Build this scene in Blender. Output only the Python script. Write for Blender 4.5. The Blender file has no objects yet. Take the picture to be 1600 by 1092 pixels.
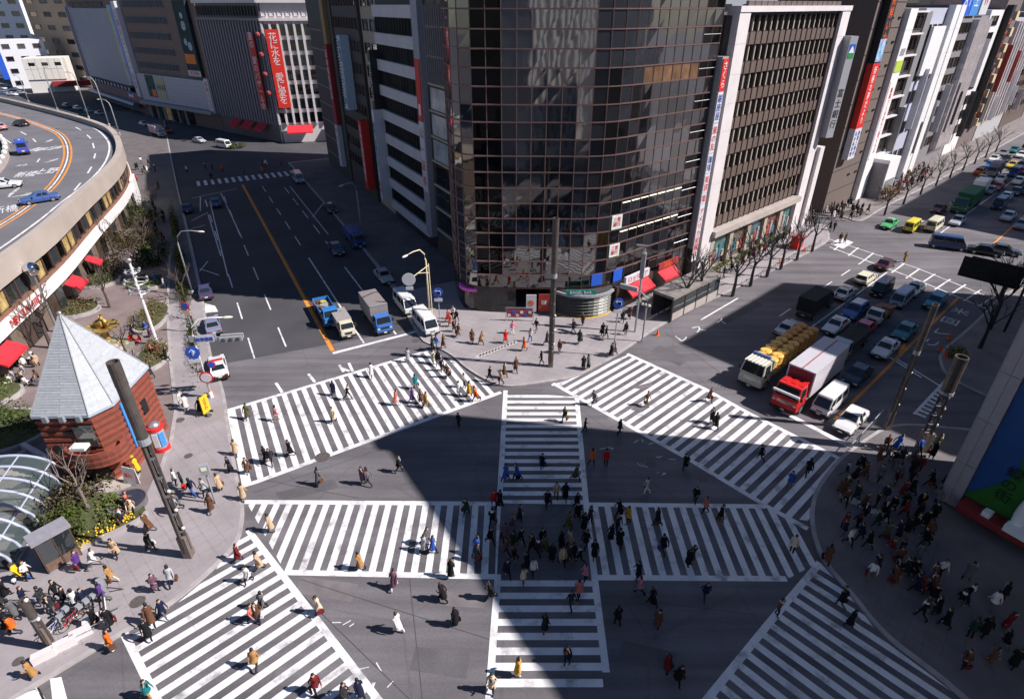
import bpy, bmesh, math, random
from mathutils import Vector, Matrix
R_ = math.radians
random.seed(7)
SC = bpy.context.scene
COL = SC.collection
# ---------------------------------------------------------------- camera, sky, sun, exposure
FPX, HOR, CAMH = 925.0, 8.0, 32.0
PITCH = math.atan((546 - HOR) / FPX)
cd = bpy.data.cameras.new('camera'); cam = bpy.data.objects.new('camera', cd); COL.objects.link(cam)
cd.sensor_width = 36.0; cd.lens = 36.0 * FPX / 1600.0; cd.clip_start = 0.5; cd.clip_end = 4000
cam.location = (0, 0, CAMH); cam.rotation_euler = (R_(90) - PITCH, 0, 0)
SC.camera = cam
SUN_AZ, SUN_EL = 99.0, 43.0
W = bpy.data.worlds.new('World'); SC.world = W; W.use_nodes = True
nt = W.node_tree; bg = nt.nodes['Background']
sky = nt.nodes.new('ShaderNodeTexSky'); sky.sky_type = 'NISHITA'; sky.sun_disc = False
sky.sun_elevation = R_(SUN_EL); sky.sun_rotation = R_(SUN_AZ); sky.air_density = 1.0; sky.dust_density = 0.2; sky.ozone_density = 6.0
nt.links.new(sky.outputs[0], bg.inputs[0]); bg.inputs[1].default_value = 0.05
sl = bpy.data.lights.new('sun', 'SUN'); sun = bpy.data.objects.new('sun', sl); COL.objects.link(sun)
sl.energy = 4.6; sl.angle = R_(0.53); sl.color = (1.0, 0.94, 0.905)
sv = Vector((math.sin(R_(SUN_AZ)) * math.cos(R_(SUN_EL)), math.cos(R_(SUN_AZ)) * math.cos(R_(SUN_EL)), math.sin(R_(SUN_EL))))
sun.rotation_euler = (-sv).to_track_quat('-Z', 'Y').to_euler(); sun.location = sv * 200
SC.view_settings.view_transform = 'Standard'; SC.view_settings.look = 'None'
SC.view_settings.exposure = 0.62; SC.view_settings.gamma = 1.0; SC.view_settings.use_curve_mapping = False
SC.cycles.max_bounces = 6; SC.cycles.diffuse_bounces = 3; SC.cycles.glossy_bounces = 4; SC.cycles.transmission_bounces = 4
SC.cycles.use_denoising = True; SC.cycles.sample_clamp_indirect = 40; SC.cycles.blur_glossy = 0.3

# ---------------------------------------------------------------- where things stand on the ground
def G(px, py, z=0.0):
    u = (px - 800) / FPX; v = -(py - 546) / FPX
    dy = math.cos(PITCH) + v * math.sin(PITCH); dz = -math.sin(PITCH) + v * math.cos(PITCH)
    t = (z - CAMH) / dz
    return (u * t, dy * t)
AL, AR = R_(-28.2), R_(47.3)
dL = (math.sin(AL), math.cos(AL)); nL = (dL[1], -dL[0])
dR = (math.sin(AR), math.cos(AR)); nR = (dR[1], -dR[0])
def LS(s, t): return (s * dL[0] + t * nL[0], s * dL[1] + t * nL[1])     # left street: s along it, t across to the right
def RS(s, t): return (s * dR[0] + t * nR[0], s * dR[1] + t * nR[1])     # right street
def toL(p): return (p[0] * dL[0] + p[1] * dL[1], p[0] * nL[0] + p[1] * nL[1])
def toR(p): return (p[0] * dR[0] + p[1] * dR[1], p[0] * nR[0] + p[1] * nR[1])
HL = math.atan2(dL[1], dL[0]); HR = math.atan2(dR[1], dR[0])             # headings as rotations about z

# ---------------------------------------------------------------- materials
MATS = {}
def mat(name, col, rough=0.7, metal=0.0, spec=0.5, var=0.15, scale=3.0, fine=0.0, fscale=40.0, bump=0.0, bscale=60.0, rnd=0.0, emit=0.0, coat=0.0, ior=None, stretch=None):
    if name in MATS: return MATS[name]
    m = bpy.data.materials.new(name); m.use_nodes = True; n = m.node_tree.nodes; l = m.node_tree.links
    b = n['Principled BSDF']; b.inputs['Roughness'].default_value = rough; b.inputs['Metallic'].default_value = metal
    b.inputs['Specular IOR Level'].default_value = spec
    if ior: b.inputs['IOR'].default_value = ior
    if coat: b.inputs['Coat Weight'].default_value = coat; b.inputs['Coat Roughness'].default_value = 0.06
    tc = n.new('ShaderNodeTexCoord'); src = tc.outputs['Object']
    if stretch:
        mp = n.new('ShaderNodeMapping'); mp.inputs['Scale'].default_value = stretch; l.new(src, mp.inputs[0]); src = mp.outputs[0]
    c = n.new('ShaderNodeRGB'); c.outputs[0].default_value = (*col, 1); out = c.outputs[0]
    def modul(out, fac_socket, lo, hi):
        mr = n.new('ShaderNodeMapRange'); mr.inputs[3].default_value = lo; mr.inputs[4].default_value = hi; l.new(fac_socket, mr.inputs[0])
        hs = n.new('ShaderNodeHueSaturation'); l.new(mr.outputs[0], hs.inputs['Value']); l.new(out, hs.inputs['Color']); return hs.outputs[0]
    if var:
        t = n.new('ShaderNodeTexNoise'); t.inputs['Scale'].default_value = scale; t.inputs['Detail'].default_value = 5; l.new(src, t.inputs[0])
        mr = n.new('ShaderNodeMapRange'); mr.inputs[1].default_value = 0.3; mr.inputs[2].default_value = 0.7; l.new(t.outputs[0], mr.inputs[0])
        out = modul(out, mr.outputs[0], 1 - var, 1 + var)
    if fine:
        t2 = n.new('ShaderNodeTexNoise'); t2.inputs['Scale'].default_value = fscale; t2.inputs['Detail'].default_value = 3; l.new(src, t2.inputs[0])
        out = modul(out, t2.outputs[0], 1 - fine, 1 + fine)
    if rnd:
        oi = n.new('ShaderNodeObjectInfo'); out = modul(out, oi.outputs['Random'], 1 - rnd, 1 + rnd)
    l.new(out, b.inputs['Base Color'])
    if emit: l.new(out, b.inputs['Emission Color']); b.inputs['Emission Strength'].default_value = emit
    if bump:
        t3 = n.new('ShaderNodeTexNoise'); t3.inputs['Scale'].default_value = bscale; t3.inputs['Detail'].default_value = 4; l.new(src, t3.inputs[0])
        bp = n.new('ShaderNodeBump'); bp.inputs['Strength'].default_value = bump; bp.inputs['Distance'].default_value = 0.05
        l.new(t3.outputs[0], bp.inputs['Height']); l.new(bp.outputs[0], b.inputs['Normal'])
    MATS[name] = m; return m
def paint_mat(name, col, under, wear=0.5):
    """road paint worn through to the asphalt in places"""
    m = mat(name, col, rough=0.75, var=0.10, scale=0.7, fine=0.08, fscale=9)
    n = m.node_tree.nodes; l = m.node_tree.links; b = n['Principled BSDF']; old = b.inputs['Base Color'].links[0].from_socket
    tc = n.new('ShaderNodeNewGeometry'); t = n.new('ShaderNodeTexNoise'); t.inputs['Scale'].default_value = 0.75; t.inputs['Detail'].default_value = 12; t.inputs['Roughness'].default_value = 0.66
    l.new(tc.outputs['Position'], t.inputs[0])
    r = n.new('ShaderNodeValToRGB'); r.color_ramp.elements[0].position = 0.57 - 0.08 * wear; r.color_ramp.elements[1].position = 0.74 - 0.08 * wear
    r.color_ramp.elements[1].color = (0.75, 0.75, 0.75, 1)
    l.new(t.outputs[0], r.inputs[0])
    mx = n.new('ShaderNodeMix'); mx.data_type = 'RGBA'; l.new(r.outputs[0], mx.inputs[0]); l.new(old, mx.inputs[6]); mx.inputs[7].default_value = (*under, 1)
    l.new(mx.outputs[2], b.inputs['Base Color']); return m
def glass_mat(name, col, rnd=0.5, wob=0.04, rough=0.02, ior=1.9, warm=0.0):
    """window glass: dark, mirror-like, each pane a little different behind"""
    m = bpy.data.materials.new(name); m.use_nodes = True; n = m.node_tree.nodes; l = m.node_tree.links; b = n['Principled BSDF']
    b.inputs['Roughness'].default_value = rough; b.inputs['IOR'].default_value = ior
    oi = n.new('ShaderNodeObjectInfo'); r = n.new('ShaderNodeValToRGB'); e = r.color_ramp.elements
    e[0].color = (*[c * (1 - rnd) for c in col], 1); e[1].color = (*[min(1, c * (1 + rnd * 3) + warm) for c in col], 1); e[0].position = 0.35
    l.new(oi.outputs['Random'], r.inputs[0]); l.new(r.outputs[0], b.inputs['Base Color'])
    g = n.new('ShaderNodeNewGeometry'); t = n.new('ShaderNodeTexNoise'); t.inputs['Scale'].default_value = 0.4; t.inputs['Detail'].default_value = 1.0; l.new(g.outputs['Position'], t.inputs[0])
    bp = n.new('ShaderNodeBump'); bp.inputs['Strength'].default_value = 1.0; bp.inputs['Distance'].default_value = wob; l.new(t.outputs[0], bp.inputs['Height']); l.new(bp.outputs[0], b.inputs['Normal'])
    MATS[name] = m; return m
def brick_mat(name, c1, c2, mortar, sx, sy, rough=0.85):
    m = bpy.data.materials.new(name); m.use_nodes = True; n = m.node_tree.nodes; l = m.node_tree.links; b = n['Principled BSDF']; b.inputs['Roughness'].default_value = rough
    tc = n.new('ShaderNodeTexCoord'); t = n.new('ShaderNodeTexBrick'); t.inputs['Scale'].default_value = 1.0; t.inputs['Brick Width'].default_value = sx; t.inputs['Row Height'].default_value = sy
    t.inputs['Mortar Size'].default_value = 0.03; t.inputs['Color1'].default_value = (*c1, 1); t.inputs['Color2'].default_value = (*c2, 1); t.inputs['Mortar'].default_value = (*mortar, 1)
    l.new(tc.outputs['Object'], t.inputs[0]); no = n.new('ShaderNodeTexNoise'); no.inputs['Scale'].default_value = 0.35; no.inputs['Detail'].default_value = 8; l.new(tc.outputs['Object'], no.inputs[0])
    mr = n.new('ShaderNodeMapRange'); mr.inputs[1].default_value = 0.3; mr.inputs[2].default_value = 0.7; mr.inputs[3].default_value = 0.72; mr.inputs[4].default_value = 1.2; l.new(no.outputs[0], mr.inputs[0])
    hs = n.new('ShaderNodeHueSaturation'); l.new(t.outputs[0], hs.inputs['Color']); l.new(mr.outputs[0], hs.inputs['Value']); l.new(hs.outputs[0], b.inputs['Base Color'])
    MATS[name] = m; return m
ASPH = (0.135, 0.125, 0.137)
def asphalt_mat():
    m = mat('asphalt', ASPH, rough=0.88, var=0.22, scale=0.12, fine=0.25, fscale=7.0, bump=0.25, bscale=25)
    n = m.node_tree.nodes; l = m.node_tree.links; b = n['Principled BSDF']; old = b.inputs['Base Color'].links[0].from_socket
    g = n.new('ShaderNodeNewGeometry')
    v = n.new('ShaderNodeTexVoronoi'); v.feature = 'DISTANCE_TO_EDGE'; v.inputs['Scale'].default_value = 0.11; l.new(g.outputs['Position'], v.inputs[0])
    r = n.new('ShaderNodeValToRGB'); r.color_ramp.elements[0].color = (0.5, 0.5, 0.5, 1); r.color_ramp.elements[0].position = 0.0; r.color_ramp.elements[1].position = 0.012; l.new(v.outputs[0], r.inputs[0])
    mp = n.new('ShaderNodeMapping'); mp.inputs['Rotation'].default_value = (0, 0, R_(47)); mp.inputs['Scale'].default_value = (0.05, 0.9, 1); l.new(g.outputs['Position'], mp.inputs[0])
    st = n.new('ShaderNodeTexNoise'); st.inputs['Scale'].default_value = 1.0; st.inputs['Detail'].default_value = 6; l.new(mp.outputs[0], st.inputs[0])
    mr = n.new('ShaderNodeMapRange'); mr.inputs[1].default_value = 0.35; mr.inputs[2].default_value = 0.65; mr.inputs[3].default_value = 0.78; mr.inputs[4].default_value = 1.16; l.new(st.outputs[0], mr.inputs[0])
    hs = n.new('ShaderNodeHueSaturation'); l.new(old, hs.inputs['Color']); l.new(mr.outputs[0], hs.inputs['Value'])
    mx = n.new('ShaderNodeMix'); mx.data_type = 'RGBA'; mx.blend_type = 'MULTIPLY'; mx.inputs[0].default_value = 0.28; l.new(hs.outputs[0], mx.inputs[6]); l.new(r.outputs[0], mx.inputs[7])
    l.new(mx.outputs[2], b.inputs['Base Color']); return m
A_ = asphalt_mat()
PAINT = paint_mat('white_road_paint', (0.72, 0.71, 0.72), ASPH, 0.6)
YPAINT = paint_mat('orange_road_paint', (0.75, 0.27, 0.03), ASPH, 0.5)
PAVE = mat('paving', (0.30, 0.27, 0.28), rough=0.85, var=0.14, scale=0.35, fine=0.12, fscale=5)
KERB = mat('kerb_stone', (0.36, 0.33, 0.33), rough=0.8, var=0.2, scale=1.2, fine=0.1)
BRICKPAVE = mat('plaza_paving', (0.20, 0.155, 0.15), rough=0.85, var=0.15, scale=0.5, fine=0.15, fscale=6)
WHITE = mat('white_paint', (0.78, 0.77, 0.77), rough=0.5, var=0.05, rnd=0.03)
CONC = mat('concrete', (0.40, 0.35, 0.32), rough=0.85, var=0.12, scale=0.4, fine=0.1, fscale=8)
DARK = mat('dark_metal', (0.025, 0.025, 0.028), rough=0.45, var=0.2, rnd=0.2)
BLACK = mat('black', (0.010, 0.010, 0.012), rough=0.6, var=0.2)
STEEL = mat('steel', (0.55, 0.56, 0.58), rough=0.35, metal=0.8, var=0.1)
GREYM = mat('grey_metal', (0.30, 0.31, 0.33), rough=0.5, var=0.1)
RED = mat('red', (0.62, 0.025, 0.02), rough=0.55, var=0.08)
AWN = mat('awning_red', (0.60, 0.02, 0.035), rough=0.75, var=0.12, scale=2)
BLUE = mat('sign_blue', (0.02, 0.10, 0.55), rough=0.5, var=0.05)
LBLUE = mat('banner_blue', (0.05, 0.24, 0.62), rough=0.6, var=0.08)
ORANGE = mat('orange', (0.80, 0.20, 0.02), rough=0.6, var=0.05)
YELLOW = mat('yellow', (0.80, 0.50, 0.02), rough=0.6, var=0.05)
GREEN = mat('sign_green', (0.02, 0.25, 0.06), rough=0.6, var=0.05)
LAMPW = mat('lamp_cover', (0.75, 0.72, 0.60), rough=0.35, var=0.03)
TUBE = mat('fluorescent_tube', (1.0, 0.93, 0.68), var=0.0, emit=1.1)
WARMLIT = mat('lit_shop_window', (0.40, 0.29, 0.12), var=0.6, scale=1.5, rough=0.3, emit=0.06)
BARK = mat('bark', (0.085, 0.062, 0.052), rough=0.9, var=0.3, scale=6)
def foliage(name, c): return mat(name, c, rough=0.7, var=0.45, scale=1.3, fine=0.25, fscale=9, spec=0.25)
LEAF = foliage('leaf_green', (0.075, 0.115, 0.02)); LEAFO = foliage('leaf_olive', (0.10, 0.10, 0.035)); LEAFD = foliage('leaf_dark', (0.035, 0.05, 0.02)); LEAFB = foliage('leaf_brown', (0.13, 0.085, 0.05))
GLASS = glass_mat('window_glass', (0.016, 0.02, 0.022)); GLASSB = glass_mat('bronze_glass', (0.012, 0.013, 0.016), rnd=0.6, wob=0.010, ior=2.35, rough=0.04)
GLASSC = glass_mat('curtained_glass', (0.028, 0.03, 0.028), rnd=0.9, wob=0.01)

# ---------------------------------------------------------------- mesh building
class MB:
    def __init__(s): s.v = []; s.f = []; s.m = []
    def add(s, vs, fs, m=0):
        o = len(s.v); s.v += [tuple(v) for v in vs]
        for f in fs: s.f.append([o + i for i in f]); s.m.append(m)
        return s
    def box(s, x0, x1, y0, y1, z0, z1, m=0):
        return s.add([(x0, y0, z0), (x1, y0, z0), (x1, y1, z0), (x0, y1, z0), (x0, y0, z1), (x1, y0, z1), (x1, y1, z1), (x0, y1, z1)],
                     [(3, 2, 1, 0), (4, 5, 6, 7), (0, 1, 5, 4), (1, 2, 6, 5), (2, 3, 7, 6), (3, 0, 4, 7)], m)
    def obox(s, c, a, L, wd, z0, z1, m=0):
        ca, sa = math.cos(a), math.sin(a); q = [(-L / 2, -wd / 2), (L / 2, -wd / 2), (L / 2, wd / 2), (-L / 2, wd / 2)]
        return s.prism([(c[0] + x * ca - y * sa, c[1] + x * sa + y * ca) for x, y in q], z0, z1, m)
    def prism(s, poly, z0, z1, m=0, mt=None, bottom=True):
        n = len(poly); ar = sum(poly[i][0] * poly[(i + 1) % n][1] - poly[(i + 1) % n][0] * poly[i][1] for i in range(n))
        if ar < 0: poly = poly[::-1]
        vs = [(x, y, z0) for x, y in poly] + [(x, y, z1) for x, y in poly]
        s.add(vs, [(i, (i + 1) % n, n + (i + 1) % n, n + i) for i in range(n)], m)
        o = len(s.v) - 2 * n
        s.f.append([o + n + i for i in range(n)]); s.m.append(m if mt is None else mt)
        if bottom: s.f.append([o + i for i in range(n)][::-1]); s.m.append(m)
        return s
    def poly(s, pts, z, m=0):
        n = len(pts); ar = sum(pts[i][0] * pts[(i + 1) % n][1] - pts[(i + 1) % n][0] * pts[i][1] for i in range(n))
        if ar < 0: pts = pts[::-1]
        return s.add([(x, y, z) for x, y in pts], [list(range(n))], m)
    def strip(s, pts, wd, z, m=0, z1=None):
        """flat ribbon of width wd along a ground polyline; a wall when z1 is given"""
        P = [Vector((p[0], p[1])) for p in pts]; Lp = []; Rp = []
        for i, p in enumerate(P):
            a = P[max(0, i - 1)]; b = P[min(len(P) - 1, i + 1)]; t = (b - a).normalized(); nn = Vector((-t.y, t.x)) * wd / 2
            Lp.append(p + nn); Rp.append(p - nn)
        for i in range(len(P) - 1):
            q = [Rp[i], Rp[i + 1], Lp[i + 1], Lp[i]]
            if z1 is None: s.add([(v.x, v.y, z) for v in q], [(0, 1, 2, 3)], m)
            else: s.prism([(v.x, v.y) for v in q], z, z1, m)
        return s
    def ring(s, c, ax, r, n, ph=0):
        ax = Vector(ax).normalized(); u = ax.cross(Vector((0, 0, 1)) if abs(ax.z) < 0.9 else Vector((1, 0, 0))).normalized(); w = ax.cross(u)
        return [tuple(Vector(c) + (u * math.cos(ph + 2 * math.pi * i / n) + w * math.sin(ph + 2 * math.pi * i / n)) * r) for i in range(n)]
    def path(s, pts, rad, n=6, m=0, cap=True):
        pts = [Vector(p) for p in pts]
        if not isinstance(rad, (list, tuple)): rad = [rad] * len(pts)
        vs = []
        for i, p in enumerate(pts):
            a = pts[max(0, i - 1)]; b = pts[min(len(pts) - 1, i + 1)]; vs += s.ring(p, b - a, rad[i], n)
        fs = [(k * n + i, k * n + (i + 1) % n, (k + 1) * n + (i + 1) % n, (k + 1) * n + i) for k in range(len(pts) - 1) for i in range(n)]
        if cap: fs += [tuple(range(n))[::-1], tuple(range((len(pts) - 1) * n, len(pts) * n))]
        return s.add(vs, fs, m)
    def lathe(s, prof, n=12, c=(0, 0), m=0):
        vs = [(c[0] + r * math.cos(2 * math.pi * i / n), c[1] + r * math.sin(2 * math.pi * i / n), z) for r, z in prof for i in range(n)]
        fs = [(k * n + i, k * n + (i + 1) % n, (k + 1) * n + (i + 1) % n, (k + 1) * n + i) for k in range(len(prof) - 1) for i in range(n)]
        fs += [tuple(range(n))[::-1], tuple(range((len(prof) - 1) * n, len(prof) * n))]
        return s.add(vs, fs, m)
    def sphere(s, c, r, n=8, k=5, m=0, sq=(1, 1, 1)):
        vs = []; fs = []
        for j in range(k + 1):
            th = math.pi * j / k
            for i in range(n):
                a = 2 * math.pi * i / n; vs.append((c[0] + r * sq[0] * math.sin(th) * math.cos(a), c[1] + r * sq[1] * math.sin(th) * math.sin(a), c[2] + r * sq[2] * math.cos(th)))
        for j in range(k):
            for i in range(n): fs.append((j * n + i, (j + 1) * n + i, (j + 1) * n + (i + 1) % n, j * n + (i + 1) % n))
        return s.add(vs, fs, m)
    def mesh(s, name, mats, smooth=False):
        me = bpy.data.meshes.new(name); me.from_pydata(s.v, [], s.f); me.polygons.foreach_set('material_index', s.m)
        if smooth: me.polygons.foreach_set('use_smooth', [True] * len(s.f))
        for m in (mats if isinstance(mats, (list, tuple)) else [mats]): me.materials.append(m)
        return me
    def obj(s, name, mats, parent=None, loc=(0, 0, 0), rz=0.0, smooth=False):
        return place(name, s.mesh(name, mats, smooth), parent, loc, rz)
def place(name, me, parent=None, loc=(0, 0, 0), rz=0.0, rot=None, scale=None):
    o = bpy.data.objects.new(name, me); COL.objects.link(o); o.parent = parent; o.location = loc
    o.rotation_euler = rot if rot else (0, 0, rz)
    if scale: o.scale = scale
    return o
def tag(o, label, cat, group=None):
    o['label'] = label; o['category'] = cat
    if group: o['group'] = group
    return o
def thing(name, label, cat, loc=(0, 0, 0), rz=0.0, group=None):
    if len(loc) == 2: loc = (loc[0], loc[1], 0)
    return tag(place(name, None, None, loc, rz), label, cat, group)
def structure(o): o['kind'] = 'structure'; return o
def stuff(o): o['kind'] = 'stuff'; return o
KIDS = {}
def dup(root, loc, rz=None, label=None, group=None, scale=None):
    """a copy of a thing with copies of its parts and sub-parts"""
    if len(loc) == 2: loc = (loc[0], loc[1], 0)
    r = root.copy(); COL.objects.link(r); r.location = loc
    if rz is not None: r.rotation_euler = (0, 0, rz)
    if scale: r.scale = (scale,) * 3
    if label: r['label'] = label
    if group: r['group'] = group
    if root.name not in KIDS:
        KIDS[root.name] = [(c, [g for g in bpy.data.objects if g.parent == c]) for c in bpy.data.objects if c.parent == root]
    for ch, gs in KIDS[root.name]:
        c = ch.copy(); COL.objects.link(c); c.parent = r
        for g in gs:
            d = g.copy(); COL.objects.link(d); d.parent = c
    return r
def text(body, size, m, parent, loc, rot=(R_(90), 0, 0), vert=False, sx=1.0, name='lettering', space=1.0, align='CENTER'):
    c = bpy.data.curves.new(name, 'FONT'); c.body = '\n'.join(body) if vert else body; c.size = size; c.align_x = align; c.align_y = 'CENTER'
    c.extrude = 0.012; c.space_line = space * 1.0; c.resolution_u = 2; c.materials.append(m)
    tmp = bpy.data.objects.new('tmp', c); COL.objects.link(tmp); dg = bpy.context.evaluated_depsgraph_get(); me = bpy.data.meshes.new_from_object(tmp.evaluated_get(dg)); bpy.data.objects.remove(tmp); me.name = name
    o = place(name, me, parent, loc, rot=rot)
    if sx != 1.0: o.scale = (sx, 1, 1)
    return o
# ---------------------------------------------------------------- ground, pavements, markings
ground = structure(MB().poly([(-900, -300), (900, -300), (900, 1300), (-900, 1300)], 0.0).obj('road', A_))
def clip_poly(P, a, b, c):
    """keep the part of P where a*x + b*y >= c"""
    out = []
    for i in range(len(P)):
        p, q = P[i], P[(i + 1) % len(P)]; dp = a * p[0] + b * p[1] - c; dq = a * q[0] + b * q[1] - c
        if dp >= 0: out.append(p)
        if (dp >= 0) != (dq >= 0):
            t = dp / (dp - dq); out.append((p[0] + (q[0] - p[0]) * t, p[1] + (q[1] - p[1]) * t))
    return out
def smooth(pts, n=3):
    for _ in range(n):
        q = [pts[0]]
        for a, b in zip(pts, pts[1:]): q += [(a[0] * .75 + b[0] * .25, a[1] * .75 + b[1] * .25), (a[0] * .25 + b[0] * .75, a[1] * .25 + b[1] * .75)]
        pts = q + [pts[-1]]
    return pts
def pavement(name, kerb, back, m, h=0.13):
    """raised paving: kerb = its road edge, back = the points that close it behind"""
    k = smooth(kerb, 2)
    o = structure(MB().prism(k + back, -0.2, h, 0).obj(name, [m]))
    kb = MB()
    for i in range(len(k) - 1):
        a, b = Vector(k[i]), Vector(k[i + 1]); t = (b - a)
        if t.length < 1e-4: continue
        nn = Vector((-t.y, t.x)).normalized() * 0.14
        kb.prism([tuple(a - nn), tuple(b - nn), tuple(b + nn), tuple(a + nn)], -0.1, h + 0.012)
    kb.obj('kerb', KERB, o)
    # flagstone joints nearest the camera: thin recessed bands proud of nothing, kept as one piece
    return o
Gp = lambda *a: [G(x, y) for x, y in a]
# tower corner and the pavement along the bronze building
kerbT = [LS(150, 20.9), LS(105, 20.8), LS(85, 20.4), LS(70, 20.0)] + Gp((656, 531), (677, 540), (708, 555), (731, 578), (774, 601), (800, 605), (851, 597), (895, 591), (928, 574), (964, 555), (1031, 508), (1100, 474), (1200, 426), (1287, 383), (1297, 372), (1288, 352))
paveT = pavement('pavement_tower_corner', kerbT, [RS(101, -46), RS(101, -80), LS(150, 60)], PAVE)
kerbF = [RS(108.5, -60), RS(108.5, -40)] + Gp((1322, 340), (1335, 347), (1351, 344), (1380, 324)) + [RS(152, -31.3), RS(300, -31.3)]
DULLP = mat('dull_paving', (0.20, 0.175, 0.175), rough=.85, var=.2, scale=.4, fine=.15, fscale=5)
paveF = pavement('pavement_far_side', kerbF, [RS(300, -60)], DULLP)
kerbR = [RS(330, -8), RS(170, -8), RS(118, -8)] + [RS(112, -6), RS(110, 2), RS(110, 40)]
paveR2 = pavement('pavement_beyond_side_street', kerbR, [RS(330, 40)], PAVE)
kerbS = [RS(100, 60), RS(100, 2), RS(98, -6), RS(95, -8), RS(80, -8.3)] + Gp((1467, 553), (1470, 570), (1476, 584), (1500, 601), (1528, 614), (1560, 628)) + [G(1640, 668)]
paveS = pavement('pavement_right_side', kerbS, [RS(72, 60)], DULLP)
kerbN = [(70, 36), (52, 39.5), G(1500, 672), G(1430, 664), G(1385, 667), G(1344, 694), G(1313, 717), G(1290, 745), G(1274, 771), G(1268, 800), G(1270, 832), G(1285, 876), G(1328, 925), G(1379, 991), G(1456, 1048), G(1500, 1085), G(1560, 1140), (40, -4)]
paveN = pavement('pavement_near_right', kerbN, [(90, -20), (90, 30)], mat('shade_paving', (0.15, 0.135, 0.14), rough=.85, var=.2, scale=.4, fine=.15, fscale=5))  # paving colour itself darkened to deepen the corner's shade
kerbP = [LS(260, -3.4), LS(150, -3.2), LS(110, -2.6), LS(77, -2.3)] + Gp((325, 549), (349, 609), (356, 668), (369, 745), (378, 785), (379, 812), (371, 850), (331, 891), (267, 945), (192, 989), (77, 1058), (-40, 1130))
paveP = pavement('plaza_pavement', kerbP, [(-70, 12), (-130, 60), (-160, 140), LS(260, -12)], PAVE)
# darker paved area of the plaza behind the pavement strip
MB().poly(Gp((262, 430), (258, 480), (263, 560), (275, 640), (266, 690), (245, 740), (232, 770), (190, 770), (140, 780), (100, 770), (60, 770), (-60, 760), (-200, 600), (0, 480), (200, 330), (235, 330)), 0.137).obj('plaza_paving', BRICKPAVE, paveP)
kerbl = Gp((266, 400), (262, 480), (266, 560), (276, 640), (268, 690), (250, 740))
MB().strip(kerbl, 0.3, 0.13, z1=0.19).obj('edging', KERB, paveP)
# paving joints: grooves between the slabs of the sunlit corners
def joints(par, poly, a, step, z, wd=0.035, m=None):
    b = MB(); d = (math.cos(a), math.sin(a))
    for k, (ux, uy) in enumerate((d, (-d[1], d[0]))):
        pr = [p[0] * ux + p[1] * uy for p in poly]; c = math.ceil(min(pr) / step) * step
        while c < max(pr):
            q = clip_poly(clip_poly(poly, ux, uy, c), -ux, -uy, -(c + wd))
            if len(q) > 2: b.poly(q, z)
            c += step
    return stuff(b.obj('paving_joint', m or mat('joint', (0.25, 0.225, 0.23), var=0.2), par))
joints(paveT, Gp((690, 535), (740, 575), (800, 598), (890, 586), (950, 550), (1030, 500), (960, 495), (850, 500), (735, 492)), AL, 0.9, 0.1345)
joints(paveP, Gp((280, 620), (345, 625), (366, 745), (375, 800), (362, 850), (262, 938), (180, 985), (60, 1045), (40, 980), (120, 900), (220, 840), (265, 730)), R_(45), 0.9, 0.1345)
joints(paveN, Gp((1310, 735), (1285, 770), (1276, 830), (1335, 915), (1385, 980), (1450, 1035), (1540, 1000), (1480, 880), (1440, 800), (1400, 720)), R_(48), 0.9, 0.1345, m=mat('shade_joint', (0.10, 0.09, 0.095), var=.2))  # joint colour darkened along with the shade-toned paving

MK = [0]
def marking(name, poly_or_pts, par, wd=None, m=PAINT, z=0.009):
    MK[0] += 1; z += (MK[0] % 13) * 0.00025; b = MB()
    (b.strip(poly_or_pts, wd, z) if wd else b.poly(poly_or_pts, z)); return b.obj(name, m, par)
NEWA = mat('newer_shaded_asphalt', (0.062, 0.060, 0.068), rough=0.9, var=0.2, scale=0.15, fine=0.22, fscale=7)
structure(MB().poly([LS(57.6, 21), LS(60.2, -3.6), LS(138, -6), LS(150, -110), LS(330, -190), LS(330, 120), LS(150, 60), LS(138, 22)], 0.004).obj('left_street', NEWA))  # newer surface; past the far zebra its dark colour also paints in shade
DPAVE = mat('shade_dark_paving', (0.13, 0.115, 0.115), rough=.85, var=.2, scale=.4, fine=.15, fscale=5)  # sheets over ordinary paving, their dark colour carrying the avenue's shade
MB().poly([LS(68, 20.3), LS(85, 20.7), LS(149, 21.2), LS(149, 40), LS(68, 32)], 0.1345).obj('shade_dark_paving', DPAVE, paveT)
MB().poly([LS(78, -2.6), LS(110, -2.9), LS(258, -3.8), LS(258, -30), LS(150, -30), LS(110, -14), LS(90, -14), LS(78, -9)], 0.1345).obj('shade_dark_paving', DPAVE, paveP)
PER = 0.92
def crosswalk(quad, adir, borders, phase=0.0, per=PER, duty=0.5):
    """quad: the zebra's ground outline; adir: the walking direction in which its stripes repeat"""
    root = structure(place('crosswalk', None)); a = Vector(adir).normalized()
    pr = [p[0] * a.x + p[1] * a.y for p in quad]; c = min(pr) + phase
    while c < max(pr):
        q = clip_poly(clip_poly(quad, a.x, a.y, c), -a.x, -a.y, -(c + per * duty))
        if len(q) > 2:
            ar = abs(sum(q[i][0] * q[(i + 1) % len(q)][1] - q[(i + 1) % len(q)][0] * q[i][1] for i in range(len(q)))) / 2
            if ar > 0.15: marking('stripe', q, root, z=0.009)
        c += per
    for b_ in borders: marking('border_line', b_, root, 0.42, z=0.013)
    return root
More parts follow.
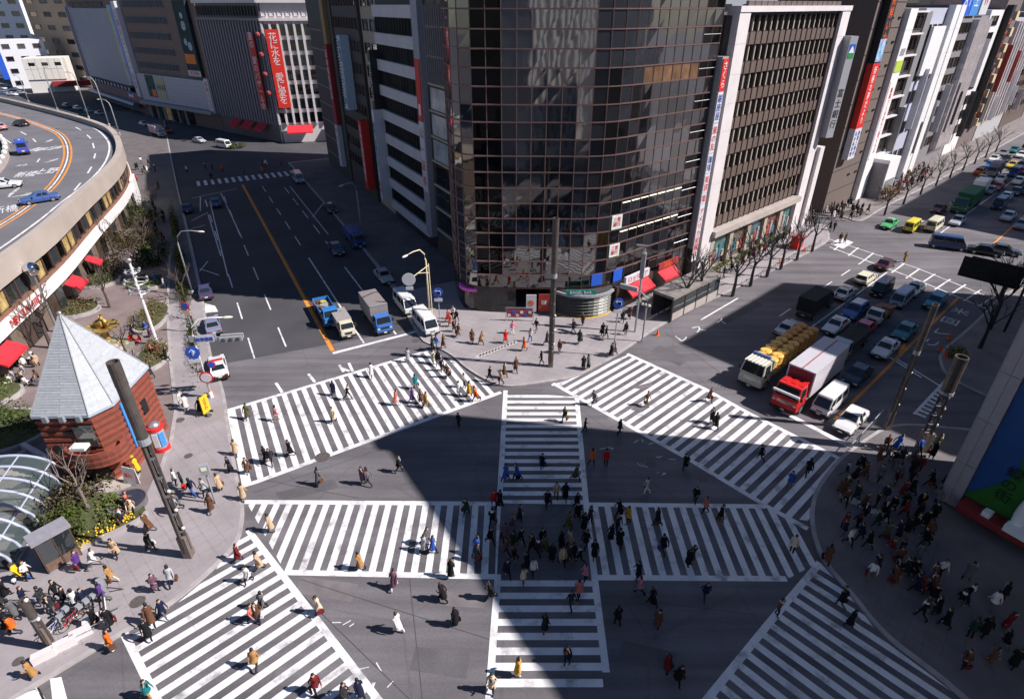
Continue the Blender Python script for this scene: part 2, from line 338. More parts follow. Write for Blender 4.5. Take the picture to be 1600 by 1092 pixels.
# upper left, upper right, lower left, lower right, the two halves of the band across, the two of the one towards the tower
crosswalk(Gp((360, 640), (400, 628), (669, 548), (705, 560), (735, 585), (783, 613), (400, 752), (383, 757)), (nL[0], nL[1]), [Gp((356, 641), (400, 628), (669, 548)), Gp((380, 759), (400, 753), (783, 613)), Gp((358, 641), (383, 758))])
crosswalk(Gp((982, 554), (1102, 608), (1169, 645), (1312, 717), (1285, 760), (1275, 815), (1228, 809), (1195, 789), (1079, 719), (870, 601)), (nR[0], nR[1]), [Gp((980, 553), (1102, 608), (1169, 645), (1313, 717)), Gp((864, 599), (1079, 719), (1195, 789), (1262, 826))])
crosswalk(Gp((385, 822), (403, 848), (590, 1092), (660, 1185), (280, 1160), (245, 1092), (195, 992), (270, 948), (335, 893)), (0.69, -0.72), [Gp((388, 828), (403, 848), (590, 1092), (660, 1185)), Gp((193, 987), (245, 1092), (290, 1180))])
crosswalk(Gp((1279, 881), (1287, 884), (1330, 934), (1381, 1000), (1458, 1057), (1510, 1098), (1400, 1180), (1060, 1150), (1105, 1092), (1200, 975)), (-0.74, -0.67), [Gp((1281, 879), (1200, 975), (1105, 1092), (1060, 1150))])
crosswalk(Gp((385, 784), (783, 787), (776, 900), (445, 893)), (1, 0), [Gp((378, 784), (783, 787)), Gp((444, 894), (777, 901))], phase=0.3)
crosswalk(Gp((917, 788), (1195, 791), (1236, 812), (1279, 878), (1235, 902), (929, 902)), (1, 0), [Gp((915, 788), (1195, 791)), Gp((928, 902), (1229, 904))], phase=0.55)
crosswalk(Gp((791, 613), (902, 620), (916, 788), (780, 786)), (0, 1), [Gp((790, 610), (780, 790)), Gp((901, 618), (916, 790), (929, 902), (947, 1050))])
crosswalk(Gp((777, 903), (929, 903), (943, 1076), (765, 1076)), (0, 1), [Gp((778, 897), (764, 1092))], phase=0.1)
rm = structure(place('road_markings', None))
# left street
def lmark(s0, s1, t, wd=0.16, m=PAINT, name='lane_line'): marking(name, [LS(s0, t), LS((s0 + s1) / 2, t), LS(s1, t)], rm, wd, m)
OT = toL(G(518, 548))[1]
lmark(57.3, 134, OT + 0.1, 0.42, YPAINT, 'centre_line'); lmark(57.3, 134, OT + 0.42, 0.10, mat('reddish_edge', (0.25, 0.08, 0.03)), 'centre_line_edge')
marking('stop_line', Gp((520, 552), (636, 522), (650, 518)), rm, 0.45)
for t0, s0 in ((toL(G(440, 525))[1], 60.6), (toL(G(392, 542))[1], 59.6)):
    k = 0
    while s0 + k * 10.2 < 128: lmark(s0 + k * 10.2, s0 + k * 10.2 + 5, t0); k += 1
tW1, tW2 = toL(G(568, 535))[1], toL(G(620, 524))[1]
lmark(57.4, 86, tW1, 0.2); lmark(57.6, 80, tW2, 0.2)
for k in range(5): lmark(92 + k * 8.6, 96.5 + k * 8.6, tW1); lmark(87 + k * 9, 92 + k * 9, tW2 + 0.1)
lmark(95, 128, tW2 + 1.2, 0.14); marking('lane_line', Gp((488, 340), (505, 318)), rm, 0.14)
for a, b in (((328, 315), (356, 432)), ((313, 308), (313, 330)), ((300, 345), (325, 332)), ((320, 352), (298, 358)), ((312, 420), (342, 430)), ((312, 424), (325, 408)), ((325, 335), (345, 400)), ((300, 310), (370, 295)), ((345, 302), (378, 372))): marking('lane_line', Gp(a, b), rm, 0.16)
marking('parking_box', Gp((320, 474), (336, 478), (341, 487), (321, 489)), rm, m=PAINT)
# ticks beside the upper left zebra
for a, b in (((431, 598), (441, 613)), ((482, 584), (492, 597)), ((545, 567), (551, 580)), ((530, 570), (537, 581)), ((533, 575), (546, 580)), ((862, 602), (892, 594))): marking('tick', Gp(a, b), rm, 0.28)
# right street
def rmark(s0, s1, t, wd=0.16, m=PAINT, name='lane_line'): marking(name, [RS(s0, t), RS((s0 + s1) / 2, t), RS(s1, t)], rm, wd, m)
tO = toR(G(1336, 624.6))[1]
rmark(50, 88, tO, 0.3, YPAINT, 'centre_line'); rmark(113, 260, tO - 2, 0.25, YPAINT, 'centre_line')
tl = toR(G(1297, 490))[1]
rmark(51, 90, tl, 0.18); rmark(113, 260, tl, 0.16)
rmark(51, 88, (tl + tO) / 2, 0.16)
for k in range(5): rmark(66 + k * 6, 69 + k * 6, tl - 3.8); rmark(114 + k * 10, 119 + k * 10, tl - 4)
marking('lane_line', Gp((1095, 500), (1153, 466)), rm, 0.2)
marking('stop_line', Gp((1222, 642), (1235, 649), (1305, 686), (1331, 699)), rm, 0.5)
# the little street's zebra and the ladder across the right street
for i in range(11):
    s = i / 10; a = G(1303 + s * 225, 391 + s * 88); b = G(1303 + 14 + s * 240, 391 - 12 + s * 82); marking('stripe', [a, b], rm, 0.22)
marking('lane_line', Gp((1296, 386), (1420, 432), (1540, 482)), rm, 0.22); marking('lane_line', Gp((1290, 372), (1430, 418), (1560, 470)), rm, 0.18)
for i in range(4): marking('stripe', Gp((1300 + i * 5, 382 + i * 2), (1316 + i * 5, 372 + i * 2)), rm, 0.5)
for i in range(10): marking('hatch_bar', Gp((1431 + i * 4.6, 645 - i * 5.2), (1447 + i * 4.2, 652 - i * 5.2)), rm, 0.42)
marking('lane_line', Gp((1428, 647), (1478, 594)), rm, 0.25); marking('lane_line', Gp((1400, 560), (1480, 610)), rm, 0.2); marking('lane_line', Gp((1370, 545), (1440, 590)), rm, 0.2)
marking('lane_line', Gp((1405, 553), (1414, 537)), rm, 0.3, YPAINT)
for ch, px in (('米', (1500, 487)), ('回', (1484, 502)), ('レ', (1470, 519)), ('リ', (1455, 536))): text(ch, 2.0, PAINT, rm, (*G(*px), 0.002), (0, 0, HR - R_(90) + math.pi * 0), name='road_lettering')
for ch, px in (('レ', (1066, 529)), ('ス', (1092, 515)), ('イ', (1128, 503))): text(ch, 1.7, PAINT, rm, (*G(*px), 0.002), (0, 0, R_(20)), name='road_lettering')
# far zebra on the left street, seen small and dim
for i in range(17): marking('stripe', [LS(137.2, 1 + i * 1.35), LS(141.6, 1 + i * 1.35)], rm, 0.6)
# bottom left road line and manholes
marking('lane_line', Gp((78, 1060), (96, 1057), (110, 1110), (84, 1110)), rm)
def manhole(px, r, m, par, z):
    b = MB(); x, y = G(*px); b.poly([(x + r * math.cos(2 * math.pi * i / 16), y + r * math.sin(2 * math.pi * i / 16)) for i in range(16)], z, 0); return b.obj('manhole_cover', m, par)
IRON = mat('manhole_iron', (0.10, 0.085, 0.08), rough=0.6, var=0.3, scale=8)
for px, r, par, z in (((504, 714), .62, ground, 0.021), ((650, 532), .45, ground, 0.021), ((700, 582), .35, ground, 0.022), ((1098, 748), .42, ground, 0.004), ((1018, 725), .42, ground, 0.004), ((216, 942), .45, paveP, 0.139), ((282, 658), .38, paveP, 0.139), ((326, 651), .32, paveP, 0.139), ((295, 714), .33, paveP, 0.139), ((30, 1035), .3, paveP, 0.139), ((1245, 585), .4, ground, 0.004), ((880, 537), .35, paveT, 0.139)): manhole(px, r, IRON, par, z)
PATCH = mat('asphalt_patch', (0.16, 0.145, 0.15), rough=0.9, var=0.2, scale=1)
marking('patch', Gp((985, 606), (1015, 598), (1020, 603), (1000, 608)), ground, m=PATCH, z=0.017); marking('patch', Gp((985, 640), (1003, 644), (1016, 636), (995, 632)), ground, m=A_, z=0.017)
for px in ((958, 699), (1000, 690), (1010, 725), (1035, 740), (1038, 715), (533, 975), (580, 1045), (600, 1072)):
    x, y = G(*px)
    for _ in range(3): b = random.uniform(-.7, .7); marking('chalk_mark', [(x + b, y + random.uniform(-.4, .4)), (x + b + random.uniform(-.6, .6), y + random.uniform(-.3, .3))], ground, 0.06, z=0.004)
# tactile paving bars
for (p0, p1, n, par) in (((748, 558), (806, 536), 13, paveT), ((1315, 775), (1385, 812), 9, paveN)):
    for i in range(n):
        f = i / (n - 1); x, y = G(p0[0] + (p1[0] - p0[0]) * f, p0[1] + (p1[1] - p0[1]) * f)
        MB().obox((x, y), AL, 0.35, 0.75, 0.13, 0.142).obj('tactile_tile', mat('tactile', (0.5, 0.47, 0.44), var=0.1), par)

# repairs and seams in the road
FIX = mat('repair_asphalt', (0.105, 0.098, 0.106), rough=0.9, var=0.2, scale=0.4, fine=0.25, fscale=8)
for q, m in (((( 470, 900), (560, 912), (548, 940), (462, 926)), PATCH), (((650, 1010), (735, 1020), (728, 1060), (640, 1046)), FIX), (((430, 770), (520, 748), (530, 762), (440, 782)), FIX), (((960, 640), (1010, 668), (1000, 680), (948, 655)), PATCH), (((1030, 540), (1080, 560), (1062, 572), (1015, 550)), FIX), (((1120, 500), (1180, 470), (1192, 476), (1132, 508)), FIX), (((700, 925), (760, 928), (757, 950), (695, 946)), PATCH), (((975, 1000), (1060, 1020), (1050, 1050), (965, 1030)), FIX)): marking('patch', Gp(*q), ground, m=m, z=0.004)
SEAM = mat('seam_tar', (0.075, 0.07, 0.075), rough=.6, var=.2)
for a, b in (((455, 912), (640, 1092)), ((640, 905), (660, 1092)), ((395, 770), (600, 700)), ((940, 930), (1180, 960)), ((930, 700), (1060, 780)), ((1000, 560), (1120, 520)), ((390, 745), (560, 778)), ((1040, 520), (1150, 600)), ((470, 905), (770, 1000))): marking('seam', Gp(a, b), ground, 0.05, SEAM, z=0.0075)
# ---------------------------------------------------------------- buildings
def bld(name, label, org, rz, w, d, h, m, inset=0.3, cat='building', z0=0.0, group=None):
    """a building whose local x runs along its street front, y goes in, z up"""
    r = thing(name, label, cat, org, rz, group)
    MB().box(0, w, inset, d, z0, h).obj('wall', m, r)
    return r
def win_mesh(w, h, gm, fm, fr=0.06, dep=0.14, mid=0, blinds=0):
    b = MB()
    b.add([(0, dep, 0), (w, dep, 0), (w, dep, h), (0, dep, h)], [(0, 1, 2, 3)], 0)
    for x0, x1, z0, z1 in ((0, fr, 0, h), (w - fr, w, 0, h), (fr, w - fr, 0, fr), (fr, w - fr, h - fr, h)): b.box(x0, x1, 0.02, dep + 0.01, z0, z1, 1)
    for i in range(mid): x = w * (i + 1) / (mid + 1); b.box(x - fr / 3, x + fr / 3, 0.04, dep + 0.01, fr, h - fr, 1)
    for i in range(blinds):
        x = w * (i + 0.5 + random.uniform(-.2, .2)) / blinds; b.box(x - w * .07, x + w * .07, dep - 0.03, dep - 0.015, fr, h - fr, 2)
    return b.mesh('window', [gm, fm, mat('blind', (0.42, 0.41, 0.36), rough=.6, var=.1)])
def grid(root, me, xs, zs, y=0.15, name='window', skip=0.0):
    for z in zs:
        for x in xs:
            if skip and random.random() < skip: continue
            place(name, me, root, (x, y, z))
def boxes(root, name, m, xs, x1, zs, z1, y0, y1):
    me = MB().box(0, x1, y0, y1, 0, z1).mesh(name, m)
    for z in zs:
        for x in xs: place(name, me, root, (x, 0, z))
def board(root, x, z0, z1, w, m, body=None, tm=None, size=None, y=-0.5, dep=0.4, vert=True, name='sign_board', sx=1.0, space=1.0, dx=0.0, side=False, rz=0.0):
    """a sign board with its lettering; side=True hangs it edge-on so that it is read along the street"""
    o = MB().box(-w / 2, w / 2, 0, dep, z0, z1).obj(name, m, root, (x, y, 0), rz)
    if body:
        n = len(body) if vert else 1
        s = size or min(w * 0.85, (z1 - z0) / n * 0.9)
        c = text(body, s, tm, o, (dx, -0.02, (z0 + z1) / 2), vert=vert, sx=sx, space=space)
    return o
FRB = mat('bronze_frame', (0.12, 0.075, 0.065), rough=0.45, var=0.1, metal=0.3)
BRONZE = mat('bronze_cladding', (0.135, 0.10, 0.085), rough=0.5, var=0.12, scale=1.0, rnd=0.08)
WSTONE = mat('white_stone', (0.68, 0.63, 0.63), rough=0.6, var=0.06, scale=0.6, fine=0.05)
DSTONE = mat('dark_stone', (0.055, 0.05, 0.048), rough=0.7, var=0.2, rnd=0.05)
GSTONE = mat('grey_stone', (0.22, 0.21, 0.22), rough=0.7, var=0.12)
BEIGE = mat('beige_stone', (0.42, 0.34, 0.27), rough=0.8, var=0.12)
ROOF = mat('roof_grey', (0.25, 0.25, 0.26), rough=0.9, var=0.15)
SPANW = mat('white_spandrel', (0.55, 0.53, 0.56), rough=0.45, var=0.06, rnd=0.05)
REDT = mat('red_letter', (0.60, 0.03, 0.03), rough=0.5, var=0); WHT = mat('white_letter', (0.8, 0.8, 0.8), rough=0.5, var=0); BLKT = mat('black_letter', (0.01, 0.01, 0.01), rough=0.5, var=0); BLUT = mat('blue_letter', (0.02, 0.07, 0.35), rough=0.5, var=0); ORT = mat('orange_letter', (0.85, 0.13, 0.02), rough=0.5, var=0)
BOARDW = mat('sign_white', (0.62, 0.62, 0.66), rough=0.4, var=0.05)

# --- the mirror-glass tower on the corner
tower = thing('glass_tower', 'dark mirror glass office tower with rounded corners facing the crossing', 'building', (4, 70))
def curve(pts, n=3):
    return smooth(pts, n)
E0 = RS(66.8, -38.6)
raw = [LS(67, 27.4), (-6.9, 68.2), (-6.2, 65.6), (-4.6, 64.2), (-2.5, 63.7), (1.0, 63.6), (4.5, 63.6), (8.6, 63.4), (11.3, 64.4), (13.5, 66.2), E0]
fine_ = smooth(raw, 3)
cum = [0.0]
for a, b in zip(fine_, fine_[1:]): cum.append(cum[-1] + math.hypot(b[0] - a[0], b[1] - a[1]))
def at(u):
    for i in range(len(cum) - 1):
        if cum[i + 1] >= u: f = (u - cum[i]) / (cum[i + 1] - cum[i]); return (fine_[i][0] + (fine_[i + 1][0] - fine_[i][0]) * f, fine_[i][1] + (fine_[i + 1][1] - fine_[i][1]) * f)
    return fine_[-1]
NC = 26; cols = [at(cum[-1] * i / NC) for i in range(NC + 1)]
zt = [3.3] + [3.3 + 1.67 * k for k in range(1, 18)] + [33.4]
rel = lambda p: (p[0] - 4, p[1] - 70)
inner = [rel((p[0] + (4 - p[0]) * 0.06, p[1] + (76 - p[1]) * 0.06)) for p in cols]
MB().prism(inner + [rel(RS(66.8, -56)), rel(LS(67, 45))], 3.2, 46.0).obj('core_wall', BLACK, tower)
TR = mat('tower_transom', (0.20, 0.12, 0.11), rough=0.4, metal=0.35, var=0.08)
for z in zt + [3.3]: MB().strip([rel(p) for p in cols], 0.16, z - 0.06, z1=z + 0.06).obj('transom', TR, tower)
for p in cols: MB().box(-.045, .045, -.06, .06, 3.3, 33.4).obj('mullion', TR, tower, (*rel(p), 0))
MB().strip([rel(p) for p in cols], 0.35, 33.4, z1=34.4).obj('parapet', DARK, tower)
def pane_obj(i, k, m, mb=None, nudge=0.0):
    a, b = rel(cols[i]), rel(cols[i + 1]); z0, z1 = zt[k] + 0.07, zt[k + 1] - 0.07
    j = [random.uniform(-.012, .012) for _ in range(4)]
    d = Vector((b[0] - a[0], b[1] - a[1])).normalized(); nx, ny = d.y, -d.x
    q = [(a[0] + d.x * .04 + nx * j[0], a[1] + d.y * .04 + ny * j[0], z0), (b[0] - d.x * .04 + nx * j[1], b[1] - d.y * .04 + ny * j[1], z0), (b[0] - d.x * .04 + nx * j[2], b[1] - d.y * .04 + ny * j[2], z1), (a[0] + d.x * .04 + nx * j[3], a[1] + d.y * .04 + ny * j[3], z1)]
    mb = mb or MB(); mb.add(q, [(0, 1, 2, 3)]); return mb
lo_ = MB(); nparts = 0
RC = min(range(NC), key=lambda i: abs((cols[i][0] + cols[i + 1][0]) / 2 + 3.0))
PANE_D = glass_mat('recess_shade', (0.004, 0.005, 0.006), rnd=0.3, wob=0.0, ior=1.25)  # flat near-black panes paint the shade inside open recesses and balconies
BROWNP = mat('curtain_brown', (0.16, 0.085, 0.045), rough=0.4, var=0.3, scale=1.2, rnd=0.3)
for k in range(len(zt) - 1):
    for i in range(NC):
        recess = i in (RC, RC + 1) and k > 0 or (i >= NC - 2 and k % 2 == 1)
        if nparts < 296 and i >= RC - 1 or recess:
            gm = PANE_D if recess else (BROWNP if (k == 13 and NC - 8 <= i < NC - 2) else GLASSB)
            pane_obj(i, k, gm).obj('pane', gm, tower); nparts += 1
        else: pane_obj(i, k, GLASSB, lo_)
for k in range(7): # storeys above the picture, up to the real roof
    for i in range(NC):
        a, b = rel(cols[i]), rel(cols[i + 1]); z0, z1 = 34.5 + 1.67 * k, 36.1 + 1.67 * k
        j = [random.uniform(-.012, .012) for _ in range(4)]; d = Vector((b[0] - a[0], b[1] - a[1])).normalized()
        lo_.add([(a[0] + d.y * j[0], a[1] - d.x * j[0], z0), (b[0] + d.y * j[1], b[1] - d.x * j[1], z0), (b[0] + d.y * j[2], b[1] - d.x * j[2], z1), (a[0] + d.y * j[3], a[1] - d.x * j[3], z1)], [(0, 1, 2, 3)])
stuff(lo_.obj('pane_field', GLASSB, tower))
# lit tubes behind the second and third floor of the right face, balcony rails at its end
for k in (3, 5):
    for i in range(NC - 9, NC - 2):
        a, b = rel(cols[i]), rel(cols[i + 1]); d = Vector((b[0] - a[0], b[1] - a[1])).normalized()
        MB().path([(a[0] + d.x * .15 + d.y * .06, a[1] + d.y * .15 - d.x * .06, zt[k + 1] - 0.38), (b[0] - d.x * .15 + d.y * .06, b[1] - d.y * .15 - d.x * .06, zt[k + 1] - 0.38)], 0.05, 5).obj('light_tube', TUBE, tower)
for k in range(1, 17, 2):
    a, b = rel(cols[NC - 2]), rel(cols[NC]); MB().path([(a[0], a[1] - .1, zt[k] + .9), (b[0], b[1] - .1, zt[k] + .9)], 0.04, 4).obj('balcony_rail', STEEL, tower)
for k in range(1, 17):
    a, b = rel(cols[RC]), rel(cols[RC + 1]); MB().box(0, 2.2, -0.5, 0.1, 0, 0.12).obj('balcony_slab', TR, tower, (a[0], a[1], zt[k] - .05))
# street level: dark entrance, the round shop with its shutter, posters, awnings
gl = [rel(p) for p in cols]
MB().prism(gl[13:17] + [(gl[16][0], gl[16][1] + 3), (gl[13][0], gl[13][1] + 3)], 0, 3.2).obj('entrance_recess', BLACK, tower)
MB().prism(gl[:10] + [(gl[9][0], gl[9][1] + 4), (gl[0][0] + 4, gl[0][1] + 4)], 0, 3.2).obj('corner_shop_wall', mat('shop_glass_dark', (0.03, 0.03, 0.032), rough=0.15, var=0.4), tower)
sc_ = rel((8.4, 66.3)); rr = 4.1
SHUT = mat('shutter_grey', (0.11, 0.11, 0.10), rough=0.45, metal=0.3, var=0.2, scale=2)
for j in range(12):
    MB().path([(sc_[0] + (rr + .06 * (j % 2)) * math.cos(R_(a)), sc_[1] + (rr + .06 * (j % 2)) * math.sin(R_(a)), 0.32 + j * 0.2) for a in range(205, 331, 9)], 0.1, 4).obj('shutter_slat', SHUT, tower)
MB().prism([(sc_[0] + (rr - .12) * math.cos(R_(a)), sc_[1] + (rr - .12) * math.sin(R_(a))) for a in range(200, 341, 10)], 0, 3.2).obj('round_shop_wall', DSTONE, tower)
MB().strip([(sc_[0] + (rr + .1) * math.cos(R_(a)), sc_[1] + (rr + .1) * math.sin(R_(a))) for a in range(215, 331, 8)], 0.12, 0.02, z1=0.2).obj('yellow_base', YELLOW, tower)
MB().strip([(sc_[0] + (rr + .1) * math.cos(R_(a)), sc_[1] + (rr + .1) * math.sin(R_(a))) for a in range(200, 336, 8)], 0.3, 2.75, z1=3.05).obj('fascia', GREYM, tower)
def facing(i): a, b = gl[i], gl[i + 1]; return math.atan2(b[1] - a[1], b[0] - a[0])
def tpanel(i, f, w, z0, z1, m, name, body=None, tm=None, size=0.5, vert=False, off=0.12):
    a, b = gl[i], gl[i + 1]; r = facing(i); x = a[0] + (b[0] - a[0]) * f + math.sin(r) * off; y = a[1] + (b[1] - a[1]) * f - math.cos(r) * off
    o = MB().box(-w / 2, w / 2, -.05, .05, z0, z1).obj(name, m, tower, (x, y, 0), r)
    if body: text(body, size, tm, o, (0, -.07, (z0 + z1) / 2), vert=vert)
    return o
tpanel(17, .2, 1.5, 3.5, 5.0, BLUE, 'blue_panel'); tpanel(15, .2, 1.4, 3.6, 5.0, BLUE, 'blue_panel')
PALE = mat('pale_green_sign', (0.62, 0.70, 0.66), rough=0.4, var=0.05)
tpanel(16, .6, 1.5, 6.8, 8.3, PALE, 'sign_board', '三菱\n銀行', REDT, 0.55); tpanel(16, .6, 1.5, 10.1, 11.7, PALE, 'sign_board', '三菱\n銀行', REDT, 0.55)
tpanel(13, .9, 3.4, 3.0, 3.7, mat('teal_sign', (0.02, 0.22, 0.20), var=0.1), 'sign_board', 'BAGEL BAR', WHT, 0.5, off=1.2)
tpanel(10, .2, 1.2, 0.4, 2.6, BOARDW, 'poster', '春', ORT, 0.8, off=.3); tpanel(11, .2, 1.3, 0.4, 2.7, mat('poster_red', (0.35, 0.04, 0.02), var=0.3), 'poster', '味', WHT, 0.7, off=.3)
MB().lathe([(1.75, 2.55), (1.8, 2.6), (1.8, 2.95), (1.7, 3.0)], 20, c=rel((-4.6, 65.9))).obj('pink_band', mat('pink', (0.75, 0.12, 0.55), var=0.05), tower)
MB().lathe([(1.5, 0.0), (1.5, 2.55)], 16, c=rel((-4.6, 65.9))).obj('round_kiosk_glass', GLASSC, tower)
def awning(par, p, r, w, z, out, drop, m, name='awning', val=None):
    o = MB().add([(0, 0, z), (w, 0, z), (w, -out, z - drop), (0, -out, z - drop), (0, 0, z - .06), (w, 0, z - .06), (w, -out, z - drop - .25), (0, -out, z - drop - .25)], [(3, 2, 1, 0), (2, 3, 7, 6), (0, 4, 7, 3), (1, 2, 6, 5), (4, 5, 6, 7)]).obj(name, m, par, (*p, 0), r)
    return o
r_ = HR
pA = rel(RS(53.5, -38.5)); awning(tower, pA, r_, 4.6, 3.3, 1.5, 1.0, AWN)
sb = MB().box(0, 4.6, -.35, -.05, 3.35, 4.3).obj('sign_board', BOARDW, tower, (*pA, 0), r_); text('ロッテリア', 0.78, REDT, sb, (2.3, -.37, 3.83))
pB = rel(RS(60.2, -38.5)); awning(tower, pB, r_, 3.6, 3.2, 1.4, .9, AWN)
sb = MB().box(0, 4.2, -.3, -.05, 3.25, 4.1).obj('sign_board', mat('deep_red_sign', (0.30, 0.03, 0.03), var=0.1), tower, (*pB, 0), r_); text('銀座亭', 0.7, ORT, sb, (2.1, -.32, 3.65))
MB().box(0, 14, .3, 4, 0, 3.2).obj('shop_front', mat('shop_dim', (0.06, 0.04, 0.03), rough=0.3, var=0.5, scale=1), tower, (*rel(RS(52.6, -38.4)), 0), r_)
# the sign column at the tower's right end
cA = MB().box(0, 1.3, -.4, .8, 4.5, 27).obj('sign_column', GREYM, tower, (*rel(RS(66.9, -38.3)), 0), r_)
zz = 26.8
for body, tm, bm in (('さくら', WHT, RED), ('銀座屋', BLUT, BOARDW), ('旅の友', REDT, BOARDW), ('珈琲', BLUT, BOARDW), ('美容', REDT, BOARDW), ('薬', REDT, BOARDW), ('アメリカ屋靴店', REDT, BOARDW)):
    hh = 1.05 * len(body) + .3; p = MB().box(.1, 1.2, -.5, -.4, zz - hh + .1, zz).obj('sign_panel', bm, tower, (*rel(RS(66.9, -38.3)), 0), r_); text(body, 0.95, tm, p, (.65, -.52, zz - hh / 2), vert=True); zz -= hh

# --- the bronze building with white pilasters
bz = bld('bronze_office_block', 'bronze office block between two white pilasters, with vertical fins and hedge', 'building' and RS(68.6, -38.0), HR, 30.2, 18, 31.0, BRONZE, inset=0.5)
def pil(x0, x1, zb=0):
    for k in range(10): MB().box(x0, x1, -.35, 1.2, zb + k * 3.13 + .01, zb + (k + 1) * 3.13 - .01).obj('pilaster_stone', WSTONE, bz)
pil(0, 2.4); pil(27.6, 30.2)
MB().box(-.1, 30.3, -.45, 1.5, 31.3, 31.9).obj('parapet', WSTONE, bz); MB().box(2.4, 27.6, -.1, 1, 31.0, 31.3).obj('dark_groove', BLACK, bz)
nb = 17; bw = 25.2 / nb; fl = [6.3 + k * 3.1 for k in range(8)]
wm = win_mesh(bw - .16, 1.75, GLASSC, FRB, 0.05, 0.16, 0, 1)
for k in range(8): grid(bz, wm, [2.48 + i * bw for i in range(nb)], [fl[k] + 1.35], y=0.24, skip=0)
boxes(bz, 'spandrel', BRONZE, [2.48 + i * bw for i in range(nb)], bw - .14, [f for f in fl] + [fl[-1] + 3.1 - .0], 1.3, 0.16, 0.5)
boxes(bz, 'fin', FRB, [2.4 + i * bw - .06 for i in range(nb + 1)], .10, [6.1], 24.9, .06, .4)
MB().box(2.3, 27.7, -.9, .5, 5.2, 6.0).obj('ledge', CONC, bz)
dw = [mat('display_' + str(i), c, rough=0.25, var=0.5, scale=1.2) for i, c in enumerate(((0.07, 0.16, 0.15), (0.16, 0.12, 0.09), (0.06, 0.12, 0.14), (0.18, 0.06, 0.05)))]
for i in range(5):
    x = 3.0 + i * 5; MB().box(x, x + .9, -.12, .5, 0, 5.2).obj('shop_pier', BEIGE, bz)
    MB().box(x + 1.1, x + 4.8, .3, .52, 1.0, 4.6).obj('display_window', dw[i % 4], bz)
    for q in range(4): MB().box(x + 1.3 + q * .85, x + 1.9 + q * .85, .16, .3, 1.2, 2.2 + .5 * ((q + i) % 3)).obj('display_poster', [mat('dull_red', (0.35, 0.05, 0.05), var=0.2), GREYM, mat('dull_teal', (0.05, 0.16, 0.2), var=.2), BEIGE][(q + i) % 4], bz)
# bank sign standing off the far pilaster
sg = MB().box(0, 1.5, -1.6, -.2, 14.6, 28.2).obj('bank_sign', mat('bank_grey', (0.33, 0.33, 0.36), rough=0.45, var=0.06), bz, (30.0, 0, 0), R_(-18))
text('富士銀行', 1.25, BLKT, sg, (.75, -1.62, 18.6), vert=True, space=1.15)
MB().box(.15, 1.35, -1.63, -1.6, 26.2, 27.2).obj('emblem_sky', BLUE, sg); MB().box(.15, 1.35, -1.635, -1.6, 25.4, 26.2).obj('emblem_field', GREEN, sg)
MB().add([(.2, -1.65, 26.1), (1.3, -1.65, 26.1), (.85, -1.65, 26.9), (.65, -1.65, 26.9)], [(0, 1, 2, 3)]).obj('emblem_peak', WHT, sg)
MB().box(.2, 1.7, -.3, 1.0, 0, 13).obj('side_pylon', WSTONE, bz, (30.2, -.6, 0))

# --- further along the right street, one after another
def plain(name, label, s0, s1, h, m, t=-38.0, d=16, rows=8, colsn=3, wfrac=0.7, hfrac=0.55, gm=None, fm=None, z0=4.0, mid=0, x0=0.3, x1=0.3, frame='R', blinds=0):
    r = bld(name, label, RS(s0, t), HR, s1 - s0, d, h, m) if frame == 'R' else bld(name, label, LS(s1, t), HL + math.pi, s1 - s0, d, h, m)
    w = (s1 - s0) - x0 - x1; ch = (h - z0 - .6) / rows if rows else 0
    if rows:
        me = win_mesh(w / colsn * wfrac, ch * hfrac, gm or GLASS, fm or FRB, 0.07, 0.15, mid, blinds)
        grid(r, me, [x0 + w / colsn * (i + (1 - wfrac) / 2) for i in range(colsn)], [z0 + ch * (k + .25) for k in range(rows)], y=0.14)
    return r
b12 = plain('dark_stone_building', 'dark stone building carrying a red and white film banner', 110.0, 122.4, 36, mat('brown_stone', (0.15, 0.115, 0.10), rough=0.7, var=0.12), rows=0)
for k in range(1, 10): MB().box(0, 12.4, .22, .3, 3.6 * k, 3.6 * k + .08).obj('joint', DSTONE, b12)
for k in range(9):
    for x in (7.2, 10.4): place('window', win_mesh(.9, .35, GLASS, BLACK), b12, (x, .14, 5.5 + 3.5 * k))
board(b12, 3.0, 24, 36, 2.6, BLACK, '新鮮いか', ORT, 1.7, y=-.9, dep=1.0); board(b12, 3.0, 14.2, 24, 2.8, RED, '新春の夢だより', WHT, 1.25, y=-.9, dep=1.0)
bb = board(b12, 3.0, 9.2, 14.2, 2.8, BOARDW, '絶賛上映中', BLUT, .82, y=-.9, dep=1.0, dx=.6); text('丸の内東映', .82, BLUT, bb, (-.65, -.02, 11.7), vert=True)
MB().box(1.7, 4.3, -.92, -.88, 24.2, 27.4).obj('figure_print', mat('print_blue', (0.25, 0.40, 0.62), var=0.7, scale=1.0), b12)
b13 = plain('white_sign_building', 'slim white fronted building with red vertical lettering and dark ribbon windows', 122.6, 133.2, 31.5, DSTONE, rows=8, colsn=3, wfrac=.94, hfrac=.62, x0=4.3, x1=.2, gm=GLASSC)
for k in range(9): MB().box(4.1, 10.6, -.4, .3, 4.0 + 3.36 * k, 4.25 + 3.36 * k).obj('balcony_edge', WSTONE, b13)
for k in range(10): MB().box(0, 3.6, -.6, .6, k * 3.15 + .01, k * 3.15 + 3.13).obj('white_panel', WHITE, b13)
lb = MB().box(.3, 3.3, -.68, -.6, 7.5, 20.6).obj('sign_board', WHITE, b13); text('眼鏡つくるなら三愛くらぶ', 1.0, REDT, lb, (1.8, -.7, 14.0), vert=True, space=.92)
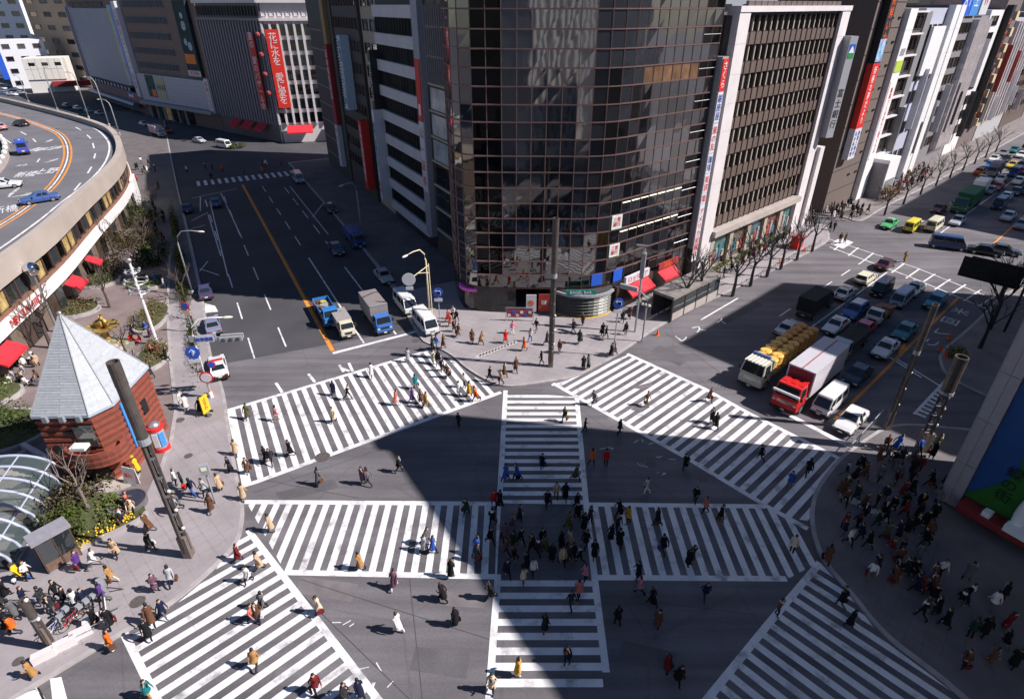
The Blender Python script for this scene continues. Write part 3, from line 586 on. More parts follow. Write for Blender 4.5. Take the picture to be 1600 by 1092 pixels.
MB().box(.2, 3.4, -.68, -.6, 22.0, 23.8).obj('green_panel', mat('lime', (0.42, 0.55, 0.05), var=0.15), b13); text('/////', 1.6, BLKT, place('sign_print', None, b13, (0, 0, 0)), (1.8, -.63, 25.0))
MB().box(4.4, 10.2, -3.2, .2, 0, 7.2).obj('white_pavilion', WHITE, b13); MB().box(4.2, 4.4, -3.0, .2, 0, 6.5).obj('pavilion_side', GSTONE, b13)
for q in range(6): MB().box(5.0 + q * .85, 5.6 + q * .85, -3.26, -3.2, .4, 3.4).obj('pavilion_bar', GREYM, b13)
b14 = plain('billboard_building', 'pale blue building with a blank white billboard above three-light windows', 133.4, 145.4, 31.5, mat('pale_blue', (0.45, 0.46, 0.56), rough=0.6, var=0.08), rows=5, colsn=3, wfrac=.6, hfrac=.4, x0=3.0, z0=3.0, mid=0)
MB().box(4.2, 11.4, -.6, -.1, 20.5, 28.6).obj('billboard', WHITE, b14); MB().box(.1, 3.0, -.05, .35, 8, 31).obj('grey_slab', GSTONE, b14)
for x in range(6): MB().box(3.3, 11.6, .1, .3, 9.0 + x * .02, 9.06 + x * .02) if False else None
for x, z in ((4, 19.7), (7.5, 19.7), (11, 19.7)): MB().box(x, x + .15, -.5, .2, z, z + .8).obj('bracket', DARK, b14)
b15 = bld('white_pillar_building', 'narrow building fronted by a pair of tall white pillars', RS(145.6, -38), HR, 7.2, 16, 32, DSTONE)
for x in (0.2, 3.9):
    for k in range(8): MB().box(x, x + 3.0, -.9, .4, k * 4 + .01, k * 4 + 3.98).obj('pillar_block', WHITE, b15)
b16 = plain('slatted_grey_building', 'grey building with square windows and a screen of white vertical slats', 153.0, 177.0, 30, GSTONE, rows=8, colsn=5, wfrac=.75, hfrac=.6, x0=.3, x1=12.5, gm=GLASSC)
for i in range(16): MB().box(12.3 + i * .68, 12.45 + i * .68, -.9, .3, 3.5, 29.4).obj('slat', WSTONE, b16)
for k in range(8): MB().box(12.0, 23.0, -.6, .28, 4.2 + k * 3.2, 5.2 + k * 3.2).obj('white_band', WSTONE, b16)
for x, body, bm in ((2.5, 'スト', BLUE), (8.5, '空', LBLUE), (15.5, 'W', BOARDW)): board(b16, x, 30.2, 35.5, 5.6, bm, body, WHT if bm != BOARDW else REDT, 3.2, y=-.2, vert=False)
b17 = plain('white_window_building', 'slim white building with one column of broad dark windows', 178, 189, 31, WHITE, rows=8, colsn=1, wfrac=.75, hfrac=.6, x0=.4, x1=2.5, mid=1)
b18 = plain('orange_sign_building', 'dark building with orange neon lettering and little cream balconies', 189.5, 204, 33, mat('mauve_stone', (0.17, 0.13, 0.13), var=0.15), rows=0)
board(b18, 2.0, 5, 32, 2.6, BLACK, 'キャバレーハリウッド', ORT, 2.2, y=-1.0, dep=1.2)
for k in range(8): MB().box(6.5, 8.8, -1.0, .3, 5 + k * 3.4, 6.9 + k * 3.4).obj('balcony', mat('cream', (0.60, 0.47, 0.30), var=0.1), b18)
far = [('grey_stripe_building', 'silver grey building of thin upright stripes at the far bend', 205, 232, 29, mat('silver', (0.42, 0.42, 0.44), var=0.1)), ('brown_far_building', 'brown block behind the bare trees, past the striped one', 233, 262, 27, BRONZE), ('grey_far_building', 'dusty grey block with small windows at the street end', 263, 300, 30, GSTONE), ('beige_far_building', 'beige block closing the row at the street end', 301, 345, 28, BEIGE)]
for nme, lab, s0, s1, h, m in far: plain(nme, lab, s0, s1, h, m, rows=7, colsn=7, wfrac=.6, hfrac=.5, gm=GLASSC)
b19 = bpy.data.objects['grey_stripe_building']
for i in range(9): MB().box(i * 3, i * 3 + .5, -.5, .3, 5, 28.5).obj('upright_stripe', WSTONE, b19)
for i in range(20):
    s = 134 + i * 6.3 + random.uniform(-1.5, 1.5); z0 = random.uniform(4, 17); hh = random.uniform(5, 11); c = random.choice([BOARDW, mat('dull_red', (0.35, 0.05, 0.05), var=0.2), DARK, GREYM, GSTONE, BOARDW, GSTONE, DARK]); tm = WHT if c in (RED, BLUE, DARK, GREEN) else random.choice([REDT, BLUT, BLKT])
    par = [b14, b15, b16, b17, b18, b19][min(5, i // 3)]; lx = (s - 134) * .735
    px_, py_ = RS(s, -38); L0 = par.location; q = Vector((px_ - L0.x, py_ - L0.y)); x = q.x * dR[0] + q.y * dR[1]; y = -q.x * nR[0] - q.y * nR[1]
    o = MB().box(-.12, .12, -1.3, -.1, z0, z0 + hh).obj('projecting_sign', c, par, (x, y, 0))
# closing the right street far away, and the unseen row on its other side that throws the shadows
def rblock(name, label, c, a, w, d, h, m, rows=7, colsn=8):
    r = bld(name, label, c, a, w, d, h, m); me = win_mesh(w / colsn * .6, (h - 4) / rows * .5, GLASSC, FRB, 0.08, 0.15)
    grid(r, me, [w / colsn * (i + .2) for i in range(colsn)], [4 + (h - 4) / rows * (k + .2) for k in range(rows)], y=.14); return r
rblock('street_end_block', 'distant pale block standing across the end of the right street', RS(352, -34), HR + R_(-90), 60, 20, 26, BEIGE)
rblock('corner_block', 'tall grey block set back on the far pavement of the right street', (78.8 + 0.0, 66.2), HR + math.pi, 24.2, 26, 40.5, GSTONE)
rblock('corner_block', 'grey stone block past the side street on the far pavement', RS(188, 0.5), HR + math.pi, 44, 24, 37, BEIGE)
rblock('corner_block', 'long brown block closing the far pavement towards the street end', RS(330, 1), HR + math.pi, 138, 24, 30, BRONZE, colsn=16)

# --- left street, right-hand row
nar = bld('narrow_dark_building', 'narrow dark building wedged between the glass tower and the white banded one', LS(78.9, 29.6), HL + math.pi, 11.6, 14, 46, DSTONE)
for k in range(9):
    MB().box(1.2, 7.2, .1, .28, 4.3 + 3.2 * k, 6.9 + 3.2 * k).obj('window', [GLASSC, GLASS, mat('pale_pane', (0.40, 0.42, 0.44), rough=.15, var=.3, scale=.6)][2 if k in (5, 4, 3) else k % 2], nar)
    MB().box(1.0, 7.4, -.12, .3, 4.0 + 3.2 * k, 4.25 + 3.2 * k).obj('sill', BEIGE, nar)
for i in range(9): MB().box(1.3 + i * .7, 1.45 + i * .7, -.25, .2, 23.5, 32).obj('slat', GSTONE, nar)
MB().box(7.8, 8.6, -.5, .5, 3, 32).obj('pier', BEIGE, nar)
sc1 = MB().box(8.7, 10.3, -.7, .5, 3.6, 24).obj('sign_column', GREYM, nar); zz = 23.8
for body, tm, bm in (('名鉄観光', WHT, RED), ('三和保険', BLUT, BOARDW), ('日本旅行', BLUT, BOARDW), ('阿里山', REDT, BOARDW), ('ロッテリア', REDT, BOARDW), ('第一勧業銀行', REDT, BOARDW)):
    hh = .62 * len(body) + .25; p = MB().box(8.8, 10.2, -.8, -.7, zz - hh + .1, zz).obj('sign_panel', bm, nar); text(body, .66, tm, p, (9.5, -.82, zz - hh / 2), vert=True, space=.95, sx=1.4); zz -= hh
st = bld('banded_office_block', 'office block of white bands and dark ribbon windows beside the shaded avenue', LS(99.2, 29.6), HL + math.pi, 20.2, 16, 47, BLACK, inset=.5)
spm = MB().box(0.015, 1.62, 0, .5, 0, 1.5).mesh('spandrel_panel', SPANW); wmm = win_mesh(1.2, 2.06, GLASS, DARK, .05, .16, 1); wm2 = win_mesh(1.2, 2.06, GLASSC, DARK, .05, .16, 1)
for k in range(13):
    z = 1.7 + 3.6 * k
    for i in range(11): place('spandrel_panel', spm, st, (i * 1.635, -.1, z))
    if k < 8 or 8 < k < 12:
        for i in range(15): place('window', wm2 if random.random() < .25 else wmm, st, (i * 1.2, .2, z + 1.52))
MB().box(18.0, 20.2, -.5, .6, 2.5, 47).obj('grey_pier', mat('pier_grey', (0.30, 0.30, 0.36), rough=.5, var=.1), st)
pb = MB().box(18.3, 20.0, -.62, -.5, 18.5, 26).obj('banner', RED, st); MB().box(18.8, 19.5, -.65, -.62, 19.2, 20.6).obj('emblem', WHT, pb)
pb = MB().box(18.3, 20.0, -.62, -.5, 9, 18.4).obj('banner', BOARDW, st); text('山一証券', 1.5, REDT, pb, (19.15, -.64, 13.6), vert=True, space=1.45)
w1 = MB().box(-1.2, -.1, -1.5, .2, 3.0, 17.5).obj('sign_board', BOARDW, st); text('新和ビル東京スター', 1.0, BLUT, w1, (-.65, -1.52, 11.5), vert=True, space=.9); text('◎▲', 1.0, REDT, w1, (-.65, -1.52, 5.2), vert=True)
bg_ = plain('beige_slim_building', 'slim beige building with its top storeys catching the sun', 99.4, 108.0, 45, BEIGE, t=29.9, rows=12, colsn=2, wfrac=.7, hfrac=.5, frame='L', gm=GLASS)
board(bg_, 8.0, 17, 26, 1.2, DARK, 'サテライス', WHT, 1.2, y=-1.4, dep=1.5)
dk = plain('dark_window_block', 'dark block with a fine grid of shaded windows', 108.2, 125.2, 45, mat('dark_brown', (0.06, 0.05, 0.048), var=.2), t=29.4, rows=12, colsn=9, wfrac=.75, hfrac=.55, frame='L')
sd = MB().box(8.6, 10.4, -1.4, .2, 15.5, 27.5).obj('studded_sign', mat('pale_blue_sign', (0.45, 0.58, 0.66), rough=.4, var=.1), dk); text('松坂屋レストラン街', 1.15, BLUT, sd, (9.7, -1.42, 21.5), vert=True)
for i in range(24): MB().sphere((8.8, -1.46, 15.8 + i * .49), .16, 6, 4).obj('bulb', WHITE, sd)
rb = MB().box(15.0, 16.8, -1.2, .2, 2.6, 14.5).obj('banner', RED, dk); text('日本長期信用銀行', 1.3, WHT, rb, (15.9, -1.22, 8.8), vert=True, space=.95)
oc = bld('ochre_topped_building', 'slim dark building with an ochre top and a long red banner', LS(133.6, 29.2), HL + math.pi, 8.2, 14, 44, DSTONE)
MB().box(3, 5.6, -.4, .4, 25.5, 44).obj('ochre_panel', mat('ochre', (0.30, 0.19, 0.07), var=.15), oc)
rb = MB().box(3, 5.4, -.6, .2, 11, 25.4).obj('banner', mat('dim_red', (0.35, 0.02, 0.03), var=.1), oc); text('日本電信電話', 1.5, WHT, rb, (4.2, -.62, 20), vert=True)
wb = MB().box(3.2, 5.2, -.7, .2, 2.6, 10.8).obj('sign_board', BOARDW, oc); text('サロン', 1.5, REDT, wb, (4.2, -.72, 8), vert=True)
dq = bld('blank_dark_building', 'blank dark building at the far end of the shaded row', LS(146, 29.2), HL + math.pi, 12.2, 14, 44, DSTONE)
for k in range(8): MB().box(.2, 12, .18, .3, 3.5 * k + 3, 3.5 * k + 3.2).obj('string_course', GSTONE, dq)

# --- the row that closes the left street
def front(pxl, pxr): a, b = G(*pxl), G(*pxr); return a, math.atan2(b[1] - a[1], b[0] - a[0]), math.hypot(b[0] - a[0], b[1] - a[1])
o1, a1, w1_ = front((348, 206), (441, 224))
fb = bld('finned_department_store', 'grey department store of close vertical fins above red awnings', o1, a1, w1_, 30, 33, mat('dim_mauve', (0.15, 0.13, 0.14), var=.1), inset=.5)
nf = 22
for i in range(nf + 1): MB().box(w1_ * i / nf - .25, w1_ * i / nf + .25, -.1, .6, 4.6, 28.6).obj('fin', mat('fin_grey', (0.27, 0.24, 0.26), rough=.7, var=.1), fb)
wq = win_mesh(w1_ / nf * .55, 2.2, GLASS, DARK, .08, .2); grid(fb, wq, [w1_ * i / nf + .5 for i in range(nf)], [29.6], y=.3)
MB().box(-.2, w1_ + .2, -.4, .6, 28.6, 29.2).obj('cornice', GSTONE, fb); MB().box(-.2, w1_ + .2, -.4, 1, 32.4, 33.4).obj('parapet', WSTONE, fb)
a2 = math.atan2(math.cos(R_(76)), math.sin(R_(76))); c2 = Vector((w1_ * math.cos(a1) + o1[0], w1_ * math.sin(a1) + o1[1]))
side = MB().box(0, 26, .5, 20, 0, 33).obj('side_wall', WSTONE, fb, (w1_, 0, 0), a2 - a1)
for i in range(14): MB().box(i * 1.9, i * 1.9 + .5, -.1, .6, 4.6, 28.6).obj('side_fin', WSTONE, side)
for i in range(13): place('window', win_mesh(1.2, 2.2, GLASS, WSTONE, .08, .2), side, (i * 1.9 + .6, .32, 29.6))
for i in range(13):
    for k in range(7): MB().box(i * 1.9 + .55, i * 1.9 + 1.85, .36, .52, 5 + k * 3.4, 7.4 + k * 3.4).obj('window', GLASS, side)
MB().box(0, 26, -.4, .6, 28.6, 29.2).obj('side_cornice', WSTONE, side); MB().box(0, 26, -.4, .6, 32.4, 33.4).obj('side_parapet', WSTONE, side)
vb = MB().box(.9, 4.0, -.75, -.5, 8.8, 26.8).obj('banner', mat('bright_red', (0.75, 0.03, 0.02), var=.03), side); text('花に水を　愛に愛を', 2.1, WHT, vb, (2.45, -.77, 17.8), vert=True, space=.86)
vb = MB().box(-5.0, -2.6, -.9, -.7, 8.4, 26).obj('banner', RED, fb, (w1_, 0, 0)); text('夏の　愛のバザール会', 1.9, WHT, vb, (-3.8, -.92, 17), vert=True, space=.95)
for k in range(4): MB().sphere((-.9, -1.2, 12.5 + k * 4.4), .65, 8, 5).obj('flower_ball', mat('flower_red', (0.25, 0.04, 0.04), var=.7, scale=3), side)
for x in (w1_ - 21, w1_ - 15, w1_ - 9): awning(fb, (x, -.1), 0, 4.2, 4.4, 2.2, 1.5, AWN)
for x in (2, 12): awning(side, (x, -.1), 0, 6.5, 4.4, 2.2, 1.5, AWN)
o2, aa2, w2 = front((237, 184), (347, 205))
ba = bld('banded_brown_store', 'brown store with strips of windows, a tall dark film poster and white louvre panel', o2, aa2, w2, 30, 34, mat('dusty_brown', (0.22, 0.155, 0.13), rough=.8, var=.1), inset=.5)
for k in range(5):
    for i in range(13): place('window', win_mesh(1.5, 2.0, GLASSC, GSTONE, .15, .25, 1), ba, (1.0 + i * 1.85, .22, 14.8 + k * 4.1))
po = MB().box(w2 - 9.5, w2 - 3.0, -.6, .4, 14.2, 33).obj('film_poster', mat('poster_teal', (0.012, 0.03, 0.035), var=.5, scale=.4), ba)
for x, z, r in ((-6.2, 29.5, .9), (-6.2, 27.0, 1.3), (-5.2, 22, 1.2), (-7, 23, 1.0)): MB().sphere((w2 + x, -.5, z), r, 8, 5, sq=(1, .25, 1)).obj('print_figure', mat('print_pale', (0.4, 0.5, 0.55), var=.5, scale=2), po)
MB().box(w2 - 9.2, w2 - 4, -.66, -.6, 17.5, 20).obj('print_block', ORANGE, po); tb = MB().box(w2 - 9.5, w2 - 3, -.66, -.6, 14.3, 15.8).obj('print_strip', BOARDW, po); text('東宝映画', 1.3, REDT, tb, (w2 - 6.2, -.68, 15.05))
for k in range(13): MB().box(.3, w2 - 1.2, -.9 - .05 * (k % 2), .4, 5.6 + k * .6, 6.16 + k * .6).obj('louvre', mat('louvre_white', (0.50, 0.47, 0.52), rough=.5, var=.05), ba)
ps = MB().box(5.2, 10.2, -1.05, -.97, 7.0, 13.2).obj('poster', mat('poster_dark', (0.03, 0.07, 0.07), var=.8, scale=.7), ba); MB().box(7.6, 10.1, -1.08, -1.05, 7.2, 9.2).obj('print_block', ORANGE, ps)
ps = MB().box(11.6, 16.2, -1.05, -.97, 6.6, 13).obj('poster', mat('poster_cream', (0.5, 0.45, 0.28), var=.3), ba); text('WW', 2.6, BLKT, ps, (13.8, -1.07, 9.8))
rs = MB().box(w2 - 1.6, w2 + .4, -1.2, -.6, 5.0, 14).obj('sign_board', BOARDW, ba); text('東映パラス', 1.5, REDT, rs, (w2 - .6, -1.22, 9.6), vert=True)
MB().box(.2, w2, -2.2, .3, 4.6, 5.5).obj('canopy', GREYM, ba)
for i in range(6): MB().box(1 + i * 4.3, 1.6 + i * 4.3, -.2, .5, 0, 4.6).obj('shop_pier', CONC, ba); MB().box(1.8 + i * 4.3, 5.0 + i * 4.3, .2, .52, .3, 4.2).obj('shop_window', [GLASS, WARMLIT][i % 5 == 2], ba)
o3, a3, w3 = front((148, 152), (237, 183))
ci = bld('cinema_building', 'cinema with a huge blank grey screen wall and rainbow striped edge', o3, a3, w3, 35, 34, mat('cinema_mauve', (0.20, 0.13, 0.13), var=.12), inset=.5)
MB().box(9, w3 - 11, -.7, .4, 8.5, 31).obj('screen_wall', mat('screen_grey', (0.30, 0.31, 0.38), rough=.5, var=.05, scale=.2), ci)
MB().box(1.5, 7.8, -.6, .4, 7.5, 31).obj('side_panel', mat('side_panel', (0.20, 0.17, 0.22), var=.2), ci)
for x0, x1, z0, z1 in ((1.2, 1.8, 7, 31.5), (7.6, 8.2, 7, 31.5), (1.2, 8.2, 7, 7.6)): MB().box(x0, x1, -.75, .4, z0, z1).obj('panel_frame', BOARDW, ci)
rain = [(0.5, 0.42, 0.15), (0.02, 0.25, 0.55), (0.02, 0.08, 0.6)]
for i, c in enumerate(rain): MB().box(w3 - 11 + i * 2.0, w3 - 9 + i * 2.0, -.9, .4, 9, 32).obj('rainbow_strip', mat('rainbow_%d' % i, c, rough=.4, var=.35, scale=.35), ci)
vs_ = MB().box(w3 - 4.8, w3 - 1.2, -1.1, .4, 6, 33).obj('sign_board', BOARDW, ci); text('日劇東宝ニュー東宝', 2.4, REDT, vs_, (w3 - 3, -1.12, 19.5), vert=True, space=1.05)
for i in range(24): MB().box(9.4 + i * (w3 - 20) / 24, 9.4 + (i + .5) * (w3 - 20) / 24, -.8, .4, 6.8, 7.9).obj('marquee_panel', [BOARDW, BLACK][i % 2], ci)
for i in range(22): MB().box(5 + i * 2, 6.5 + i * 2, .2, .52, 31.6, 33).obj('roof_window', GLASS, ci)
MB().box(6, w3, -.7, .4, 3.4, 6.6).obj('fascia', mat('pinkish', (0.28, 0.15, 0.15), var=.15), ci); MB().box(w3 - 16, w3 - 11, -.8, -.7, 4.2, 6.4).obj('flag_white', WHT, ci); MB().box(w3 - 15.5, w3 - 11.2, -.84, -.8, 4.2, 5).obj('flag_red', RED, ci); MB().box(w3 - 15.5, w3 - 11.2, -.84, -.8, 5.8, 6.4).obj('flag_blue', BLUE, ci)
MB().path([(4, -1.5, 2.9), (w3 - 8, -1.5, 2.9)], 1.0, 8).obj('tube_canopy', mat('blue_canopy', (0.10, 0.17, 0.25), rough=.3, var=.2), ci)
# pale blocks on the far left
def fblock(name, label, pl, pr, d, h, m, rows=0, colsn=0, wf=.5, hf=.4):
    o, a, w = front(pl, pr); r = bld(name, label, o, a, w, d, h, m)
    if rows: grid(r, win_mesh(w / colsn * wf, h / rows * hf, GLASSC, GSTONE, .12, .15), [w / colsn * (i + .25) for i in range(colsn)], [h / rows * (k + .3) for k in range(rows)], y=.14)
    return r
fblock('white_block', 'tall white block with paired windows behind the elevated road', (-60, 118), (72, 122), 25, 36, mat('chalk_white', (0.72, 0.72, 0.76), var=.04), 7, 6)
fblock('tan_block', 'tall tan block wedged between the white block and cinema', (78, 126), (146, 138), 25, 36, mat('tan', (0.50, 0.36, 0.24), var=.1), 7, 3)
wl = fblock('white_stepped_block', 'white stepped block with a few dark windows and blue side sign', (22, 140), (92, 136), 14, 19, mat('chalk_white', ()), 4, 3)
MB().box(-2, .2, -.5, .5, 4, 16).obj('side_sign', BLUE, wl)
lw = fblock('low_panel_building', 'low cream building of square panels with red shopfronts', (52, 146), (118, 143), 12, 13, mat('cream_panel', (0.72, 0.69, 0.64), var=.06))
ww = G(118, 143)[0] - G(52, 146)[0]
for i in range(6):
    for k in range(2): MB().box(i * ww / 6 + .06, (i + 1) * ww / 6 - .06, -.1, .3, 5 + k * 4, 8.9 + k * 4).obj('panel', mat('cream_panel', ()), lw)
for i in range(3): MB().box(2 + i * ww / 3, 4.2 + i * ww / 3, -.16, -.1, 10.2, 11.4).obj('window', GLASS, lw)
MB().box(8, ww + 8, -1.5, .2, 2.2, 4.2).obj('shop_fascia', mat('maroon', (0.30, 0.03, 0.03), var=.2), lw)
for nme, lab, pl, pr, h, m in (('roofline_block', 'pale block whose top shows over the finned store', (330, 150), (470, 150), 44, WSTONE), ('roofline_block', 'brown block whose top shows over the brown banded store', (215, 130), (330, 140), 42, BRONZE), ('roofline_block', 'grey block whose top shows over the cinema roof', (90, 105), (220, 118), 42, GSTONE), ('roofline_block', 'dark block whose top shows over the shaded row', (480, 130), (620, 128), 46, DSTONE), ('roofline_block', 'grey block showing over the glass tower roof', (640, 120), (980, 118), 50, DSTONE), ('roofline_block', 'white block showing over the bronze building roof', (1000, 125), (1330, 122), 42, mat('chalk_white', ())), ('roofline_block', 'dark block showing over the far right row', (1340, 110), (1700, 106), 52, DSTONE), ('roofline_block', 'pale block closing the view past the elevated road', (-300, 118), (-64, 120), 40, BEIGE)):
    fblock(nme, lab, pl, pr, 20, h, m, 10, 10)

# --- the corner building at the right edge: grey panels, painted wall
sony = thing('panelled_corner_building', 'grey panelled corner building with blue and green painted wall', 'building', (31.8, 32.6), 0)
sa = R_(90 - 148)   # its front runs towards the lower right
SPAN = mat('corner_panel', (0.34, 0.31, 0.33), rough=.45, var=.06, rnd=.04)
e1 = (math.cos(sa), math.sin(sa)); e2 = (dR[0], dR[1])
poly = [(0, 0), (e2[0] * 6, e2[1] * 6), (30, -2), (62, -30), (e1[0] * 45, e1[1] * 45)]
MB().prism([(p[0] + .25, p[1] - .02) for p in poly], 0, 40.6).obj('wall', mat('corner_wall_dark', (0.05, 0.05, 0.055), var=.1), sony)
for k in range(11):
    for j in range(2): MB().box(j * .62 + .01, j * .62 + .61, -.12, .4, .3 + 3.72 * k, .3 + 3.72 * (k + 1) - .03).obj('stone_panel', SPAN, sony, (0, 0, 0), sa)
for k in range(11):
    for j in range(3): MB().box(j * 2 + .012, j * 2 + 1.99, -.1, .3, .3 + 3.72 * k, .3 + 3.72 * (k + 1) - .03).obj('stone_panel', SPAN, sony, (e2[0] * 6, e2[1] * 6, 0), HR + math.pi)
mu = MB().box(1.26, 14, .05, .3, 1.6, 40).obj('painted_wall', mat('mural_blue', (0.012, 0.065, 0.22), rough=.5, var=.08, scale=.3), sony, (0, 0, 0), sa)
hill = [(1.26, 1.6), (1.3, 1.9), (2.0, 2.7), (3.0, 4.2), (3.3, 5.6), (3.1, 6.2), (3.5, 6.6), (4.0, 6.4), (4.4, 8.5), (5.4, 12), (7, 14), (14, 21), (14, 1.6)]
b = MB(); b.add([(x, -.0, z) for x, z in hill] + [(x, .05, z) for x, z in hill], [tuple(range(len(hill)))] + [(i, i + len(hill), (i + 1) % len(hill) + len(hill), (i + 1) % len(hill)) for i in range(len(hill))]); b.obj('painted_hill', mat('mural_green', (0.02, 0.12, 0.015), rough=.5, var=.1), mu)
text('楽しい人', 1.1, BLKT, mu, (3.3, -.02, 9.6), vert=True, space=.9); text('緑の街', 1.0, BLKT, mu, (3.2, -.03, 4.0), vert=True)
for i in range(9): MB().box(4.3 + i * .3, 4.62 + i * .3, -.2, .1, 2.2 + i * .9, 2.7 + i * .9).obj('white_block', WHT, sony, (0, 0, 0), sa)
MB().box(1.4, 13, -1.1, .1, .9, 1.5).obj('red_canopy', mat('dark_red_canopy', (0.22, 0.02, 0.02), var=.15), sony, (0, 0, 0), sa)
MB().box(2.8, 3.3, -1.0, -.4, 1.5, 1.9).obj('white_sign', WHT, sony, (0, 0, 0), sa); MB().box(4.2, 5.8, -1.3, -.6, 1.5, 2.0).obj('white_sign', WHT, sony, (0, 0, 0), sa)
ar = [(6.6 + 2.0 * math.cos(R_(a)), -.4, 2.6 + 3.4 * math.sin(R_(a))) for a in range(200, -21, -10)]
MB().path(ar, .42, 8).obj('white_arch', WHT, sony, (0, 0, 0), sa, smooth=True)
# the pale building on whose roof edge one stands; seen only as a reflection
vb_ = rblock('pale_corner_store', 'pale store with bright pilasters behind the viewpoint, mirrored in the tower', (21, -40), R_(90 + 28), 40, 18, 46.0, mat('pale_front', (0.62, 0.58, 0.56), var=.05), rows=12, colsn=14)
for i in range(13): MB().box(i * 3.2 - .3, i * 3.2 + .9, -.5, .4, 4, 46.2).obj('pilaster', WHITE, vb_)
rblock('added_mirror_block', 'unseen dark block added behind the viewpoint on the left, mirrored in the tower corner', (-58, -2), math.pi - .2, 50, 18, 42, DSTONE, rows=9, colsn=10)  # unseen block added so the glass mirrors a wall instead of sky
rblock('added_mirror_block', 'unseen grey block added behind the viewpoint past the painted wall, mirrored in the tower', (96, -36), math.pi - .6, 60, 18, 48, GSTONE, rows=10, colsn=12)  # also added out of view, to fill the tower's reflection
# ---------------------------------------------------------------- the curved building with the road on its roof
def G10(px, z): return [G(x, y, z) for x, y in px]
outer_px = [(-160, 520), (-60, 450), (0, 406), (55, 367), (88, 340), (128, 301), (160, 274), (179, 256), (190, 240), (192, 226), (186, 210), (176, 200), (167, 195), (138, 185), (90, 172), (47, 162), (0, 151), (-120, 128)]
ow = smooth(G10(outer_px, 10.0), 2)
cv = thing('curved_shopping_arcade', 'curved low shopping arcade carrying a roof road behind a beige parapet', 'building', (*ow[len(ow) // 3], 0))
cx, cy = cv.location.x, cv.location.y
rl = lambda p: (p[0] - cx, p[1] - cy)
OW = [rl(p) for p in ow]
seg_l = [0.0]
for a, b in zip(OW, OW[1:]): seg_l.append(seg_l[-1] + math.hypot(b[0] - a[0], b[1] - a[1]))
def oat(u, off=0.0):
    u = max(0.01, min(seg_l[-1] - .01, u))
    for i in range(len(seg_l) - 1):
        if seg_l[i + 1] >= u:
            f = (u - seg_l[i]) / (seg_l[i + 1] - seg_l[i]); a, b = OW[i], OW[i + 1]; d = Vector((b[0] - a[0], b[1] - a[1])).normalized()
            return (a[0] + (b[0] - a[0]) * f + d.y * off, a[1] + (b[1] - a[1]) * f - d.x * off), math.atan2(d.y, d.x)
WARMWALL = mat('arcade_brown', (0.16, 0.12, 0.095), rough=.7, var=.15); BEI = mat('parapet_beige', (0.41, 0.35, 0.31), rough=.85, var=.09, scale=.25, fine=.06, fscale=5)
DECK = mat('deck_asphalt', (0.145, 0.14, 0.155), rough=.9, var=.14, scale=.2, fine=.15, fscale=6)
deckpoly = [oat(seg_l[-1] * i / 60, -.3)[0] for i in range(61)] + [rl((-190, 200)), rl((-190, 40))]
MB().prism(deckpoly, 8.3, 9.0).obj('roof_road', DECK, cv)
N_ = 60; ps = [oat(seg_l[-1] * i / N_)[0] for i in range(N_ + 1)]; pin = [oat(seg_l[-1] * i / N_, -1.0)[0] for i in range(N_ + 1)]; wall = [oat(seg_l[-1] * i / N_, -.6)[0] for i in range(N_ + 1)]
for i in range(0, N_, 2):
    q = ps[i:i + 3]; qi = pin[i:i + 3]; b = MB()
    if len(q) < 3: continue
    for j in range(2):
        b.add([(*q[j], 7.6), (*q[j + 1], 7.6), (*q[j + 1], 10), (*q[j], 10), (*qi[j], 8.9), (*qi[j + 1], 8.9), (*qi[j + 1], 10.0), (*qi[j], 10.0)], [(0, 1, 2, 3), (3, 2, 6, 7), (7, 6, 5, 4), (4, 5, 1, 0)])
    b.obj('parapet_panel', BEI, cv)
MB().path([(*oat(seg_l[-1] * i / N_, -.25)[0], 10.35) for i in range(N_ // 2, N_ + 1)], .07, 5).obj('guard_rail', STEEL, cv)
MB().prism([oat(seg_l[-1] * i / 60, -.7)[0] for i in range(61)] + [rl((-190, 200)), rl((-190, 40))], 0, 8.3).obj('arcade_wall', WARMWALL, cv)
ulo, uhi = seg_l[-1] * .04, seg_l[-1] * .60
n = 0; u = ulo
sgn = ['N', 'E', 'W', 'S', 'U', 'N', 'O']
while u < uhi:
    (x, y), a = oat(u, -.62)
    k = n % 9
    gm = WARMLIT if k in (1, 2, 6) else [GLASS, GLASSC][n % 2]
    MB().box(-.95, .95, -.06, .12, 5.35, 7.3).obj('window', gm, cv, (x, y, 0), a)
    MB().box(-1.12, -.98, -.2, .12, 5.0, 7.6).obj('mullion', FRB, cv, (x, y, 0), a)
    (x2, y2), a = oat(u, -.3)
    MB().box(-1.06, 1.06, -.25, .2, 3.5, 4.95).obj('fascia_panel', WHITE, cv, (x2, y2, 0), a)
    MB().box(-1.1, 1.1, -.1, .2, 4.97, 5.2).obj('string_course', mat('arcade_rust', (0.25, 0.12, 0.08), var=.2), cv, (x2, y2, 0), a)
    MB().box(-1.0, 1.0, -.05, .3, .2, 3.3).obj('shop_front', [mat('shop_dim', ()), GLASS, WARMWALL][n % 3], cv, (x, y, 0), a)
    u += 2.15; n += 1
for i, chh in enumerate('NEW SUEHIRO'):
    uu = 0
    best = min(range(400), key=lambda q: (lambda P: abs(P[0] + cx - G(20 + i * 4.4, 505 - i * 3.9, 4.2)[0]) + abs(P[1] + cy - G(20 + i * 4.4, 505 - i * 3.9, 4.2)[1]))(oat(seg_l[-1] * .5 * q / 400, 0)[0]))
    (x, y), a = oat(seg_l[-1] * .5 * best / 400, .0)
    if chh != ' ': text(chh, 1.2, REDT, cv, (x + .1 * math.sin(a), y - .1 * math.cos(a), 4.2), (R_(90), 0, a), name='lettering')
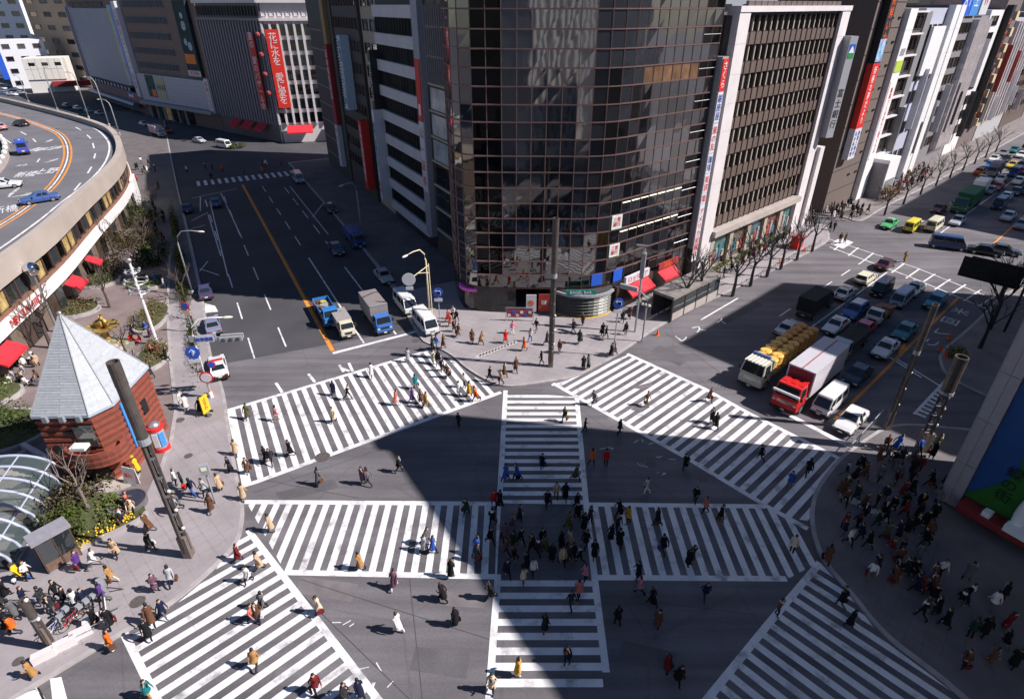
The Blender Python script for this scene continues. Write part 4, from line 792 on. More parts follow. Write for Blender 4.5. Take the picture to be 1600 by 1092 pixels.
def near_u(px, z):
    P = G(*px, z); return min((seg_l[-1] * q / 600 for q in range(600)), key=lambda u: math.hypot(oat(u)[0][0] + cx - P[0], oat(u)[0][1] + cy - P[1]))
for px, w in (((112, 440), 3.0), ((148, 405), 1.8), ((-5, 552), 4.0)):
    (x, y), a = oat(near_u(px, 3), .0); awning(cv, (x - math.cos(a) * w / 2, y - math.sin(a) * w / 2), a, w, 3.3, 1.5, .8, AWN)
(x, y), a = oat(near_u((208, 300), 3), 0.2); MB().box(-2, 3, -.3, .3, 0, 5.5).obj('end_panel', WHITE, cv, (x, y, 0), a)
# markings on the roof road
def dmark(name, px, wd, m, z=9.008): b = MB(); b.strip(smooth([rl(p) for p in G10(px, 9.0)], 2), wd, z); return b.obj(name, m, cv)
dmark('edge_line', [(-80, 440), (0, 389), (68, 340), (92, 319), (129, 292), (154, 269), (167, 250), (172, 232), (169, 219), (151, 201), (106, 183), (64, 172), (0, 157)], .3, PAINT)
ctr = [(-60, 388), (20, 340), (46, 322), (82, 292), (98, 268), (106, 248), (106, 230), (100, 216), (88, 206), (62, 196), (40, 188), (0, 177), (-60, 165)]
ctr_w = smooth([rl(p) for p in G10(ctr, 9.0)], 2)
def off(pts, d):
    o = []
    for i, p in enumerate(pts):
        a = Vector(pts[max(0, i - 1)]); b = Vector(pts[min(len(pts) - 1, i + 1)]); t = (b - a).normalized(); o.append((p[0] + t.y * d, p[1] - t.x * d))
    return o
for d, m in ((-.55, YPAINT), (0, PAINT), (.55, YPAINT)): MB().strip(off(ctr_w, d), .28 if m is YPAINT else .22, 9.008).obj('centre_line', m, cv)
for a, b in (((112, 330), (127, 287)), ((118, 120 + 200), (127, 286)), ((137, 271), (143, 261)), ((147, 248), (149, 240)), ((147, 232), (145, 224)), ((142, 217), (136, 211)), ((127, 204), (118, 199)), ((58, 254), (62, 248)), ((56, 222), (51, 217)), ((41, 211), (32, 206)), ((14, 305), (30, 293)), ((116, 298), (126, 286))):
    if a[1] > 315: continue
    dmark('lane_dash', [a, ((a[0] + b[0]) / 2, (a[1] + b[1]) / 2), b], .25, PAINT)
def deck_text(body, px, size, a):
    o = text(body, size * .5, PAINT, cv, (*rl(G(*px, 9.0)), 8.995), (0, 0, a), name='road_lettering'); o.scale = (.8, 2.3, 1)
deck_text('上野', (80, 232), 3.6, R_(-8)); deck_text('上野', (72, 268), 4.0, R_(22)); deck_text('新橋', (57, 234), 3.2, R_(-8)); deck_text('新橋', (40, 273), 3.6, R_(22)); deck_text('↑', (75, 221), 4.2, R_(12)); deck_text('↑', (78, 252), 4.2, R_(-4)); deck_text('↑', (35, 305), 4.6, R_(-38)); deck_text('↶', (33, 259), 4.0, R_(-8)); deck_text('新橋', (8, 328), 3.5, R_(36))
dmark('lane_line', [(0, 213), (8, 218), (17, 224)], .22, PAINT); dmark('lane_dash', [(13, 308), (30, 294)], .25, PAINT)
iw = smooth([rl(p) for p in G10([(-60, 195), (-20, 205), (2, 217), (10, 228), (10, 242), (3, 258), (-14, 275), (-60, 300)], 9.4)], 2)
MB().strip(iw, .8, 8.9, z1=9.9).obj('inner_parapet', CONC, cv); MB().prism(iw, 8.9, 9.3).obj('planted_well', LEAFD, cv)
for q in range(16):
    p = iw[int(q * (len(iw) - 1) / 15)]; MB().sphere((p[0], p[1], 10.0), .45, 6, 4).obj('planter_block', WHITE, cv)
# ---------------------------------------------------------------- lamps, poles and signs
def arch_lamp(name, label, base, h, reach, a, m=WHITE, z0=0.13, group=None):
    r = thing(name, label, 'street lamp', (*base, z0), a, group)
    MB().path([(0, 0, 0), (0, 0, h * .8), (reach * .06, 0, h * .9), (reach * .3, 0, h * .985), (reach * .65, 0, h), (reach, 0, h - .05)], [.11, .09, .08, .07, .06, .05], 8).obj('pole', m, r, smooth=True)
    MB().sphere((reach + .35, 0, h - .08), .5, 8, 5, sq=(1, .34, .22)).obj('lamp_head', LAMPW, r, smooth=True); MB().lathe([(.2, 0), (.2, .5), (.13, .6)], 8).obj('base', m, r)
    return r
a1_ = arch_lamp('street_lamp', 'white arched street lamp over the police car at the plaza kerb', G(331, 622), 8.2, 2.9, R_(10))
MB().box(-.35, 1.9, -.1, .1, 6.0, 6.55).obj('crossing_sign_bar', GREYM, a1_); pl = MB().box(.2, 1.7, -.16, -.1, 5.9, 6.5).obj('street_name_plate', mat('plate_blue_white', (0.45, 0.45, 0.62), var=.05), a1_); text('数寄屋橋', .36, BLUT, pl, (.95, -.18, 6.2))
for k in range(2):
    sh = MB().box(2.3, 4.2, -.15 - k * .5, .12 - k * .5, 6.0, 6.45).obj('signal_head', GREYM, a1_)
    for j in range(3): MB().sphere((2.65 + j * .6, -.16 - k * .5, 6.2), .2, 8, 4, sq=(1, .6, 1)).obj('signal_lens', mat('dark_lens', (0.05, 0.05, 0.055), rough=.2, var=0), sh)
MB().path([(1.9, 0, 6.25), (2.4, 0, 6.25)], .05, 5).obj('signal_arm', GREYM, a1_)
def disc(r, n=20, dep=.05):
    b = MB(); vs = [(rr * math.cos(2 * math.pi * i / n), -d, rr * math.sin(2 * math.pi * i / n)) for rr, d in ((r, 0), (r, dep)) for i in range(n)]
    b.add(vs, [tuple(range(n)), tuple(range(n, 2 * n))[::-1]] + [(i, n + i, n + (i + 1) % n, (i + 1) % n) for i in range(n)]); return b
def disc_on(par, r, m, loc, name='sign_disc', rim=None):
    o = disc(r).obj(name, m, par, loc)
    if rim: disc(r * .78, dep=.07).obj('sign_face', rim, o, (0, -.01, 0))
    return o
d_ = disc_on(a1_, .62, BLUE, (-.35, -.2, 5.0)); text('↑', .9, WHT, d_, (0, -.09, 0)); MB().box(-.85, .15, -.25, -.18, 3.95, 4.3).obj('plate', BOARDW, a1_)
disc_on(a1_, .6, REDT, (.15, -.2, 2.3), rim=BOARDW); disc_on(a1_, .35, REDT, (.9, -.15, 3.6), rim=BLUE)
l2 = arch_lamp('street_lamp', 'cream arched street lamp with round white signboard by the shaded avenue', G(672, 494), 8.6, 3.0, HL + math.pi / 2 + R_(30), mat('cream_paint', (0.72, 0.62, 0.42), rough=.5, var=.06))
MB().path([(-.45, 0, 0), (-.4, 0, 6.4)], .06, 6).obj('second_pole', mat('cream_paint', ()), l2); MB().path([(-.4, 0, 6.2), (2.8, .1, 5.8)], .05, 5).obj('sign_arm', mat('cream_paint', ()), l2); MB().path([(-.4, 0, 5.3), (1.6, .05, 5.95)], .04, 5).obj('sign_brace', mat('cream_paint', ()), l2)
s_ = disc(.75).obj('round_sign', BOARDW, l2, (3.2, .1, 5.8), -(HL + math.pi / 2 + R_(30))); MB().box(-.4, .4, -.06, .02, -1.25, -.85).obj('plate', BOARDW, s_)
arch_lamp('street_lamp', 'pale green arched street lamp in the shade of the banded block', G(566, 366), 8.4, 2.6, HL + math.pi / 2 + R_(30), mat('pale_green_paint', (0.35, 0.5, 0.48), var=.05))
arch_lamp('street_lamp', 'grey straight street lamp beside the bare hedge along the avenue', G(302, 462), 8.5, 3.0, R_(-5), GREYM)
for i, (px, rch, lab) in enumerate((((90, 172), 1.6, 'lamp on the roof road wall before the white panelled building'), ((139, 185), -2.6, 'lamp on the roof road wall before the cinema front'), ((171, 197), -2.8, 'curved lamp on the roof road wall, second from its bend'), ((187, 211), -3.0, 'twin armed lamp at the sharpest bend of the roof road'), ((45, 160), -2.2, 'lamp on the roof road wall beside parked cars'))):
    x, y = G(*px, 10); arch_lamp('roof_road_lamp', lab, (x, y), 9.5 if i < 3 else 6.5, rch, R_(-20), GREYM, 9.9, 'lamps along the roof road wall')
# tall slatted light pillars
def light_pillar(label, base, h, r=.42, lean=0):
    p = thing('light_pillar', label, 'light pillar', (*base, .13), lean, 'tall slatted light pillars')
    MB().lathe([(r * 1.0, h * .66), (r, h * .9), (r * 1.05, h * .9), (r * 1.05, h), (r * .8, h), (r * .8, h - .25), (.05, h - .3)], 14).obj('lantern', mat('pillar_bronze', (0.075, 0.062, 0.056), rough=.5, var=.35, scale=1.5), p)
    MB().lathe([(r * 1.08, h * .63), (r * 1.08, h * .66)], 14).obj('collar', GREYM, p)
    for i in range(3): a = 2 * math.pi * i / 3 + .4; MB().box(-.09, .09, -.09, .09, 0.6, h * .63).obj('rod', mat('pillar_bronze', ()), p, (r * .6 * math.cos(a), r * .6 * math.sin(a), 0), a)
    for k in range(6): MB().lathe([(r * .78, .8 + k * h * .1), (r * .78, .93 + k * h * .1)], 10).obj('ring', mat('clamp', (0.10, 0.10, 0.11), var=.2), p)
    MB().box(-r * .8, r * .8, -r * .8, r * .8, 0, 1.9).obj('plinth', mat('plinth_brown', (0.15, 0.12, 0.105), var=.15), p)
    for k in range(3): MB().sphere((r * .9, 0, 2.6 + k * 1.6), .12, 6, 4).obj('signal_globe', LAMPW, p)
    return p
light_pillar('tall slatted light pillar standing before the glass tower', G(860, 574), 15.5, .29)
light_pillar('tall slatted light pillar with dark cap in front of the brick police box', G(297, 870), 15.2, .33)
light_pillar('slimmer slatted light pillar beside the white sedan at the right corner', G(1384, 672), 12.0, .24)
light_pillar('thickest slatted light pillar amid the shaded crowd at the right corner', G(1438, 705), 9.0, .46)
light_pillar('short slatted light pillar close to the cluster of bicycles', G(84, 1014), 4.2, .22)
# signs on poles
def sign_pole(label, base, h, kind='arrow', z0=.13, m=GREYM, a=0.0):
    r = thing('road_sign', label, 'road sign', (*base, z0), a); MB().path([(0, 0, 0), (0, 0, h)], .06, 6).obj('pole', m, r)
    if kind == 'arrow': d = disc_on(r, .55, BLUE, (0, -.1, h - .4)); text('↰', .8, WHT, d, (0, -.09, 0)); MB().box(-.45, .45, -.13, -.07, h - 1.5, h - 1.12).obj('plate', BOARDW, r)
    if kind == 'nopark': disc_on(r, .45, REDT, (0, -.1, h - .3), rim=BLUE); MB().box(-.3, .3, -.13, -.07, h - 1.5, h - .85).obj('plate', mat('peach', (0.7, 0.45, 0.35), var=.05), r)
    return r
sign_pole('blue round arrow sign in front of the sign column, by the white vans', G(688, 510), 4.6)
sign_pole('blue round arrow sign on the sunlit tower pavement', G(958, 558), 6.6)
sign_pole('round no parking sign among the hedge by the avenue', G(303, 520), 3.6, 'nopark')
sg1 = thing('signal_gantry', 'street corner signal post with overhead bar and lenses by the bus shelter', 'traffic signal', (*G(1003, 535), .13), R_(-35))
MB().path([(0, 0, 0), (0, 0, 5.2), (-.6, 0, 5.6), (-3.0, 0, 5.75)], .09, 6).obj('pole', GREYM, sg1); MB().box(-3.2, -1.2, -.15, .15, 5.6, 6.1).obj('bar', GREYM, sg1)
for j in range(3): MB().sphere((-.3 + j * .35, -.3, 4.6), .2, 8, 4).obj('signal_lens', LAMPW, sg1)
MB().box(-.5, .6, -.3, -.05, 4.3, 4.9).obj('signal_head', DARK, sg1)
fl2 = thing('flood_lamp_post', 'grey lamp post with flat top arm in front of the red awning', 'street lamp', (*G(992, 520), .13), R_(-20)); MB().path([(0, 0, 0), (0, 0, 10.2)], .12, 6).obj('pole', GREYM, fl2); MB().box(-.9, .3, -.1, .1, 10.1, 10.25).obj('arm', STEEL, fl2); MB().box(-.22, .22, -.25, .25, 6.6, 9.4).obj('sign_case', GREYM, fl2)
big = thing('direction_sign', 'big dark overhead direction sign seen from behind above the right street', 'direction sign', (*G(1568, 520), .13), HR + math.pi / 2)
MB().path([(0, 0, 0), (0, 0, 7.2), (.3, 0, 7.4), (5.5, 0, 7.4)], .13, 8).obj('pole', DARK, big); MB().box(.5, 6.2, -.1, .1, 5.0, 7.3).obj('board_back', BLACK, big)
for z in (5.5, 6.2, 6.9): MB().box(.5, 6.2, .1, .18, z, z + .1).obj('rib', DARK, big)
# white mast with a ring of floodlights, mirrored ball pole
ms = thing('floodlight_mast', 'white mast crowned with a ring of small floodlights in the plaza', 'floodlight mast', (*G(247, 540), .13))
MB().path([(0, 0, 0), (0, 0, 9.6)], [.17, .12], 8).obj('mast', WHITE, ms)
for k, (z, rr) in enumerate(((6.3, 1.0), (7.4, 1.15), (8.5, .7))):
    MB().path([(rr * math.cos(R_(a)), rr * math.sin(R_(a)), z) for a in range(0, 361, 30)], .05, 5).obj('ring', STEEL, ms)
    for i in range(6): a = i * 1.047 + k; MB().sphere((rr * math.cos(a), rr * math.sin(a), z + .12), .15, 6, 4).obj('floodlight', GREYM, ms)
    MB().box(-rr, rr, -.05, .05, z - .05, z + .05).obj('arm', WHITE, ms)
MB().sphere((0, 0, 9.7), .28, 8, 5).obj('finial', STEEL, ms)
mp = thing('mirror_ball_pole', 'pole topped by a large mirrored ball before the arcade windows', 'sculpture', (*G(92, 520), .13)); MB().path([(0, 0, 0), (0, 0, 7.0)], [.16, .10], 8).obj('pole', STEEL, mp); MB().sphere((0, 0, 7.6), .75, 16, 10).obj('mirror_ball', mat('mirror', (0.75, 0.78, 0.85), rough=.03, metal=1, var=0), mp, smooth=True)
# ---------------------------------------------------------------- police box
wB = 3.9; aB = R_(2)
pbx = thing('police_box', 'small red brick police box with a tall pale pyramid roof', 'police box', (*G(104, 752), .13), aB)
DB = 6.5; H6 = 6.0
foot = [(0, 0), (wB, 0), (wB + .9, 1.5), (wB + .9, DB), (0, DB)]
BR1 = mat('brick_red', (0.26, 0.062, 0.036), rough=.85, var=.2, scale=3, rnd=.12); BR2 = mat('brick_dark', (0.15, 0.045, 0.03), rough=.85, var=.15, rnd=.1)
nc = 22
for k in range(nc): # courses: proud rows alternating with recessed ones
    e = 0.0 if k % 2 else .07; z0 = k * H6 / nc
    MB().prism([(x + (-e if x <= 0 else e), y + (-e if y <= 0 else e)) for x, y in foot], z0, z0 + H6 / nc, 0).obj('brick_course', BR2 if k % 2 else BR1, pbx)
MB().prism([(-.15, -.15), (wB + .06, -.15), (wB + 1.05, 1.3), (wB + 1.05, DB + .12), (-.15, DB + .12)], H6, H6 + .22).obj('eaves', mat('eaves_blue', (0.36, 0.42, 0.50), rough=.5, var=.08), pbx)
apex = Vector((2.3, DB * .5, 12.75)); ev = [(-.12, -.12), (wB + .05, -.12), (wB + 1.02, 1.3), (wB + 1.02, DB + .12), (-.12, DB + .12)]
SH = [mat('roof_shingle_%d' % i, c, rough=.6, var=.08, rnd=.04, scale=4) for i, c in enumerate(((0.39, 0.41, 0.44), (0.36, 0.38, 0.41), (0.42, 0.44, 0.475)))]
MB().add([(x, y, H6 + .2) for x, y in ev] + [tuple(apex)], [(i, (i + 1) % 5, 5) for i in range(5)]).obj('roof', SH[0], pbx)
for i in range(3): # shingle rows on the three slopes that show
    a = Vector((*ev[i], H6 + .2)); b = Vector((*ev[(i + 1) % 5], H6 + .2)); nrm = (b - a).cross(apex - a).normalized(); rows = 36
    for k in range(rows):
        f0, f1 = k / rows, (k + 1) / rows; wseg = (b - a).length * (1 - f0); cnt = max(1, int(wseg / 1.9)); sh_ = (k % 2) * .5
        for c in range(cnt + (k % 2)):
            g0, g1 = max(0, (c - sh_) / cnt), min(1, (c + 1 - sh_) / cnt)
            if g1 <= g0: continue
            P = lambda f, g, o: (a + (b - a) * g) * (1 - f) + apex * f + nrm * (o * .5)
            if i == 2 and k % 3: continue
            ee = .004 / max(.1, g1 - g0)
            MB().add([P(f0, g0 + ee, .06), P(f0, g1 - ee, .06), P(f1, g1 - ee, .02), P(f1, g0 + ee, .02), P(f0, g0 + ee, 0), P(f0, g1 - ee, 0)], [(0, 1, 2, 3), (4, 5, 1, 0)]).obj('shingle', SH[(k * 3 + c * 5 + random.randint(0, 1)) % 3], pbx)
[MB().path([Vector((*ev[i], H6 + .25)), apex + Vector((0, 0, .05))], .05, 4).obj('ridge_cap', GREYM, pbx) for i in range(4)]
MB().sphere((apex.x, apex.y, apex.z + .05), .16, 8, 5).obj('finial', STEEL, pbx)
for x in (.7, 1.9, 3.1): MB().box(x, x + .35, -.36, -.12, H6 - .25, H6 + .25).obj('gutter_spout', mat('spout', (0.25, 0.27, 0.3), var=.1), pbx)
for x, z, w, h in ((.5, 2.6, .45, .9), (1.7, 4.4, .6, .35)): MB().box(x, x + w, -.12, .1, z, z + h).obj('window', BLACK, pbx)
MB().box(wB - 1.5, wB - .1, -.16, .1, 3.4, 5.2).obj('window', GLASSC, pbx); MB().box(wB + .8, wB + 1.02, 4.2, 4.9, 3.0, 4.2).obj('window', BLACK, pbx)
bn = MB().box(wB + .98, wB + 1.08, 1.9, 2.7, 1.6, 5.7).obj('banner', LBLUE, pbx); text('交通安全運動実施中', .5, WHT, bn, (wB + 1.1, 2.3, 3.65), (R_(90), 0, R_(90)), vert=True, space=.82)
bal = []
for a in range(-160, 41, 14): bal.append((wB - .3 + 2.0 * math.cos(R_(a)), -.1 + 1.5 * math.sin(R_(a))))
for k in range(5): MB().strip(bal, .16 + .05 * (k % 2), 2.5 + k * .25, z1=2.5 + (k + 1) * .25).obj('balcony_course', BR1 if k % 2 == 0 else BR2, pbx)
MB().prism(bal, 2.4, 2.6).obj('balcony_floor', BR2, pbx); MB().prism(bal, 0, .08).obj('entrance_floor', CONC, pbx)
MB().box(wB - 2.2, wB - .2, -.14, .08, 0, 2.4).obj('doorway', BLACK, pbx); MB().box(wB - 1.6, wB - .5, -1.1, -.4, 3.7, 3.95).obj('white_sign', WHT, pbx)
# advertising column, free standing boards, kiosk, canopy
ac = thing('advertising_column', 'red and silver advertising column with domed cap beside the police box', 'advertising column', (*G(255, 703), .13))
MB().lathe([(.62, 0), (.62, .35), (.6, .4)], 18).obj('base', RED, ac); MB().lathe([(.55, .4), (.55, 2.1)], 18).obj('drum', mat('silver_drum', (0.5, 0.5, 0.55), rough=.3, metal=.5, var=.3, scale=3), ac); MB().lathe([(.62, 2.1), (.64, 2.4), (.5, 2.42)], 18).obj('band', RED, ac); MB().lathe([(.5, 2.4), (.42, 2.6), (.22, 2.75), (.03, 2.8)], 18).obj('cap', STEEL, ac, smooth=True)
for i in range(3): a = R_(-130 + i * 50); MB().box(-.2, .2, -.03, .03, .6, 1.9).obj('poster', [YELLOW, BOARDW, LBLUE][i], ac, (.57 * math.cos(a), .57 * math.sin(a), 0), a + math.pi / 2)
yb = thing('notice_board', 'yellow free standing notice board at the kerb by the police car', 'notice board', (*G(325, 648), .13), R_(75)); MB().box(-.45, .45, -.05, .05, .2, 1.9).obj('board', YELLOW, yb); [MB().box(x, x + .06, -.3, .3, 0, .2).obj('foot', DARK, yb) for x in (-.4, .34)]; text('止まれ', .42, REDT, yb, (0, -.07, 1.1), vert=True)
wb2 = thing('notice_board', 'white folding notice board outside the brick police box doorway', 'notice board', (*G(210, 756), .13), R_(-15)); MB().add([(-.6, -.3, .05), (.6, -.3, .05), (.6, 0, 1.5), (-.6, 0, 1.5)], [(0, 1, 2, 3)]).box(-.6, .6, 0, .04, 0.05, 1.5).obj('panel', WHT, wb2); text('案内', .4, REDT, wb2, (0, -.2, .85), (R_(78), 0, 0))
wg = thing('pedestrian_signal', 'grey pedestrian signal post on the plaza corner', 'traffic signal', (*G(338, 788), .13), R_(20)); MB().path([(0, 0, 0), (0, 0, 3.4)], .07, 6).obj('pole', GREYM, wg); MB().box(-.3, .3, -.2, .2, 2.9, 3.7).obj('signal_head', GREYM, wg); MB().box(-.18, .18, -.23, -.2, 3.3, 3.6).obj('signal_lens', LAMPW, wg)
rt = thing('round_table', 'round dark topped planter tub in the plaza bed', 'planter', (*G(203, 792), .13)); MB().lathe([(1.25, 0), (1.3, .5), (1.32, .55), (1.2, .55), (1.2, .45), (.02, .45)], 24).obj('tub', mat('tub_grey', (0.16, 0.15, 0.16), rough=.5, var=.15), rt); MB().lathe([(1.18, .44), (1.18, .48)], 24).obj('water', mat('tub_water', (0.04, 0.045, 0.07), rough=.05, var=.1), rt)
# arched glass canopy of the underground entrance
ca, cb = G(28, 892), G(107, 758)
gc = thing('glass_canopy', 'arched glass canopy with pale steel ribs over the underground entrance', 'canopy', (*ca, .13), math.atan2(cb[1] - ca[1], cb[0] - ca[0]))
CG = bpy.data.materials.new('canopy_glass'); CG.use_nodes = True; b_ = CG.node_tree.nodes['Principled BSDF']; b_.inputs['Base Color'].default_value = (0.10, 0.135, 0.135, 1); b_.inputs['Roughness'].default_value = .04; b_.inputs['Alpha'].default_value = .5
PRIB = mat('rib_paint', (0.40, 0.43, 0.53), rough=.35, var=.05)
RWX = 3.6; rz_ = 2.6
def arcp(a, x): return (x, RWX + RWX * -math.cos(a), .4 + rz_ * math.sin(a))
nx_ = 7; na = 5
for i in range(nx_ + 1): MB().path([arcp(math.pi * k / 20, i * 1.25) for k in range(21)], .11, 6).obj('rib', PRIB, gc, smooth=True)
for j in range(na + 1): MB().path([arcp(math.pi * j / na, x * 1.25) for x in range(nx_ + 1)], .06, 5).obj('purlin', PRIB, gc)
for i in range(nx_):
    for j in range(na):
        b = MB(); q = [arcp(math.pi * (j + f / 3) / na, (i + .0) * 1.25 + .08) for f in range(4)]; q2 = [arcp(math.pi * (j + f / 3) / na, (i + 1) * 1.25 - .08) for f in range(4)]
        b.add(q + q2, [(k, k + 1, k + 5, k + 4) for k in range(3)]).obj('pane', CG, gc)
MB().box(0, 10, .2, 7.6, -.02, .03).obj('stair_floor', mat('stair_dark', (0.07, 0.07, 0.075), var=.2), gc)
for i in range(7): MB().box(2 + i * .9, 2.8 + i * .9, 1.5, 6.3, .03, .1 + .02 * i).obj('stair_step', CONC, gc)
for y in (0.1, 7.5): MB().box(0, 10, y, y + .25, 0, .45).obj('plinth', CONC, gc)
ki = thing('newspaper_kiosk', 'small brown glass kiosk with flat grey roof beside the canopy', 'kiosk', (*G(78, 899), .13), R_(53)); ki.scale = (.62, .8, 1)
MB().box(-.2, 3.4, -.2, 1.3, 2.6, 2.85).obj('roof', mat('kiosk_roof', (0.27, 0.26, 0.30), rough=.6, var=.1), ki)
for x in (0, 1.55, 3.1): MB().box(x, x + .12, 0, .12, 0, 2.6).obj('post', FRB, ki); MB().box(x, x + .12, 1.0, 1.12, 0, 2.6).obj('post', FRB, ki)
for x in (.14, 1.7): MB().box(x, x + 1.38, .04, .08, .8, 2.5).obj('pane', GLASS, ki); MB().box(x, x + 1.38, .03, .1, .1, .78).obj('panel', mat('kiosk_wood', (0.16, 0.10, 0.07), var=.2), ki)
MB().box(.1, 3.1, .9, 1.1, .1, 1.6).obj('counter', mat('kiosk_wood', ()), ki)
for i in range(7): MB().box(.3 + i * .4, .6 + i * .4, .6, .85, 1.0 + .1 * (i % 3), 1.4 + .1 * (i % 3)).obj('goods', [YELLOW, GREEN, RED, WHT, ORANGE][i % 5], ki)
# subway shelter by the tower
be = thing('subway_shelter', 'dark glazed subway entrance shelter with flat stained roof beside the right street', 'shelter', (*RS(55.0, -32.4), .13), HR)
MB().box(0, 10.2, 0, 2.9, 2.75, 3.1).obj('roof', mat('stained_roof', (0.20, 0.18, 0.17), rough=.9, var=.35, scale=.9), be)
for i in range(5): MB().box(i * 2.5, i * 2.5 + .2, .02, .2, 0, 2.75).obj('post', DARK, be); MB().box(i * 2.5, i * 2.5 + .2, 2.65, 2.85, 0, 2.75).obj('post', DARK, be)
for i in range(4): MB().box(i * 2.5 + .22, i * 2.5 + 2.48, .06, .1, 1.0, 2.6).obj('pane', GLASS, be); MB().box(i * 2.5 + .22, i * 2.5 + 2.48, .03, .14, .05, .98).obj('panel', CONC, be)
MB().box(.2, 10, 2.7, 2.8, 0, 2.7).obj('back_panel', mat('shelter_back', (0.08, 0.08, 0.085), rough=.2, var=.2), be)
sbd = thing('street_map_board', 'low information board with coloured panels at the tower entrance', 'notice board', (*G(812, 503), .13), R_(-2)); MB().path([(-1.6, 0, 0), (-1.6, 0, 1.7), (1.6, 0, 1.7), (1.6, 0, 0)], .06, 6).obj('frame', STEEL, sbd); MB().box(-1.5, 1.5, -.04, .04, .5, 1.6).obj('panel', mat('map_red', (0.30, 0.06, 0.08), var=.3), sbd)
for i in range(6): MB().box(-1.4 + i * .48, -1.05 + i * .48, -.07, -.04, .6 + .4 * (i % 2), .9 + .4 * (i % 2)).obj('map_patch', [WHT, BLUE, BOARDW][i % 3], sbd)
# cones, barrier, kerb blocks
cone0 = thing('traffic_cone', 'orange traffic cone on the road edge by the subway shelter', 'traffic cone', (*G(1027, 524), 0), group='traffic cones'); MB().box(-.22, .22, -.22, .22, 0, .05).obj('base', ORANGE, cone0); MB().lathe([(.17, .05), (.12, .3), (.05, .72), (.02, .75)], 10).obj('cone', mat('cone_orange', (0.85, 0.12, 0.03), var=.05), cone0)
for px, lab in (((1256, 394), 'orange traffic cone by the red stall on the far pavement'), ((1217, 413), 'orange traffic cone halfway along the bronze building kerb'), ((331, 617), 'orange traffic cone behind the police car at the kerb'), ((318, 583), 'orange traffic cone in the hedge near the police car'), ((1468, 549), 'red traffic cone on the shaded bay corner, nearest the road'), ((1476, 560), 'red traffic cone beside the yellow shrub'), ((1482, 531), 'red traffic cone farther along the shaded bay'), ((985, 457), 'orange traffic cone under the red awning')): dup(cone0, (*G(*px), .13), label=lab)
bn_ = thing('folding_barrier', 'black and white folding barrier frame on the near plaza pavement', 'barrier', (*G(168, 935), .13), R_(-55)); MB().path([(0, 0, 0), (0, 0, 1.0), (2.8, 0, 1.0), (2.8, 0, 0)], .05, 5).obj('frame', DARK, bn_); MB().path([(0, 0, 1.0), (-.1, .9, 0)], .04, 5).obj('strut', DARK, bn_); MB().path([(0, -.02, .5), (2.8, -.02, .5)], .04, 5).obj('rail', WHITE, bn_); MB().box(-.5, .4, -.2, .2, .3, 1.3).obj('box', GREYM, bn_)
kb0 = None
kbp = [(265, 985), (238, 1000), (210, 1015), (181, 1030)]
for i, px in enumerate(((150, 975), (130, 995), (105, 1012), (72, 1030))):
    lab = 'white concrete kerb block beside the parked bicycles, ' + ['nearest the zebra crossing', 'second from the zebra crossing', 'third from the zebra crossing', 'farthest from the zebra crossing'][i]
    if kb0 is None: kb0 = thing('kerb_block', lab, 'kerb block', (*G(*px), .13), R_(38), 'kerb blocks by the bicycles'); MB().prism([(-.55, -.2), (.55, -.2), (.5, .2), (-.5, .2)], 0, .55).obj('block', WSTONE, kb0); MB().path([(.5, 0, .4), (1.5, 0, .4)], .04, 5).obj('rail', STEEL, kb0)
    else: dup(kb0, (*G(*px), .13), label=lab)
gr0 = thing('guard_rail', 'white pavement guard rail by the stop line of the right street', 'guard rail', (*G(1322, 712), .13), HR)
MB().path([(0, 0, 0), (0, 0, .8), (2.4, 0, .8), (2.4, 0, 0)], .04, 5).obj('frame', GREYM, gr0); [MB().path([(.6 * i, 0, .05), (.6 * i, 0, .8)], .025, 4).obj('bar', GREYM, gr0) for i in range(1, 4)]
for k, lab in ((1, 'grey pavement guard rail second from the zebra, right street corner'), (2, 'grey pavement guard rail third from the zebra, right street corner')): p = RS(toR(G(1322, 712))[0] + 2.6 * k, toR(G(1322, 712))[1]); dup(gr0, (*p, .13), label=lab)
gr1 = [toR(G(1120, 468)), toR(G(1283, 388))]
for k in range(9):
    s = 70 + k * 2.7; dup(gr0, (*RS(s, -31.8), .13), label='grey guard rail along the bronze building kerb, %s from the shelter' % ['first', 'second', 'third', 'fourth', 'fifth', 'sixth', 'seventh', 'eighth', 'ninth'][k], group='guard rails along the bronze building')
st0 = thing('red_stall', 'red vending stall on the pavement by the far white pilaster', 'stall', (*G(1243, 388), .13), HR); MB().box(-.9, .9, -.6, .6, 0, 1.7).obj('body', RED, st0); MB().box(-1.0, 1.0, -.75, .75, 1.7, 1.85).obj('lid', mat('dull_red', (0.35, 0.05, 0.05), var=.2), st0); MB().box(-.7, .7, -.64, -.6, .9, 1.5).obj('opening', BLACK, st0)
# bicycles
def bicycle(label, p, a, m):
    r = thing('bicycle', label, 'bicycle', (*p, .13), a, 'bicycles parked by the near kerb')
    for x in (-.5, .5): MB().path([(x + .33 * math.cos(t * math.pi / 8), 0, .34 + .33 * math.sin(t * math.pi / 8)) for t in range(17)], .022, 5).obj('wheel', BLACK, r)
    MB().path([(-.5, 0, .34), (-.1, 0, .34), (.38, 0, .8), (-.18, 0, .75), (-.1, 0, .34)], .02, 5).path([(-.5, 0, .34), (-.18, 0, .75), (-.2, 0, .92)], .02, 5).path([(.5, 0, .34), (.38, 0, .85), (.36, 0, 1.0)], .02, 5).obj('frame', m, r)
    MB().path([(.3, -.25, 1.0), (.38, 0, 1.02), (.3, .25, 1.0)], .02, 5).obj('handlebar', STEEL, r); MB().box(-.33, -.08, -.07, .07, .9, .97).obj('saddle', BLACK, r); MB().box(.42, .7, -.15, .15, .75, 1.0).obj('basket', GREYM, r)
